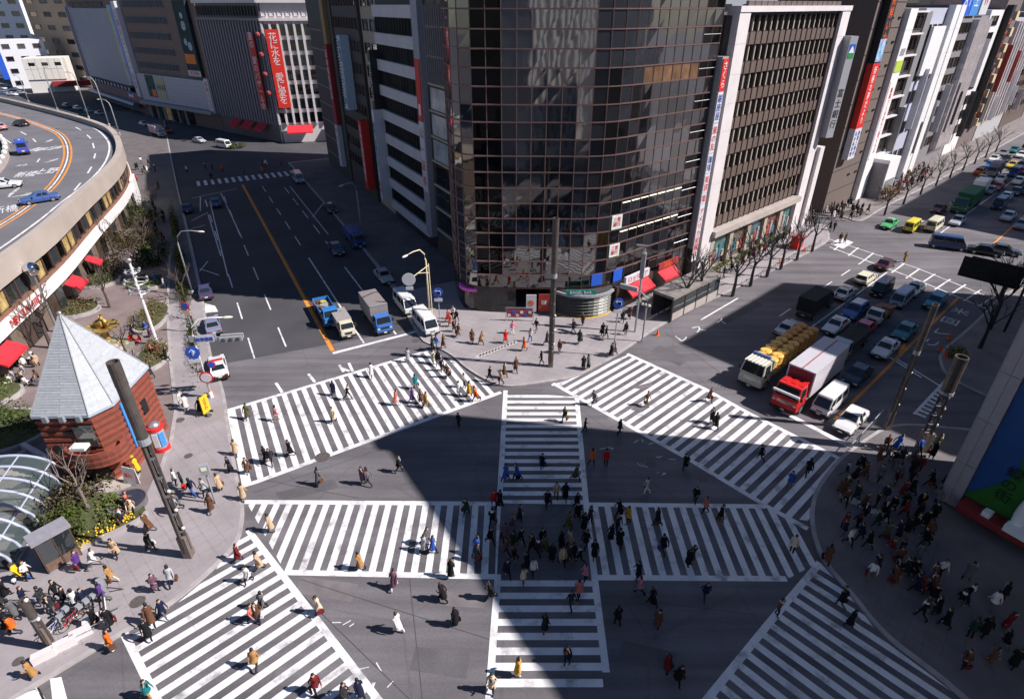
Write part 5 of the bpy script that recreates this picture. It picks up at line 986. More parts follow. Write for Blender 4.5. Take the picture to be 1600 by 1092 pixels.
for i, (px, a) in enumerate((((108, 965), 60), ((118, 976), 66), ((128, 966), 58), ((98, 980), 70), ((140, 958), 62), ((88, 992), 64))):
    bicycle(['black', 'red framed', 'silver', 'dark blue', 'black basket', 'white framed'][i] + ' bicycle in the cluster by the near kerb', G(*px), R_(a), [BLACK, RED, STEEL, BLUE, DARK, WHITE][i])
# fountain sculpture
fo = thing('fountain', 'gilded bronze fountain sculpture with round basin on a rocky pool', 'fountain', (*G(170, 545), .13))
GOLD = mat('gilded_bronze', (0.45, 0.30, 0.09), rough=.5, metal=.5, var=.5, scale=3); ROCK = mat('pool_rock', (0.24, 0.20, 0.11), rough=.9, var=.5, scale=2)
MB().box(-2.2, 2.6, -2.6, 2.2, 0, .35).obj('pool', mat('pool_stone', (0.22, 0.21, 0.17), var=.2), fo)
for i in range(26): MB().sphere((random.uniform(-1.9, 2.3), random.uniform(-2.3, 1.2), .35), random.uniform(.2, .5), 6, 4, sq=(1, 1.2, .6)).obj('rock', [ROCK, GOLD, BEIGE][i % 3], fo)
MB().lathe([(.4, .3), (.35, 1.4), (.9, 1.9), (1.6, 2.1), (1.65, 2.25), (1.4, 2.2), (.02, 2.0)], 16, c=(-.4, .8)).obj('basin', GOLD, fo)
MB().path([(-.6, .8, 2.1), (-.5, .7, 2.8), (-.2, .8, 3.3), (.1, .7, 3.0)], [.45, .4, .3, .12], 8).obj('figure', GOLD, fo, smooth=True); MB().path([(0, .9, 2.1), (.15, .8, 2.7), (.05, .7, 3.1)], [.3, .25, .1], 7).obj('figure', GOLD, fo, smooth=True)
# ---------------------------------------------------------------- trees, shrubs, beds
def limbs(mb, p, d, L, r, lv, sprd=.55, n=4, sag=0.0):
    q = p + d * L; mid = p + d * L * .5 + Vector((random.uniform(-1, 1), random.uniform(-1, 1), 0)) * L * .06
    mb.path([p, mid, q], [r, r * .82, r * .6], n if lv > 1 else 3, cap=False)
    if lv == 0: return
    for i in range(random.randint(2, 3) + (1 if lv > 2 else 0)):
        a = random.uniform(0, 6.28); t = random.uniform(.45, 1.0)
        nd = (d + Vector((math.cos(a), math.sin(a), random.uniform(-.1, .5) - sag)) * sprd * random.uniform(.7, 1.3)).normalized()
        limbs(mb, p + d * L * t, nd, L * random.uniform(.55, .8), r * .55, lv - 1, sprd, n, sag)
def bare_tree(label, base, h, lv=4, m=BARK, group='bare trees', spread=.6, z0=.13):
    r = thing('bare_tree', label, 'tree', (*base, z0), random.uniform(0, 6), group); t = MB(); t.path([(0, 0, 0), (.05, 0, h * .2), (0, .05, h * .38)], [.028 * h, .02 * h, .016 * h], 7, cap=False); t.obj('trunk', m, r)
    c = MB()
    for i in range(4): a = i * 1.6 + random.random(); limbs(c, Vector((0, 0, h * random.uniform(.28, .38))), Vector((math.cos(a) * .6, math.sin(a) * .6, 1)).normalized(), h * .27, .011 * h, lv - 1, spread)
    c.obj('crown', m, r); return r
def leaf_cloud(n, R, sq, size, clumps=9, hollow=.35):
    mb = MB(); cl = []
    for _ in range(clumps):
        a = random.uniform(0, 6.28); rr = random.uniform(hollow, 1) * R; cl.append(Vector((rr * math.cos(a) * sq[0], rr * math.sin(a) * sq[1], random.uniform(.15, 1) * R * sq[2])))
    for i in range(n):
        c = random.choice(cl); p = c + Vector((random.gauss(0, 1) * sq[0], random.gauss(0, 1) * sq[1], random.gauss(0, .8) * sq[2])) * R * .24
        if p.z < .05: p.z = random.uniform(.05, .3)
        u = Vector((random.gauss(0, 1), random.gauss(0, 1), random.gauss(0, .6))).normalized(); w = u.orthogonal().normalized(); s = size * random.uniform(.6, 1.4)
        mb.add([p - u * s, p + w * s * .5, p + u * s, p - w * s * .5], [(0, 1, 2, 3)], i % 2)
    return mb
def shrub(label, base, R, sq, m1, m2, n=700, size=.14, name='shrub', cat='shrub', group=None, z0=.13):
    r = thing(name, label, cat, (*base, z0), random.uniform(0, 6), group); leaf_cloud(n, R, sq, size).obj('foliage', [m1, m2], r)
    s = MB()
    for i in range(5): a = i * 1.26; s.path([(0, 0, 0), (R * .4 * math.cos(a) * sq[0], R * .4 * math.sin(a) * sq[1], R * .5 * sq[2])], [.03, .015], 4)
    s.obj('stem', BARK, r); return r
bed = structure(MB().prism(smooth(Gp((96, 800), (160, 770), (225, 792), (232, 805), (215, 822), (150, 850), (118, 868), (70, 850))), .13, .42).obj('planting_bed', mat('soil_green', (0.07, 0.08, 0.03), rough=.95, var=.5, scale=1.2)))
MB().strip(smooth(Gp((232, 805), (215, 822), (150, 850), (118, 868))), .2, .13, z1=.48).obj('edging', KERB, bed)
shrub('rounded bright green bush between the glass canopy and kiosk', G(95, 838), 1.6, (1.15, 1.0, .9), LEAF, LEAFO, 1600, .13)
shrub('olive brown bush against the brick police box wall', G(128, 790), 1.7, (1.1, .9, .95), LEAFO, LEAFB, 1500, .13)
shrub('low green bush beside the round planter tub', G(170, 808), 1.3, (1.3, .9, .5), LEAF, LEAFO, 900, .12)
fl_ = MB()
for i in range(90):
    f = random.random(); x, y = G(120 + f * 95 + random.uniform(-8, 8), 862 - f * 55 + random.uniform(-8, 8)); fl_.sphere((x, y, .45 + random.uniform(0, .25)), .07, 5, 3)
stuff(fl_.obj('yellow_flowers', YELLOW))
bare_tree('bare young tree in front of the police box brick wall', G(140, 800), 6.0, 4, mat('pale_bark', (0.20, 0.16, 0.14), rough=.9, var=.2))
for px, lab, h in (((82, 545), 'dark bare tree rising behind the pyramid roof', 8.5), ((172, 482), 'bare tree on the plaza paving past the fountain', 6.5), ((60, 505), 'bare tree close to the arcade white fascia', 7.5), ((30, 520), 'bare tree at the arcade red awning, plaza edge', 7), ((232, 405), 'bare tree over the brown shrubs of the plaza', 7.5), ((180, 400), 'wide bare tree along the arcade wall', 7.5), ((245, 340), 'shaded bare tree near the arcade end', 7), ((290, 470), 'bare roadside tree in the hedge by the navy car', 5.5), ((300, 500), 'bare roadside sapling next to the no parking sign', 4.5), ((200, 560), 'small bare tree at the fountain pool', 5)): bare_tree(lab, G(*px), h, 4 if h > 5 else 3)
for i, s in enumerate((57.5, 61.5, 67.0, 71.5, 76, 80, 85, 90)): bare_tree('bare street tree on the bronze building kerb, %s from the shelter' % ['first', 'second', 'third', 'fourth', 'fifth', 'sixth', 'seventh', 'eighth'][i], RS(s if i else 58.5, -31.3 if i > 1 else -32.9), 9.4 - .2 * i, 4, DARK, 'bare trees along the bronze building', .45)
for i in range(9): bare_tree('bare street tree beyond the side street, %s along the far kerb' % ['first', 'second', 'third', 'fourth', 'fifth', 'sixth', 'seventh', 'eighth', 'ninth'][i], RS(117 + i * 9.5, -30.4), 7.4, 4, DARK, 'bare trees along the far pavement', .5)
for px, lab, h in (((1545, 515), 'large dark bare tree over the right street kerb', 9.5), ((1530, 545), 'dark bare tree behind the direction sign', 8), ((1560, 470), 'dark bare tree nearest the sunlit side street', 8.5)): bare_tree(lab, G(*px), h, 5 if h > 9 else 4, DARK, 'dark trees on the right pavement')
# plaza planters and hedges
def planter(label, px, rx, ry, a, m1, m2, n, h=.5):
    x, y = G(*px); r = thing('planter', label, 'planter', (x, y, .13), a); MB().prism([(rx * math.cos(2 * math.pi * i / 24), ry * math.sin(2 * math.pi * i / 24)) for i in range(24)], 0, .4).obj('kerb_ring', KERB, r); MB().prism([(rx * .9 * math.cos(2 * math.pi * i / 24), ry * .9 * math.sin(2 * math.pi * i / 24)) for i in range(24)], .38, .46).obj('soil', mat('soil_green', ()), r)
    o = leaf_cloud(n, 1, (rx * .8, ry * .8, h), .13, 14).obj('foliage', [m1, m2], r, (0, 0, .4)); return r
planter('round planter of low green shrubs before the arcade', (112, 487), 3.4, 2.6, 0, LEAFO, LEAFB, 1500); planter('round planter with clipped shrubs below the arcade white fascia', (150, 443), 3.2, 2.4, 0, LEAFO, LEAFD, 1300)
planter('green planter at the far plaza edge near the floodlight mast', (232, 447), 2.4, 2.0, 0, LEAF, LEAFO, 1000); planter('long planter between fountain and pavement strip', (238, 500), 1.8, 4.2, R_(15), LEAFO, LEAFB, 1200); planter('brown planter by the seated people near the fountain', (240, 562), 1.6, 3.0, R_(15), LEAFB, LEAFO, 1000)
planter('round bed of green shrubs near the arcade stair', (-5, 680), 4.6, 3.4, 0, LEAF, LEAFD, 2000, .8); planter('low kerbed bed beside the seated crowd', (-8, 620), 2.6, 2.0, 0, LEAF, LEAFO, 900)
for px, lab, R, a, b, n in (((215, 385), 'large brown twiggy shrub mass in the middle plaza', 3.2, LEAFB, LEAFO, 2600), ((195, 420), 'olive shrub in front of the arcade wall', 2.6, LEAFO, LEAFB, 1800), ((232, 350), 'dark evergreen shrub in the shade near the arcade end', 3.0, LEAFD, LEAFO, 2200), ((245, 410), 'dark green shrub next to the shaded pavement', 2.2, LEAFD, LEAF, 1500), ((165, 425), 'small reddish shrub at the red awning', 1.4, LEAFB, LEAFO, 700)): shrub(lab, G(*px), R, (1.1, 1.0, .9), a, b, n, .16)
for i, (px0, px1) in enumerate((((296, 500), (310, 590)), ((285, 440), (292, 488)), ((280, 395), (286, 432)), ((268, 330), (280, 390)))):
    x0, y0 = G(*px0); x1, y1 = G(*px1); r = thing('hedge', ['sunlit roadside hedge along the parked silver car', 'roadside hedge beside the navy car', 'shaded roadside hedge, third from the crossing', 'far shaded roadside hedge near the arcade end'][i], 'hedge', ((x0 + x1) / 2, (y0 + y1) / 2, .13), math.atan2(y1 - y0, x1 - x0)); L = math.hypot(x1 - x0, y1 - y0); leaf_cloud(1500, 1, (L * .5, .55, .9), .14, 26, 0).obj('foliage', [LEAF, LEAFO], r); s = MB()
    for k in range(10): s.path([(-L / 2 + L * k / 9, 0, 0), (-L / 2 + L * k / 9, .1, .7)], .03, 4)
    s.obj('stem', BARK, r)
for i in range(3):
    x, y = RS(74 + i * 8.3, -36.9); r = thing('hedge', 'clipped green hedge under the bronze building display windows, %s' % ['nearest the tower', 'in the middle', 'farthest along'][i], 'hedge', (x, y, .13), HR); leaf_cloud(900, 1, (3.6, .6, .9), .14, 26, 0).obj('foliage', [LEAF, LEAFO], r); MB().box(-3.8, 3.8, -.5, .5, 0, .4).obj('trough', CONC, r)
shrub('yellow leaved shrub in the shaded bay corner', G(1490, 555), .9, (1, 1, 1.1), mat('leaf_yellow', (0.35, 0.22, 0.03), var=.4), LEAFO, 500, .12)
shrub('tawny autumn shrub among the far pavement crowd', RS(128, -33.2), 1.8, (1, 1, 1.3), mat('leaf_tawny', (0.30, 0.17, 0.04), var=.4), LEAFB, 900, .16)
shrub('clipped green shrub beside the white van at the far corner', G(372, 232), 1.5, (1.2, 1, .7), LEAF, LEAFO, 500, .18)
# steps and low walls of the plaza edge at the left
stp = thing('plaza_stair', 'broad stone stair with pale side wall beside the police box', 'stair', (*G(28, 760), .13), R_(62))
for i in range(6): MB().box(-1.8, 2.2, i * .5, i * .5 + .48, 0, .12 + .13 * i).obj('step', CONC, stp)
MB().box(2.25, 2.6, -.5, 3.4, 0, 1.1).obj('side_wall', mat('rib_paint', ()), stp)
# ---------------------------------------------------------------- vehicles (each faces +x)
TYRE = mat('tyre', (0.015, 0.015, 0.016), rough=.8, var=.1); RIM = mat('rim', (0.45, 0.45, 0.47), rough=.35, metal=.7, var=.05); CGL = mat('car_glass', (0.018, 0.022, 0.025), rough=.04, var=.1, ior=1.7)
HEADL = mat('headlight', (0.65, 0.66, 0.66), rough=.1, var=0); TAILL = mat('tail_light', (0.40, 0.015, 0.012), rough=.2, var=0); PLATE = mat('number_plate', (0.65, 0.66, 0.62), rough=.5, var=0); TRIM = mat('black_trim', (0.02, 0.02, 0.02), rough=.55, var=.1); CHROME = mat('chrome', (0.6, 0.6, 0.62), rough=.15, metal=.9, var=0)
CP = {}
def carpaint(c):
    k = tuple(c)
    if k not in CP: CP[k] = mat('car_paint_%d' % len(CP), c, rough=.32, var=.06, scale=1.5, coat=.5)
    return CP[k]
def loft(mb, st, m=0):
    """st: (x, half width, z bottom, z top, top half width) stations, joined into a rounded shell"""
    n = 8
    o = len(mb.v)
    for x, w, zb, zt_, tw in st:
        zm = zb + (zt_ - zb) * .55
        mb.v += [(x, -w * .92, zb), (x, -w, zb + .12), (x, -w, zm), (x, -tw, zt_), (x, tw, zt_), (x, w, zm), (x, w, zb + .12), (x, w * .92, zb)]
    for k in range(len(st) - 1):
        for i in range(n): mb.f.append([o + k * n + i, o + (k + 1) * n + i, o + (k + 1) * n + (i + 1) % n, o + k * n + (i + 1) % n]); mb.m.append(m)
    mb.f.append([o + i for i in range(n)]); mb.m.append(m); mb.f.append([o + (len(st) - 1) * n + i for i in range(n)][::-1]); mb.m.append(m)
    return mb
def frustum(mb, b, t, z0, z1, m=0):
    (bx0, bx1, bw), (tx0, tx1, tw) = b, t
    return mb.add([(bx0, -bw, z0), (bx1, -bw, z0), (bx1, bw, z0), (bx0, bw, z0), (tx0, -tw, z1), (tx1, -tw, z1), (tx1, tw, z1), (tx0, tw, z1)], [(4, 5, 6, 7), (0, 1, 5, 4), (1, 2, 6, 5), (2, 3, 7, 6), (3, 0, 4, 7), (3, 2, 1, 0)], m)
def glassq(b, t, z0, z1, side, f0=.08, f1=.92, g0=.12, g1=.9, o=.008):
    """a window lying a few millimetres proud of one face of the cabin"""
    (bx0, bx1, bw), (tx0, tx1, tw) = b, t
    c = {'f': [(bx1, -bw), (bx1, bw), (tx1, tw), (tx1, -tw)], 'b': [(bx0, bw), (bx0, -bw), (tx0, -tw), (tx0, tw)], 'l': [(bx1, bw), (bx0, bw), (tx0, tw), (tx1, tw)], 'r': [(bx0, -bw), (bx1, -bw), (tx1, -tw), (tx0, -tw)]}[side]
    P = [Vector((*c[0], z0)), Vector((*c[1], z0)), Vector((*c[2], z1)), Vector((*c[3], z1))]
    nn = (P[1] - P[0]).cross(P[3] - P[0]).normalized()
    q = lambda f, g: (P[0] * (1 - f) + P[1] * f) * (1 - g) + (P[3] * (1 - f) + P[2] * f) * g + nn * o
    return MB().add([q(f0, g0), q(f1, g0), q(f1, g1), q(f0, g1)], [(0, 1, 2, 3)])
def wheel_mesh(r, w):
    b = MB(); n = 14
    for rr, y, m in ((r, w / 2, 0),):
        vs = [(rr * math.cos(2 * math.pi * i / n), y_, rr * math.sin(2 * math.pi * i / n)) for y_ in (-w / 2, w / 2) for i in range(n)]
        b.add(vs, [(i, (i + 1) % n, n + (i + 1) % n, n + i) for i in range(n)] + [tuple(range(n)), tuple(range(n, 2 * n))[::-1]], 0)
    for s in (-1, 1):
        vs = [(r * .62 * math.cos(2 * math.pi * i / n), s * (w / 2 + .006), r * .62 * math.sin(2 * math.pi * i / n)) for i in range(n)]
        b.add(vs, [tuple(range(n)) if s < 0 else tuple(range(n))[::-1]], 1)
    return b.mesh('wheel', [TYRE, RIM])
KITS = {}
def kit(kind):
    """the parts of one kind of vehicle: (name, mesh, takes the body colour?, location)"""
    if kind in KITS: return KITS[kind]
    P = []; PT = [WHITE]
    def add(n, mb, m, col=False, loc=(0, 0, 0), sm=False): P.append((n, mb.mesh(n, m, sm), col, loc))
    def common(L, w, wr, wx, hz, tz, hw=.17):
        me = wheel_mesh(wr, .2)
        for x in wx:
            for y in (-w + .1, w - .1): P.append(('wheel', me, False, (x, y, wr)))
        for y in (-w + .27, w - .27):
            add('headlight', MB().box(L - .03, L + .015, -hw, hw, -.07, .07), HEADL, loc=(0, y, hz)); add('tail_light', MB().box(-L - .015, -L + .03, -hw, hw, -.07, .07), TAILL, loc=(0, y, tz))
        add('front_bumper', MB().box(L - .06, L + .09, -w * .97, w * .97, -.1, .08), TRIM, loc=(0, 0, .42)); add('rear_bumper', MB().box(-L - .09, -L + .06, -w * .97, w * .97, -.1, .08), TRIM, loc=(0, 0, .42))
        add('number_plate', MB().box(L + .09, L + .1, -.17, .17, -.08, .08), PLATE, loc=(0, 0, .42)); add('number_plate', MB().box(-L - .1, -L - .09, -.17, .17, -.08, .08), PLATE, loc=(0, 0, .62))
    if kind in ('sedan', 'wagon', 'taxi', 'police'):
        L, w = 2.2, .84
        b = MB(); loft(b, [(-L, w * .9, .34, .80, w * .78), (-L + .25, w, .26, .90, w * .86), (-.9, w, .24, .92, w * .9), (.55, w, .24, .92, w * .9), (1.0, w, .24, .88, w * .88), (L - .35, w, .26, .76, w * .84), (L, w * .88, .34, .64, w * .74)])
        add('body', b, PT, True)
        B, T = ((-1.5, .95, .76), (-1.0, .25, .60)) if kind != 'wagon' else ((-2.08, .95, .76), (-1.75, .25, .62))
        z0, z1 = .9, 1.38
        add('cabin', frustum(MB(), B, T, z0, z1), PT, True)
        for s, nme, f in (('f', 'windscreen', (.06, .94)), ('b', 'rear_window', (.08, .92))): add(nme, glassq(B, T, z0, z1, s, *f), CGL)
        for s in 'lr':
            for f in ((.2, .5), (.54, .84)) if kind != 'wagon' else ((.16, .42), (.46, .68), (.72, .92)): add('side_window', glassq(B, T, z0, z1, s, *f, .14, .86), CGL)
        add('grille', MB().box(L - .02, L + .01, -.32, .32, .52, .64), TRIM)
        for y in (-w - .001, w + .001):
            b = MB()
            for x in (.72, -.28, -1.12): b.box(x - .009, x + .009, y - .004, y + .004, .36, .86)
            b.box(-2.0, 1.95, y - .006, y + .006, .56, .585); add('door_seam', b, TRIM)
        for y in (-.9, .9): add('wing_mirror', MB().box(.72, .84, -.08, .08, .88, 1.0), TRIM, loc=(0, y, 0))
        common(L, w, .31, (-1.35, 1.32), .62, .7)
        if kind == 'taxi': add('roof_lamp', MB().prism([(-.14, -.3), (.1, -.3), (.1, .3), (-.14, .3)], 1.38, 1.52), LAMPW); add('side_stripe', MB().box(-2.0, 2.0, -w - .006, w + .006, .52, .62), mat('stripe_green', (.03, .2, .10), var=.05))
        if kind == 'police': add('light_bar', MB().box(-.35, -.1, -.58, .58, 1.38, 1.52), mat('beacon_red', (.5, .02, .02), rough=.2, var=.1)); add('dark_sill', MB().box(-2.12, 2.12, -w - .006, w + .006, .27, .55), BLACK); add('dark_boot_band', MB().box(-L - .02, -L + .1, -.7, .7, .36, .62), BLACK)
    elif kind in ('van', 'minibus'):
        L, w, H = (1.75, .72, 1.85) if kind == 'van' else (2.3, .84, 1.98)
        b = MB(); loft(b, [(-L, w * .96, .3, .98, w * .93), (-L + .2, w, .26, 1.0, w * .96), (L - .5, w, .26, 1.0, w * .96), (L, w * .94, .32, .92, w * .86)]); add('body', b, PT, True)
        B, T = (-L, L - .06, w * .95), (-L + .12, L - .7, w * .83); z0, z1 = .98, H
        add('cabin', frustum(MB(), B, T, z0, z1), PT, True)
        b = MB(); frustum(b, (T[0] - .02, T[1] + .02, T[2] + .01), (T[0] + .1, T[1] - .1, T[2] - .1), H, H + .07); add('roof', b, PT, True)
        add('windscreen', glassq(B, T, z0, z1, 'f', .05, .95, .08, .86), CGL); add('rear_window', glassq(B, T, z0, z1, 'b', .1, .9, .15, .8), CGL)
        for s in 'lr':
            for f in (((.05, .27), (.31, .6), (.64, .93)) if s == 'l' else ((.07, .36), (.4, .69), (.73, .95))): add('side_window', glassq(B, T, z0, z1, s, *f, .14, .78), CGL)
        for y in (-w - .06, w + .06): add('wing_mirror', MB().box(L - .35, L - .25, -.07, .07, 1.1, 1.3), TRIM, loc=(0, y, 0))
        add('grille', MB().box(L - .02, L + .012, -.3, .3, .62, .74), TRIM); common(L, w, .28 if kind == 'van' else .32, (-L + .55, L - .5), .68, .85)
    else:
        # lorries: cab at the front, chassis, then a bed or box
        L, w, cab, ch, deck = {'pickup': (2.1, .76, 1.15, 1.75, .75), 'kei_truck': (1.65, .7, 1.0, 1.72, .62), 'lorry': (3.1, .95, 1.5, 2.15, .95), 'big_lorry': (4.9, 1.22, 1.75, 2.75, 1.15)}[kind]
        b = MB(); loft(b, [(L - cab, w * .97, .45, deck + .45, w * .95), (L - .25, w, .42, deck + .45, w * .95), (L, w * .95, .46, deck + .3, w * .86)]); add('cab', b, PT, True)
        B, T = (L - cab, L - .05, w * .95), (L - cab + .04, L - .42, w * .84); z0, z1 = deck + .42, ch
        add('cab_top', frustum(MB(), B, T, z0, z1), PT, True); add('windscreen', glassq(B, T, z0, z1, 'f', .05, .95, .08, .9), CGL); add('rear_window', glassq(B, T, z0, z1, 'b', .2, .8, .2, .8), CGL)
        for s in 'lr': add('side_window', glassq(B, T, z0, z1, s, .15, .85, .12, .84), CGL)
        add('chassis', MB().box(-L, L - cab, -w * .8, w * .8, deck - .3, deck - .12), TRIM); add('deck', MB().box(-L, L - cab - .08, -w, w, deck - .12, deck), mat('deck_steel', (.16, .15, .14), var=.3))
        for y in (-w - .1, w + .1): add('wing_mirror', MB().box(L - .2, L - .12, -.09, .09, deck + .55, deck + .95), TRIM, loc=(0, y, 0))
        add('grille', MB().box(L - .02, L + .014, -w * .55, w * .55, deck - .15, deck + .1), CHROME if kind == 'big_lorry' else TRIM)
        common(L, w, {'pickup': .3, 'kei_truck': .26, 'lorry': .38, 'big_lorry': .5}[kind], (-L + .75, L - .75) if kind != 'big_lorry' else (-L + .9, -L + 2.1, L - 1.0), deck - .05, deck - .22, .13)
    KITS[kind] = (P, L, w); return KITS[kind]
CARN = {'sedan': 'car', 'wagon': 'car', 'taxi': 'taxi', 'police': 'police_car', 'van': 'van', 'minibus': 'van', 'pickup': 'pickup_truck', 'kei_truck': 'small_truck', 'lorry': 'lorry', 'big_lorry': 'large_lorry'}
def vehicle(kind, col, p, rz, label, group, z=0.0, small=False, scale=None):
    P, L, w = kit(kind); nm = CARN[kind]
    r = thing(nm, label, nm.replace('_', ' '), (p[0], p[1], z), rz, group)
    if scale: r.scale = (scale,) * 3
    for n, me, c, loc in P:
        if small and n in ('door_seam', 'wing_mirror', 'number_plate', 'grille', 'front_bumper', 'rear_bumper'): continue
        o = place(n, me, r, loc)
        if c: o.material_slots[0].link = 'OBJECT'; o.material_slots[0].material = carpaint(col)
    return r
Wc, Cr, Sv, Nv, Bl, Db, Tl, Rd, Bk, Gr, Gy = (.72, .72, .72), (.66, .62, .46), (.42, .44, .48), (.012, .018, .05), (.04, .15, .48), (.02, .05, .14), (.03, .17, .19), (.45, .02, .03), (.012, .012, .014), (.02, .16, .07), (.22, .22, .24)
INL, OUTL, INR, OUTR = HL + math.pi, HL, HR + math.pi, HR
gl_ = 'vehicles waiting or driving on the shaded avenue'; gr_ = 'vehicles in the queue on the right street'; gd_ = 'vehicles on the roof road'; gf_ = 'vehicles on the far stretch of the right street'
def at_px(px, dx=0): return G(*px)
# shaded avenue
v = vehicle('lorry', (.03, .20, .55), G(512, 496), INL, 'bright blue flatbed lorry with loaded bed behind the white pickup', gl_)
for i in range(7): MB().box(-.3, .3, -.25, .25, 0, .35).obj('load', [LEAFB, YELLOW, GREYM, CONC][i % 4], v, (-2.4 + .55 * i * .9, random.uniform(-.5, .5), .95), i)
for y in (-.93, .87): MB().box(-3.1, 1.5, y, y + .06, .95, 1.4).obj('side_board', carpaint((.03, .20, .55)), v)
MB().box(-3.1, -3.04, -.9, .9, .95, 1.4).obj('tail_board', carpaint((.03, .20, .55)), v)
v = vehicle('pickup', Cr, G(538, 517), INL, 'cream covered pickup truck first at the stop line beside the orange line', gl_, scale=1.08); MB().box(-2.1, .85, -.76, .76, .75, 1.72).obj('canvas_cover', mat('grey_canvas', (.30, .28, .27), rough=.8, var=.1), v)
v = vehicle('lorry', Bl, G(590, 506), INL, 'blue cab lorry with tall grey box body at the stop line', gl_); MB().box(-3.15, 1.45, -1.02, 1.02, .95, 3.0).obj('cargo_box', mat('taupe_box', (.24, .21, .21), rough=.6, var=.06), v); [MB().box(-3.1 + i * .9, -3.05 + i * .9, -1.035, 1.035, .95, 2.98).obj('box_rib', GREYM, v) for i in range(1, 5)]; MB().box(1.4, 1.5, -1.0, 1.0, 3.0, 3.08).obj('roof_edge', GREYM, v)
vehicle('minibus', Wc, G(634, 482), INL, 'white delivery van second in the lane by the pavement', gl_)
vehicle('minibus', Wc, G(665, 513), INL, 'white minibus with blue lower body nearest the tower pavement', gl_)
vehicle('sedan', Sv, G(600, 437), INL, 'pale silver car coming down the kerb lane in the shade', gl_)
vehicle('sedan', Db, G(526, 394), INL, 'dark blue car in the shade of the banded block, middle lane', gl_)
v = vehicle('lorry', (.03, .08, .3), G(555, 380), INL, 'dark blue small lorry stopped by the shaded kerb', gl_); MB().box(-3.1, 1.4, -.95, .95, .95, 2.1).obj('cargo_box', carpaint((.03, .08, .3)), v)
vehicle('sedan', (.05, .05, .12), G(322, 461), OUTL, 'navy car with glowing red tail lights parked along the hedge', gl_)
vehicle('sedan', (.20, .22, .32), G(334, 514), OUTL, 'silver blue car with red tail lights standing under the arched lamp', gl_)
vehicle('police', Wc, G(343, 580), OUTL, 'black and white police car with red roof beacon at the plaza kerb', gl_)
vehicle('sedan', Db, G(293, 330), OUTL, 'dark blue car parked by the shaded far hedge', gl_); vehicle('sedan', (.06, .13, .3), G(338, 321), OUTL, 'blue car with red lights driving away in the shade', gl_)
vehicle('minibus', (.5, .6, .66), G(467, 284), INL, 'pale blue fronted van coming from the far zebra', gl_); vehicle('sedan', Bk, G(517, 330), INL, 'black car dim in the shade near the dark block', gl_)
# street across the end of the avenue
gx = 'vehicles on the street across the end of the avenue'
v = vehicle('lorry', (.5, .5, .58), G(248, 213), R_(-40), 'pale pink and white box lorry in the shadow by the brown store', gx); MB().box(-3.1, 1.4, -1, 1, .95, 2.9).obj('cargo_box', mat('pink_box', (.55, .42, .44), var=.1), v)
vehicle('sedan', (.5, .52, .6), G(312, 223), R_(-35), 'pale silver car crossing before the finned store', gx); vehicle('minibus', Wc, G(351, 231), R_(-35), 'white van with coloured side stripes in the patch of sun', gx); vehicle('sedan', Sv, G(226, 197), R_(-40), 'pale blue car at the shaded kerb of the brown store', gx); vehicle('sedan', Rd, G(261, 207), R_(-40), 'red car half hidden behind the pink box lorry', gx)
for i, (px, lab) in enumerate((((105, 168), 'first'), ((122, 172), 'second'), ((140, 176), 'third'), ((156, 180), 'last'))): vehicle('sedan', [Db, Sv, (.1, .2, .3), Gy][i], G(*px), R_(-35), '%s dim parked car in the row beyond the roof road wall' % lab, gx, small=True)
for i, px in enumerate(((4, 140), (14, 136), (24, 142), (8, 148), (20, 150), (33, 148))): vehicle('sedan', [Wc, Sv, Wc, (.2, .3, .5), Wc, Sv][i], G(*px), R_(-20 + i * 3), 'pale parked car in the small lot beyond the roof road, %s' % ['nearest the picture corner post', 'in the back row', 'at the back row end', 'in the middle row', 'in the front row', 'at the front row end'][i], gx, small=True)
# roof road
vk = vehicle('van', (.04, .09, .50), G(38, 240, 9), R_(128), 'blue van with a white loop mark on its roof, on the roof road', gd_, 9.0, scale=1.25); text('?', 1.0, WHT, vk, (-.2, 0, 1.94), (0, 0, R_(90)))
vehicle('sedan', (.05, .10, .30), G(64, 316, 9), R_(222), 'dark blue car rounding the bend of the roof road', gd_, 9.0)
vehicle('wagon', Wc, G(8, 294, 9), R_(28), 'white estate car driving up the roof road', gd_, 9.0); vehicle('sedan', Bk, G(34, 197, 9), R_(150), 'black car with red lights far along the roof road', gd_, 9.0); vehicle('sedan', (.6, .3, .3), G(0, 203, 9), R_(150), 'white car with red lights cut by the picture border on the roof road', gd_, 9.0)
# right street queue
v = vehicle('big_lorry', (.55, .53, .42), G(1206, 578), INR, 'long cream lorry carrying two rows of yellow drums', gr_)
DR = [mat('drum_yellow', (.80, .46, .10), rough=.5, var=.1, rnd=.05), mat('drum_orange', (.62, .28, .06), rough=.5, var=.1, rnd=.05)]
MB().box(2.75, 2.95, -1.15, 1.15, 1.15, 2.75).obj('headboard', mat('headboard_grey', (.3, .33, .3), var=.3), v); MB().box(2.7, 2.98, -1.0, .7, 2.75, 2.95).obj('load_sheet', mat('sheet_blue', (.08, .15, .35), var=.3), v)
for i in range(9):
    for y in (-.6, .6):
        d = MB().lathe([(.52, 0), (.56, .05), (.54, .5), (.57, .55), (.54, .6), (.55, 1.1), (.57, 1.35), (.5, 1.4)], 16).obj('drum', DR[0] if i < 5 else DR[1], v, (2.05 - i * 1.12 + .2, y, 1.16)); MB().lathe([(.46, 1.4), (.46, 1.42)], 14).obj('drum_lid', DR[0] if i < 5 else DR[1], d); MB().sphere((.3, .1, 1.43), .07, 6, 3).obj('bung', TRIM, d)
for x in range(6): MB().box(3.2, 4.7, -1.0 + x * .35, -.93 + x * .35, 2.76, 2.8).obj('roof_rib', WHITE, v)
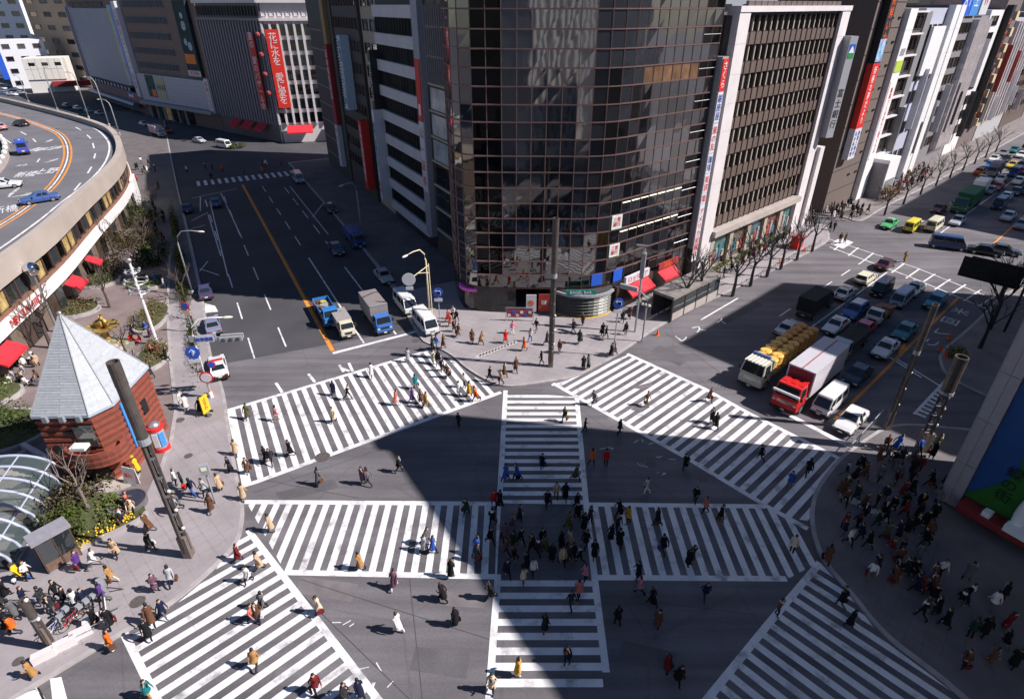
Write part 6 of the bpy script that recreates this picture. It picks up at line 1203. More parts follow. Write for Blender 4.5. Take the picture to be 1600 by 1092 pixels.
v = vehicle('big_lorry', (.62, .02, .02), G(1258, 612), INR, 'large lorry with red cab and silver white box body', gr_); MB().box(-4.95, 2.6, -1.24, 1.24, 1.1, 3.75).obj('cargo_box', mat('box_silver', (.52, .50, .54), rough=.4, var=.04), v); MB().box(-4.95, 2.58, -.06, .06, 3.752, 3.78).obj('roof_seam', mat('seam_red', (.35, .12, .10), var=.1), v); MB().box(2.6, 2.64, -1.1, 1.1, 1.2, 3.6).obj('box_front', mat('box_front_maroon', (.20, .03, .04), var=.2), v)
for i in range(3): MB().box(2.64, 4.0, -.9 + i * .75, -.5 + i * .75, 2.76, 2.8).obj('roof_panel', carpaint((.62, .02, .02)), v)
MB().box(4.86, 4.98, -1.2, 1.2, 2.0, 2.2).obj('white_band', WHITE, v)
vehicle('minibus', Wc, G(1293, 636), INR, 'white van in the sun at the stop line', gr_, scale=.95); vehicle('sedan', Wc, G(1327, 663), INR, 'white car with sunlit roof, nearest the corner pavement', gr_)
vehicle('sedan', (.6, .62, .68), G(1231, 519), OUTR, 'white car partly hidden behind the yellow drums', gr_)
v = vehicle('lorry', Bk, G(1271, 487), OUTR, 'black tarpaulin covered lorry in the shade heading away', gr_); MB().box(-3.1, 1.5, -1.0, 1.0, .95, 2.7).obj('tarpaulin', mat('black_tarp', (.012, .016, .014), rough=.8, var=.3), v)
vehicle('taxi', Wc, G(1318, 464), OUTR, 'white taxi leaving the shade on the right street', gr_); vehicle('wagon', Cr, G(1351, 440), OUTR, 'cream estate car in the sun past the shadow edge', gr_); vehicle('sedan', (.06, .015, .03), G(1382, 418), OUTR, 'dark red car nearing the far ladder crossing', gr_)
vehicle('minibus', Nv, G(1376, 458), INR, 'navy van just out of the shade', gr_, scale=.9); v = vehicle('wagon', (.03, .09, .36), G(1333, 492), INR, 'blue four wheel drive car among the shaded queue', gr_, scale=1.08); MB().box(-1.6, .1, -.5, .5, 1.4, 1.46).obj('roof_rack', STEEL, v)
v = vehicle('pickup', Wc, G(1371, 500), INR, 'white pickup with brown load behind the teal cars', gr_, scale=1.1); [MB().box(-.45, .45, -.35, .35, 0, .45).obj('load', mat('load_brown', (.25, .12, .07), var=.3), v, (-1.6 + (i % 4) * .75, -.35 + .7 * (i // 4), .76 + .1 * (i % 3)), i * .3) for i in range(8)]
vehicle('taxi', Wc, G(1304, 515), INR, 'white taxi squeezed between drums and tarpaulin lorry', gr_); vehicle('sedan', (.5, .05, .08), G(1346, 521), INR, 'red car in the shaded queue', gr_)
v = vehicle('lorry', (.35, .38, .42), G(1322, 548), INR, 'lorry with grey cab and dark ribbed canvas behind the red lorry', gr_); MB().box(-3.1, 1.45, -.95, .95, .95, 1.75).obj('canvas', mat('dark_canvas', (.03, .035, .03), rough=.8, var=.3), v); [MB().box(-3.0 + i * .6, -2.92 + i * .6, -.96, .96, 1.75, 1.8).obj('canvas_rib', TRIM, v) for i in range(8)]
vehicle('sedan', Tl, G(1411, 524), INR, 'teal green car in the lane beside the orange line', gr_); vehicle('taxi', Wc, G(1381, 551), INR, 'white taxi half in the sun at the lane beside the black car', gr_); vehicle('sedan', (.012, .02, .04), G(1337, 592), INR, 'black car with louvred rear window before the sunlit van', gr_)
vehicle('taxi', Wc, G(1426, 458), INR, 'white taxi with dark windscreen behind the pale blue van', gr_); vehicle('minibus', (.4, .46, .58), G(1406, 474), INR, 'pale blue van in the middle of the queue', gr_, scale=.92); vehicle('wagon', (.02, .22, .34), G(1459, 477), INR, 'turquoise hatchback in the sun near the kerb', gr_)
# beyond the side street
vehicle('taxi', (.06, .40, .14), G(1388, 355), INR, 'bright green taxi in the side street mouth', gf_, small=False); vehicle('minibus', (.72, .60, .03), G(1423, 360), OUTR, 'yellow van in the side street mouth', gf_, scale=.9); v = vehicle('minibus', Cr, G(1457, 359), OUTR, 'cream van with an orange rear in the side street mouth', gf_)
vehicle('minibus', (.02, .05, .15), G(1478, 388), R_(-28), 'dark blue van turning across the ladder crossing', gf_); vehicle('sedan', Bk, G(1538, 397), R_(-35), 'black car following the turning dark blue van', gf_); vehicle('sedan', (.05, .06, .08), G(1565, 396), R_(-35), 'dark car with pale roof glare after the black one', gf_)
v = vehicle('big_lorry', Gr, G(1507, 326), INR, 'green tarpaulin lorry in the far queue', gf_); MB().box(-4.9, 2.9, -1.2, 1.2, 1.1, 3.3).obj('tarpaulin', mat('green_tarp', (.02, .12, .06), rough=.8, var=.2), v)
v = vehicle('lorry', Wc, G(1526, 305), INR, 'white box lorry behind the green tarpaulin', gf_); MB().box(-3.1, 1.45, -1, 1, .95, 2.9).obj('cargo_box', WHITE, v)
for i, (px, k, c, lab, o) in enumerate((((1465, 331), 'sedan', (.12, .02, .02), 'dark red car ahead of the green lorry', INR), ((1540, 288), 'sedan', Db, 'navy car past the white box lorry', INR), ((1557, 296), 'sedan', Rd, 'red car beside the far orange line', INR), ((1573, 343), 'sedan', Sv, 'silver car in the shaded oncoming lane, second far lane', INR), ((1594, 356), 'sedan', Gy, 'grey car at the picture border in the shaded far lane', INR), ((1584, 275), 'minibus', (.03, .1, .4), 'blue van in the distant queue', INR), ((1580, 262), 'taxi', (.7, .5, .05), 'yellow taxi in the distant queue', INR), ((1562, 284), 'taxi', Wc, 'white taxi behind the distant red car', INR), ((1571, 252), 'sedan', Bk, 'black car far up the right street', INR), ((1594, 246), 'sedan', Wc, 'white car far up the right street', INR), ((1595, 262), 'sedan', Db, 'dark blue car far up beside the yellow taxi', INR), ((1530, 272), 'sedan', (.5, .12, .05), 'orange red car at the far kerb', OUTR))): vehicle(k, c, G(*px), o, lab, gf_, small=True)
for i, (px, k, c) in enumerate((((1546, 262), 'sedan', Bl), ((1532, 284), 'taxi', (.5, .45, .1)), ((1590, 287), 'sedan', Wc), ((1603, 302), 'minibus', Gy), ((1586, 304), 'sedan', Nv), ((1570, 312), 'sedan', Wc), ((1600, 272), 'sedan', Rd), ((1602, 236), 'minibus', Wc), ((1583, 238), 'sedan', Tl), ((1566, 243), 'sedan', Gy), ((1552, 252), 'taxi', Wc), ((1545, 302), 'sedan', Gy), ((1494, 350), 'sedan', Sv), ((1560, 325), 'minibus', Db))): vehicle(k, c, G(*px), INR, ['mid blue car', 'yellow taxi', 'white car', 'grey van', 'navy car', 'white car', 'red car', 'white van', 'teal car', 'grey car', 'white taxi', 'grey car', 'silver car', 'dark blue van'][i] + ' packed in the distant jam, ' + ['beside the far kerb', 'next to the orange red car', 'outermost in its row', 'outermost by the picture border', 'behind the silver oncoming car', 'ahead of the silver oncoming car', 'near the yellow taxi row', 'farthest out', 'second from farthest', 'by the black far car', 'close to the blue car', 'after the red one', 'nearest the turning van', 'in the middle lane'][i], gf_, small=True)
v = vehicle('lorry', Gy, G(1551, 274), INR, 'grey box lorry in the distant queue', gf_, small=True); MB().box(-3.1, 1.45, -1, 1, .95, 2.8).obj('cargo_box', mat('box_grey', (.26, .26, .29), var=.1), v)
vehicle('sedan', Wc, G(-8, 1152), R_(50), 'white car whose roof peeps in beside the bicycles', 'vehicles on the near road')
# ---------------------------------------------------------------- people
SKIN = mat('skin', (.50, .30, .21), rough=.6, var=.05); HAIR = mat('hair_black', (.012, .010, .010), rough=.5, var=.2); HAIRB = mat('hair_brown', (.06, .03, .018), rough=.5, var=.2); SHOE = mat('shoe', (.02, .016, .014), rough=.4, var=.1); STOCK = mat('stockings', (.30, .18, .13), rough=.6, var=.05); EYE = mat('eye', (.01, .01, .01), var=0); LIP = mat('lips', (.35, .10, .09), var=0)
def person_mesh(pose):
    """one continuous skinned figure facing +x; returns the mesh with slots skin, top, legs, shoes"""
    V, E, RAD = [], [], []
    def vtx(p, r): V.append(p); RAD.append(r); return len(V) - 1
    def chain(start, pts):
        k = start
        for p, r in pts: j = vtx(p, r); E.append((k, j)); k = j
        return k
    st, ar = pose['stride'], pose['arm']; lean = pose.get('lean', .03); sit = pose.get('sit', False)
    hz = .92 if not sit else .50
    pel = vtx((0, 0, hz), .125)
    k = chain(pel, [((lean * .4, 0, hz + .18), .115), ((lean, 0, hz + .36), .135), ((lean * 1.2, 0, hz + .48), .10), ((lean * 1.3 + .01, 0, hz + .57), .055), ((lean * 1.5 + .03, 0, hz + .66), .082), ((lean * 1.5 + .03, 0, hz + .74), .085)])
    chest = 2
    head = k - 1
    chain(head, [((lean * 1.5 + .118, 0, hz + .665), .016)])                          # nose
    for s in (-1, 1): chain(head, [((lean * 1.5 + .02, s * .088, hz + .665), .018)])  # ears
    for s in (-1, 1):
        f = s * st
        if sit: pts = [((.02, s * .09, hz - .02), .085), ((.40, s * .11, hz + .0), .07), ((.44, s * .11, .26), .05), ((.42, s * .11, .08), .038), ((.52, s * .12, .04), .036)]
        else: pts = [((.01 + f * .12, s * .09, hz - .10), .09), ((.05 + f * .5, s * .095, .49 + max(0, -f) * .03), .062), ((-.02 + f * .95 - max(0, -f) * .12, s * .09, .30), .056), ((f * 1.0 - .02 - max(0, -f) * .2, s * .09, .09 + max(0, -f) * .12), .038), ((f * 1.0 + .12 - max(0, -f) * .22, s * .10, .045 + max(0, -f) * .05), .036)]
        chain(pel, pts)
        sw = -f * .8
        up = ar.get(s)
        sh = (lean, s * .185, hz + .44)
        if up == 'phone': pts = [(sh, .06), ((.10, s * .25, hz + .22), .046), ((.17, s * .16, hz + .52), .036), ((.16, s * .12, hz + .60), .03)]; hd = Vector((.02, -s * .05, .6))
        elif up == 'carry': pts = [(sh, .06), ((-.02, s * .24, hz + .18), .046), ((.22, s * .19, hz + .12), .036), ((.29, s * .15, hz + .13), .03)]; hd = Vector((.8, -s * .3, .1))
        else: pts = [(sh, .06), ((-.03 + sw * .35, s * .235, hz + .16), .046), ((.03 + sw * .9, s * .24, hz - .08), .036), ((.05 + sw * 1.05, s * .235, hz - .16), .03)]; hd = Vector((.15 + sw * .5, 0, -1))
        w = chain(chest, pts); hd.normalize(); o = Vector(V[w]); side = hd.cross(Vector((0, 1, 0))).normalized()
        for q in range(4):
            b = o + hd * .03 + side * (.018 * (q - 1.5)); L = (.062, .072, .068, .054)[q]
            chain(w, [(tuple(b + hd * L * .5), .010), (tuple(b + hd * L + Vector((0, -s * .018, 0))), .008)])
        chain(w, [(tuple(o + hd * .015 + side * .035 + Vector((0, -s * .02, 0))), .011), (tuple(o + hd * .055 + side * .042 + Vector((0, -s * .03, 0))), .009)])
    me = bpy.data.meshes.new('person'); me.from_pydata(V, E, []); o = bpy.data.objects.new('tmp', me); COL.objects.link(o)
    o.modifiers.new('s', 'SKIN')
    for i, r in enumerate(RAD):
        d = me.skin_vertices[0].data[i]; d.radius = (r * (1.22 if i in (1, 2, 3) else 1), r); d.use_root = (i == 0)
    o.modifiers.new('d', 'SUBSURF').levels = 1
    dg = bpy.context.evaluated_depsgraph_get(); out = bpy.data.meshes.new_from_object(o.evaluated_get(dg)); out.name = 'person'
    bpy.data.objects.remove(o)
    for m in (SKIN, WHITE, BLACK, SHOE): out.materials.append(m)
    for p in out.polygons:
        c = p.center; p.use_smooth = True; z = c.z
        hand = abs(c.y) > .205 and z < hz - .10 and not sit
        if z > hz + .535: mi = 0
        elif hand or (z < hz + .16 and c.x > .22 and any(v == 'carry' for v in ar.values()) and abs(c.y) < .21 and z > hz + .06): mi = 0
        elif z > hz - .02 or abs(c.y) > .2: mi = 1
        elif z > .085: mi = 2
        else: mi = 3
        if any(v == 'phone' for v in ar.values()) and z > hz + .5 and abs(c.y) > .10: mi = 0
        p.material_index = mi
    return out, hz, lean
POSES = [dict(stride=.26, arm={}), dict(stride=-.26, arm={}), dict(stride=.20, arm={1: 'carry'}), dict(stride=-.18, arm={-1: 'phone'}), dict(stride=.03, arm={}), dict(stride=-.30, arm={1: 'carry'}, lean=.07), dict(stride=.0, arm={}, sit=True), dict(stride=.34, arm={}, lean=.09), dict(stride=.12, arm={-1: 'carry', 1: 'carry'}), dict(stride=-.08, arm={1: 'phone'})]
PM = [person_mesh(p) for p in POSES]
def hair_mesh(hz, lean, long):
    b = MB(); cx_, cz = lean * 1.5 + .015, hz + .70; n = 10; prof = [(.0, .112), (.055, .10), (.088, .062), (.098, .01), (.094, -.04)] + ([(.090, -.11), (.085, -.17)] if long else [(.08, -.075)])
    vs = []
    for r, z in prof:
        for i in range(n):
            a = 2 * math.pi * i / n; x = r * math.cos(a) * 1.05; y = r * math.sin(a)
            if x > .035 and z < .05: x = .035 - .01; 
            vs.append((cx_ + x - .008, y, cz + z + .012))
    fs = [(k * n + i, k * n + (i + 1) % n, (k + 1) * n + (i + 1) % n, (k + 1) * n + i) for k in range(len(prof) - 1) for i in range(n)]
    b.add(vs, fs); return b.mesh('hair', [HAIR], True)
def face_mesh(hz, lean):
    b = MB(); x = lean * 1.5 + .105
    for s in (-1, 1): b.sphere((x - .004, s * .032, hz + .685), .010, 6, 4, 0)
    b.box(x - .012, x - .001, -.022, .022, hz + .615, hz + .626, 1); return b.mesh('face', [EYE, LIP])
def coat_mesh(hz, lean, length, flare=.21, stride=.26):
    b = MB(); n = 14; prof = [(.075, hz + .565), (.16, hz + .51), (.185, hz + .40), (.17, hz + .24), (.165, hz + .10), (flare * .9, hz - .08), (flare, length)]
    vs = []
    for j, (r, z) in enumerate(prof):
        f = max(0, (hz + .1 - z)) / max(.1, hz + .1 - length)
        for i in range(n):
            a = 2 * math.pi * i / n; wv = 1 + .05 * math.sin(a * 5 + j) * f
            vs.append((lean * (z - hz) / .5 + r * .80 * math.cos(a) * wv * (1 + abs(stride) * 1.4 * f), r * 1.04 * math.sin(a) * wv, z))
    fs = [(k * n + (i + 1) % n, k * n + i, (k + 1) * n + i, (k + 1) * n + (i + 1) % n) for k in range(len(prof) - 1) for i in range(n)]
    b.add(vs, fs); return b.mesh('coat', [WHITE], True)
HM = [[hair_mesh(hz, ln, lg) for lg in (0, 1)] for _, hz, ln in PM]; FM = [face_mesh(hz, ln) for _, hz, ln in PM]
CM = [[coat_mesh(hz, ln, L, .21, POSES[i]['stride']) for L in (.78, .45)] for i, (_, hz, ln) in enumerate(PM)]
BAG = MB().box(-.16, .16, -.06, .06, .30, .58).path([(-.1, 0, .58), (-.06, 0, .72), (.06, 0, .72), (.1, 0, .58)], .012, 4).mesh('bag', [WHITE])
SCARF = MB().lathe([(.06, .08), (.085, .05), (.12, 0), (.13, -.04), (.10, -.05)], 10).box(.07, .15, -.035, .035, -.26, 0).mesh('scarf', [WHITE], True)
HATM = [MB().lathe([(.13, 0), (.14, .02), (.085, .03), (.08, .11), (.02, .12)], 10).mesh('hat', [WHITE])]
CLOTH = {'black': (.010, .010, .012), 'charcoal': (.03, .03, .035), 'grey': (.12, .12, .13), 'pale grey': (.38, .38, .40), 'white': (.70, .68, .66), 'cream': (.60, .50, .37), 'beige': (.48, .34, .22), 'camel': (.38, .20, .07), 'brown': (.12, .055, .03), 'dark red': (.16, .015, .02), 'red': (.55, .02, .02), 'orange': (.72, .13, .015), 'mustard': (.55, .30, .02), 'yellow': (.72, .46, .02), 'olive': (.09, .085, .03), 'dark green': (.012, .04, .028), 'teal': (.01, .16, .18), 'blue': (.03, .09, .38), 'navy': (.010, .014, .04), 'purple': (.10, .04, .20), 'plum': (.14, .07, .11), 'pink': (.55, .22, .25), 'salmon': (.55, .16, .12)}
CMAT = {k: mat('cloth_' + k.replace(' ', '_'), v, rough=.85, var=.14, scale=5, spec=.2) for k, v in CLOTH.items()}
PEOPLE = []; KIDS_OF = {}
def setm(o, i, m): o.material_slots[i].link = 'OBJECT'; o.material_slots[i].material = m
def person(px, top, where, legs=None, pose=None, heading=None, length=None, bag=None, long=None, hat=None, z=None, p=None, group=None):
    i = len(PEOPLE); rnd = random.Random(i * 17 + 5)
    if pose is None: pose = rnd.choice([0, 1, 0, 1, 2, 3, 4, 5, 7, 8, 9])
    if heading is None: heading = rnd.uniform(0, 360)
    x, y = p or G(*px); zg = .13 if z is None else z
    o = place('person', PM[pose][0], None, (x, y, zg), R_(heading)); s = rnd.uniform(.95, 1.05); o.scale = (s * 1.04, s * 1.04, s)
    legs = legs or rnd.choice(['black', 'charcoal', 'navy', 'black', 'grey']); setm(o, 1, CMAT[top]); setm(o, 2, CMAT[legs] if legs != 'bare' else STOCK)
    lg = rnd.random() < .45 if long is None else long
    h = place('hair', HM[pose][1 if lg else 0], o); setm(h, 0, HAIRB if rnd.random() < .25 else HAIR); KF = place('face', FM[pose], o)
    if length is None: length = rnd.choice([0, 1, 1, None])
    if length is not None and pose != 6: c = place('coat', CM[pose][length], o); setm(c, 0, CMAT[top])
    elif length is not None: c = place('coat', CM[pose][0], o); c.scale = (1, 1, 1); setm(c, 0, CMAT[top]); c.location = (0, 0, .0)
    bag = bag if bag is not None else (rnd.choice(['black', 'brown', 'dark red']) if rnd.random() < .35 else None)
    if rnd.random() < .5:
        sc_f = place('scarf', SCARF, o, (PM[pose][2] * 1.25, 0, PM[pose][1] + .5)); setm(sc_f, 0, CMAT[rnd.choice(['white', 'cream', 'dark red', 'pale grey', 'black', 'navy', 'camel', 'white'])])
    else: sc_f = None
    if bag and pose != 6: b = place('bag', BAG, o, (.03, rnd.choice([-.27, .27]), .1)); setm(b, 0, CMAT[bag])
    if hat: t = place('hat', HATM[0], o, (PM[pose][2] * 1.5 + .02, 0, PM[pose][1] + .76)); setm(t, 0, CMAT[hat])
    KIDS_OF[o.name] = [c for c in (h, KF, locals().get('c'), locals().get('b'), locals().get('t'), sc_f) if c is not None and not isinstance(c, Vector) and getattr(c, 'parent', None) is o]
    o['category'] = 'person'; o['group'] = group or 'people ' + where
    garment = {None: 'jacket', 0: 'jacket', 1: 'long coat'}[length]
    PEOPLE.append((o, '%s %s' % (top, garment), where, px or (0, 0), {2: 'carrying something', 3: 'with hand raised to head', 4: 'standing', 5: 'carrying something', 6: 'seated'}.get(pose, 'walking'), bag))
    return o
def folk(where, rows, z=.13, **kw):
    for r in rows:
        px, top = (r[0], r[1]), r[2]; k = dict(r[3]) if len(r) > 3 else {}
        person(px, top, where, z=k.pop('z', z), **{**kw, **k})
D = dict
folk('on the upper left zebra', [(638, 566, 'pale grey'), (581, 590, 'white', D(legs='brown')), (522, 618, 'navy'), (544, 625, 'black'), (433, 658, 'pink', D(legs='bare')), (522, 660, 'cream', D(legs='black')), (455, 713, 'black'), (417, 722, 'black', D(length=1)), (425, 725, 'charcoal'), (677, 568, 'cream'), (685, 571, 'black'), (690, 580, 'black'), (700, 590, 'brown'), (619, 633, 'salmon', D(legs='white')), (650, 608, 'teal'), (645, 629, 'purple'), (658, 631, 'brown'), (666, 637, 'camel', D(length=1)), (717, 618, 'white'), (726, 606, 'pale grey'), (733, 620, 'mustard'), (744, 628, 'orange', D(length=0, legs='brown')), (388, 655, 'olive'), (370, 712, 'beige'), (388, 740, 'brown'), (361, 738, 'charcoal')], z=0)
folk('on the asphalt between the upper left zebra and the band across', [(717, 668, 'dark green'), (499, 758, 'grey', D(length=1)), (568, 756, 'plum', D(length=1)), (577, 758, 'grey'), (624, 738, 'black', D(heading=10))], z=0)
folk('on the zebra towards the tower', [(882, 659, 'olive'), (847, 733, 'navy', D(heading=-90)), (808, 750, 'blue'), (899, 751, 'olive'), (869, 779, 'beige', D(heading=-90)), (855, 791, 'black', D(heading=-90)), (883, 782, 'black'), (901, 795, 'black'), (790, 751, 'blue'), (772, 791, 'red', D(length=0)), (781, 794, 'black')], z=0)
folk('on the asphalt between the upper right zebra and the tower zebra', [(913, 677, 'black'), (967, 679, 'dark green'), (924, 727, 'orange', D(length=0)), (946, 728, 'red', D(length=0, legs='black')), (1010, 772, 'cream', D(legs='white')), (1070, 733, 'black'), (1085, 786, 'black')], z=0)
folk('on the upper right zebra', [(928, 633, 'grey', D(length=0)), (1010, 634, 'brown', D(bag='brown')), (1107, 628, 'brown'), (1111, 661, 'charcoal'), (1117, 670, 'black'), (1187, 720, 'black', D(heading=140)), (1232, 763, 'blue', D(heading=225, legs='grey')), (1260, 744, 'black')], z=0)
folk('on the left half of the band across', [(425, 831, 'beige', D(length=1)), (564, 890, 'camel', D(length=1)), (666, 851, 'grey'), (677, 864, 'blue', D(legs='black')), (663, 862, 'pale grey'), (746, 877, 'charcoal'), (705, 903, 'black', D(length=1)), (729, 805, 'dark green', D(length=1)), (769, 823, 'black'), (745, 868, 'blue'), (766, 850, 'black')], z=0)
folk('on the right half of the band across', [(967, 805, 'black', D(heading=200)), (981, 819, 'mustard', D(length=0)), (1101, 802, 'salmon', D(length=0)), (1124, 815, 'black'), (1026, 822, 'black'), (954, 846, 'black'), (967, 855, 'black', D(length=1)), (964, 829, 'charcoal'), (1035, 864, 'black', D(bag='purple')), (1074, 885, 'black'), (996, 905, 'black', D(length=1)), (1236, 864, 'cream', D(length=0)), (928, 872, 'black', D(bag='white')), (1079, 790 + 90, 'charcoal')], z=0)
folk('in the middle square of the crossing', [(813, 851, 'black'), (831, 862, 'black', D(length=1)), (841, 868, 'charcoal'), (853, 865, 'olive', D(length=1)), (877, 859, 'black'), (890, 855, 'beige'), (895, 875, 'black', D(length=1)), (906, 880, 'black'), (878, 883, 'beige', D(length=0)), (804, 882, 'black'), (823, 890, 'black'), (833, 899, 'white', D(length=0)), (792, 900, 'navy'), (790, 846, 'plum'), (812, 814, 'charcoal', D(bag='white')), (888, 826, 'olive', D(length=1)), (902, 812, 'black'), (912, 830, 'black', D(length=1)), (921, 818, 'charcoal'), (793, 868, 'brown'), (802, 858, 'dark green'), (847, 852, 'black'), (862, 878, 'black'), (889, 878, 'charcoal'), (915, 856, 'black'), (800, 830, 'plum')], z=0)
folk('on the near zebra below the middle square', [(818, 914, 'cream', D(length=0, legs='brown')), (914, 908, 'pink', D(length=0)), (892, 951, 'charcoal'), (904, 936, 'salmon', D(length=0)), (851, 987, 'black'), (886, 1038, 'navy', D(length=0)), (809, 1056, 'mustard', D(legs='white')), (769, 1080, 'cream', D(length=1))], z=0)
folk('on the near asphalt left of the near zebra', [(617, 919, 'plum', D(legs='white')), (692, 939, 'black', D(length=1)), (767, 936, 'black', D(length=1)), (712, 978, 'black', D(length=1, pose=4)), (623, 987, 'white', D(legs='white', length=1)), (500, 959, 'cream', D(length=1))], z=0)
folk('on the lower left zebra', [(412, 954, 'grey', D(length=0)), (405, 970, 'brown', D(bag='white')), (402, 1044, 'camel', D(length=0)), (496, 1082, 'dark red', D(length=0)), (564, 1090, 'navy'), (540, 1096, 'charcoal'), (407, 890, 'beige', D(legs='brown')), (374, 877, 'dark red'), (390, 911, 'white', D(length=0)), (397, 973, 'salmon'), (236, 1092, 'teal', D(length=0, legs='camel')), (382, 782, 'beige', D(length=1))], z=0)
folk('on the dark asphalt beside the lower right zebra', [(999, 928, 'pink', D(length=0)), (1018, 946, 'black', D(bag='blue')), (1026, 982, 'brown'), (964, 977, 'black'), (1100, 936, 'navy', D(heading=-90)), (1041, 1049, 'dark red', D(length=1)), (1058, 1066, 'black', D(length=1)), (1213, 962, 'brown')], z=0)
folk('at the edge of the lower right zebra', [(1290, 880, 'brown', D(length=1)), (1310, 950, 'black'), (1314, 943, 'charcoal'), (1325, 980, 'black', D(length=1))], z=0)
folk('on the tower corner pavement', [(846, 572, 'charcoal'), (806, 583, 'brown'), (911, 579, 'black'), (919, 578, 'grey'), (954, 559, 'black'), (959, 556, 'charcoal'), (819, 550, 'orange', D(length=1)), (874, 554, 'brown'), (738, 538, 'brown'), (752, 540, 'camel', D(length=1)), (790, 538, 'red', D(length=1)), (838, 520, 'black'), (828, 536, 'white', D(legs='blue')), (854, 541, 'charcoal'), (896, 523, 'black'), (910, 510, 'brown'), (905, 539, 'dark green'), (941, 527, 'black', D(length=1)), (946, 531, 'black'), (977, 525, 'charcoal'), (801, 523, 'pink', D(legs='white')), (765, 605 - 8, 'black'), (783, 611 - 8, 'beige'), (788, 592, 'brown'), (676, 549, 'dark green'), (682, 547, 'blue'), (693, 546, 'brown'), (704, 512, 'salmon'), (710, 520, 'charcoal'), (716, 528, 'brown', D(length=1)), (700, 505, 'red'), (714, 505, 'dark green'), (709, 500, 'white'), (972, 505, 'charcoal'), (1000, 470, 'orange'), (984, 500, 'brown')])
folk('on the pavement along the bronze building', [(1090, 456, 'black'), (1100, 448, 'blue'), (1113, 452, 'navy', D(legs='blue')), (1118, 441, 'plum'), (1130, 436, 'charcoal'), (1141, 428, 'black'), (1150, 424, 'grey'), (1158, 418, 'brown'), (1168, 410, 'black'), (1176, 405, 'dark red'), (1184, 400, 'charcoal'), (1192, 398, 'red'), (1200, 390, 'black'), (1212, 386, 'grey'), (1222, 378, 'black'), (1231, 372, 'charcoal'), (1256, 356, 'black'), (1262, 352, 'olive'), (1268, 351, 'charcoal'), (1273, 355, 'grey'), (1266, 345, 'black'), (1085, 470, 'white')])
folk('crossing the side street by the bronze building', [(1296, 360, 'black'), (1302, 362, 'charcoal'), (1311, 381, 'brown'), (1319, 380, 'olive')], z=0)
folk('on the far ladder crossing', [(1412, 410, 'camel')], z=0)
rq = random.Random(3)
def scatter(n, poly, where, cols, z=.13, **kw):
    P = Gp(*poly); k = 0; x0, x1 = min(p[0] for p in P), max(p[0] for p in P); y0, y1 = min(p[1] for p in P), max(p[1] for p in P); got = []
    while k < n:
        q = (rq.uniform(x0, x1), rq.uniform(y0, y1)); ins = False
        for i in range(len(P)):
            a, b = P[i], P[i - 1]
            if (a[1] > q[1]) != (b[1] > q[1]) and q[0] < (b[0] - a[0]) * (q[1] - a[1]) / (b[1] - a[1]) + a[0]: ins = not ins
        if not ins or any((q[0] - g[0]) ** 2 + (q[1] - g[1]) ** 2 < .42 for g in got): continue
        got.append(q); k += 1; d = q[1] * math.cos(PITCH) + CAMH * math.sin(PITCH); person((800 + FPX * q[0] / d, 0), rq.choice(cols), where, z=z, p=q, **kw)
DK = ['black', 'black', 'charcoal', 'navy', 'brown', 'grey', 'dark green', 'black', 'olive', 'dark red']
scatter(26, ((1296, 350), (1352, 343), (1366, 330), (1330, 322), (1285, 334)), 'waiting in the crowd under the white sign building', DK + ['white', 'grey'])
scatter(60, ((1372, 322), (1456, 278), (1440, 262), (1370, 305)), 'strolling on the far pavement past the pavilion', DK + ['white', 'cream', 'camel', 'red'])
scatter(66, ((1350, 708), (1470, 690), (1474, 770), (1445, 880), (1430, 930), (1340, 905), (1296, 850), (1292, 780)), 'in the shaded crowd at the right corner', DK + ['black', 'black', 'white', 'blue', 'black'])
scatter(22, ((1440, 880), (1560, 930), (1600, 1060), (1500, 1060), (1400, 975), (1360, 930)), 'in the dark under the painted wall', DK + ['black', 'black', 'black', 'white', 'brown'])
scatter(22, ((5, 560), (62, 560), (72, 605), (20, 615), (0, 600)), 'seated among the crowd near the arcade awning', ['white', 'grey', 'beige', 'camel', 'black', 'white', 'olive', 'salmon', 'brown', 'pale grey'], pose=6)
scatter(8, ((195, 515), (235, 500), (248, 560), (212, 580)), 'seated on the bench between fountain and mast', ['blue', 'white', 'red', 'beige', 'grey', 'plum'], pose=6)
scatter(10, ((232, 330), (262, 330), (268, 430), (244, 430)), 'walking on the shaded avenue pavement', DK)
scatter(10, ((205, 250), (240, 250), (250, 300), (218, 300)), 'at the far end of the plaza pavement', ['white', 'red', 'grey', 'black', 'mustard', 'charcoal'])
scatter(12, ((290, 266), (450, 258), (452, 272), (290, 288)), 'on the far zebra across the avenue', ['white', 'brown', 'black', 'orange', 'grey', 'charcoal'], z=0)
folk('on the plaza pavement strip by the police box', [(286, 637, 'white'), (293, 643, 'white', D(legs='grey')), (316, 649, 'black'), (321, 646, 'charcoal'), (262, 567, 'black', D(length=1)), (238, 592, 'charcoal'), (205, 572, 'blue', D(legs='blue')), (246, 447, 'blue'), (258, 452, 'white'), (250, 560, 'brown')])
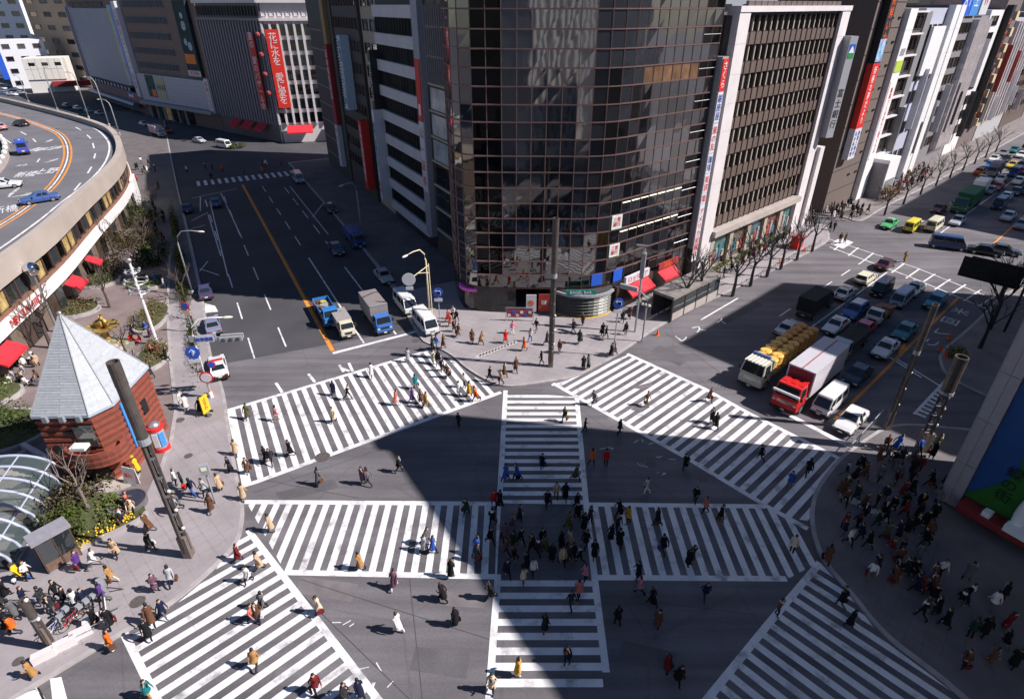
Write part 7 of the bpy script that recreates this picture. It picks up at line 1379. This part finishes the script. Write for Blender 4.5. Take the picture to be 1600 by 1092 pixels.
folk('on the sunlit plaza corner', [(277, 761, 'white', D(length=0)), (290, 767, 'dark green', D(bag='red')), (304, 777, 'navy', D(legs='blue')), (323, 776, 'pale grey', D(length=0)), (346, 769, 'beige'), (333, 802, 'brown', D(length=1)), (219, 742, 'yellow', D(length=1, pose=4, hat='yellow')), (210, 805, 'cream'), (204, 798, 'salmon'), (282, 800, 'grey'), (277, 806, 'pale grey'), (186, 872, 'beige', D(length=1)), (238, 862, 'charcoal', D(length=1, bag='white')), (236, 832, 'brown'), (128, 892, 'purple', D(length=0)), (151, 889, 'white', D(length=0)), (179, 913, 'camel', D(legs='cream', length=0)), (246, 926, 'plum'), (272, 916, 'pale grey', D(length=0)), (241, 977, 'brown'), (259, 967, 'navy'), (236, 1000, 'black', D(length=1)), (177, 1016, 'orange', D(length=0, legs='white', z=0)), (195, 822, 'charcoal')])
folk('among the people by the kiosk and bicycles', [(95, 939, 'black'), (138, 951, 'navy'), (126, 953, 'white', D(length=0)), (167, 941, 'purple', D(length=0)), (38, 911, 'yellow', D(length=0, legs='blue')), (49, 908, 'white'), (15, 936, 'black', D(length=1)), (46, 949, 'navy', D(length=1)), (20, 987, 'black'), (28, 993, 'orange', D(length=0)), (154, 979, 'black', D(length=1)), (177, 982, 'black', D(length=1)), (56, 1060, 'camel', D(length=1, z=0)), (5, 940, 'yellow'), (3, 975, 'white'), (60, 965, 'navy'), (75, 948, 'charcoal'), (108, 948, 'black'), (10, 955, 'charcoal'), (88, 960, 'charcoal'), (30, 968, 'grey')])
# past the three hundred that show largest, the far ones become one crowd
PEOPLE.sort(key=lambda t: t[0].location.y * math.cos(PITCH))
FAR = PEOPLE[300:]; PEOPLE = PEOPLE[:300]
if FAR:
    mm = {}; mb = MB()
    for t in FAR:
        o = t[0]; kids = KIDS_OF[o.name]
        M = Matrix.Translation(o.location) @ Matrix.Rotation(o.rotation_euler.z, 4, 'Z') @ Matrix.Diagonal((*o.scale, 1))
        for c in [o] + kids:
            X = M if c is o else M @ Matrix.Translation(c.location)
            mats = [sl_.material for sl_ in c.material_slots]; of = len(mb.v); mb.v += [tuple(X @ v.co) for v in c.data.vertices]
            for p in c.data.polygons: mb.f.append([of + i for i in p.vertices]); mb.m.append(mm.setdefault(mats[p.material_index].name, len(mm)))
        for c in kids: bpy.data.objects.remove(c)
        bpy.data.objects.remove(o)
    stuff(mb.obj('far_crowd', [bpy.data.materials[k] for k in mm]))
# labels: by look, then by who stands where among those who look alike
from collections import defaultdict
ORD = ['first', 'second', 'third', 'fourth', 'fifth', 'sixth', 'seventh', 'eighth', 'ninth', 'tenth', 'eleventh', 'twelfth', 'thirteenth', 'fourteenth', 'fifteenth', 'sixteenth', 'seventeenth', 'eighteenth']
bk = defaultdict(list)
for t in PEOPLE: bk[(t[1], t[2])].append(t)
SHORT = {'on the asphalt between the upper left zebra and the band across': 'on the asphalt under the upper left zebra', 'on the asphalt between the upper right zebra and the tower zebra': 'on the asphalt under the upper right zebra'}
for (look, where), L in bk.items():
    wh = SHORT.get(where, where); art = 'person in ' + look
    if len(L) == 1: L[0][0]['label'] = '%s, the only one %s' % (art, wh); continue
    L.sort(key=lambda t: t[0].location.x / max(1.0, t[0].location.y * math.cos(PITCH) + CAMH * math.sin(PITCH)))
    for i, t in enumerate(L): t[0]['label'] = ('%s, %s of %d from the left, %s' % (art, ORD[i], len(L), wh))
for t in PEOPLE: t[0]['label'] = ' '.join(str(t[0]['label']).split()[:16])
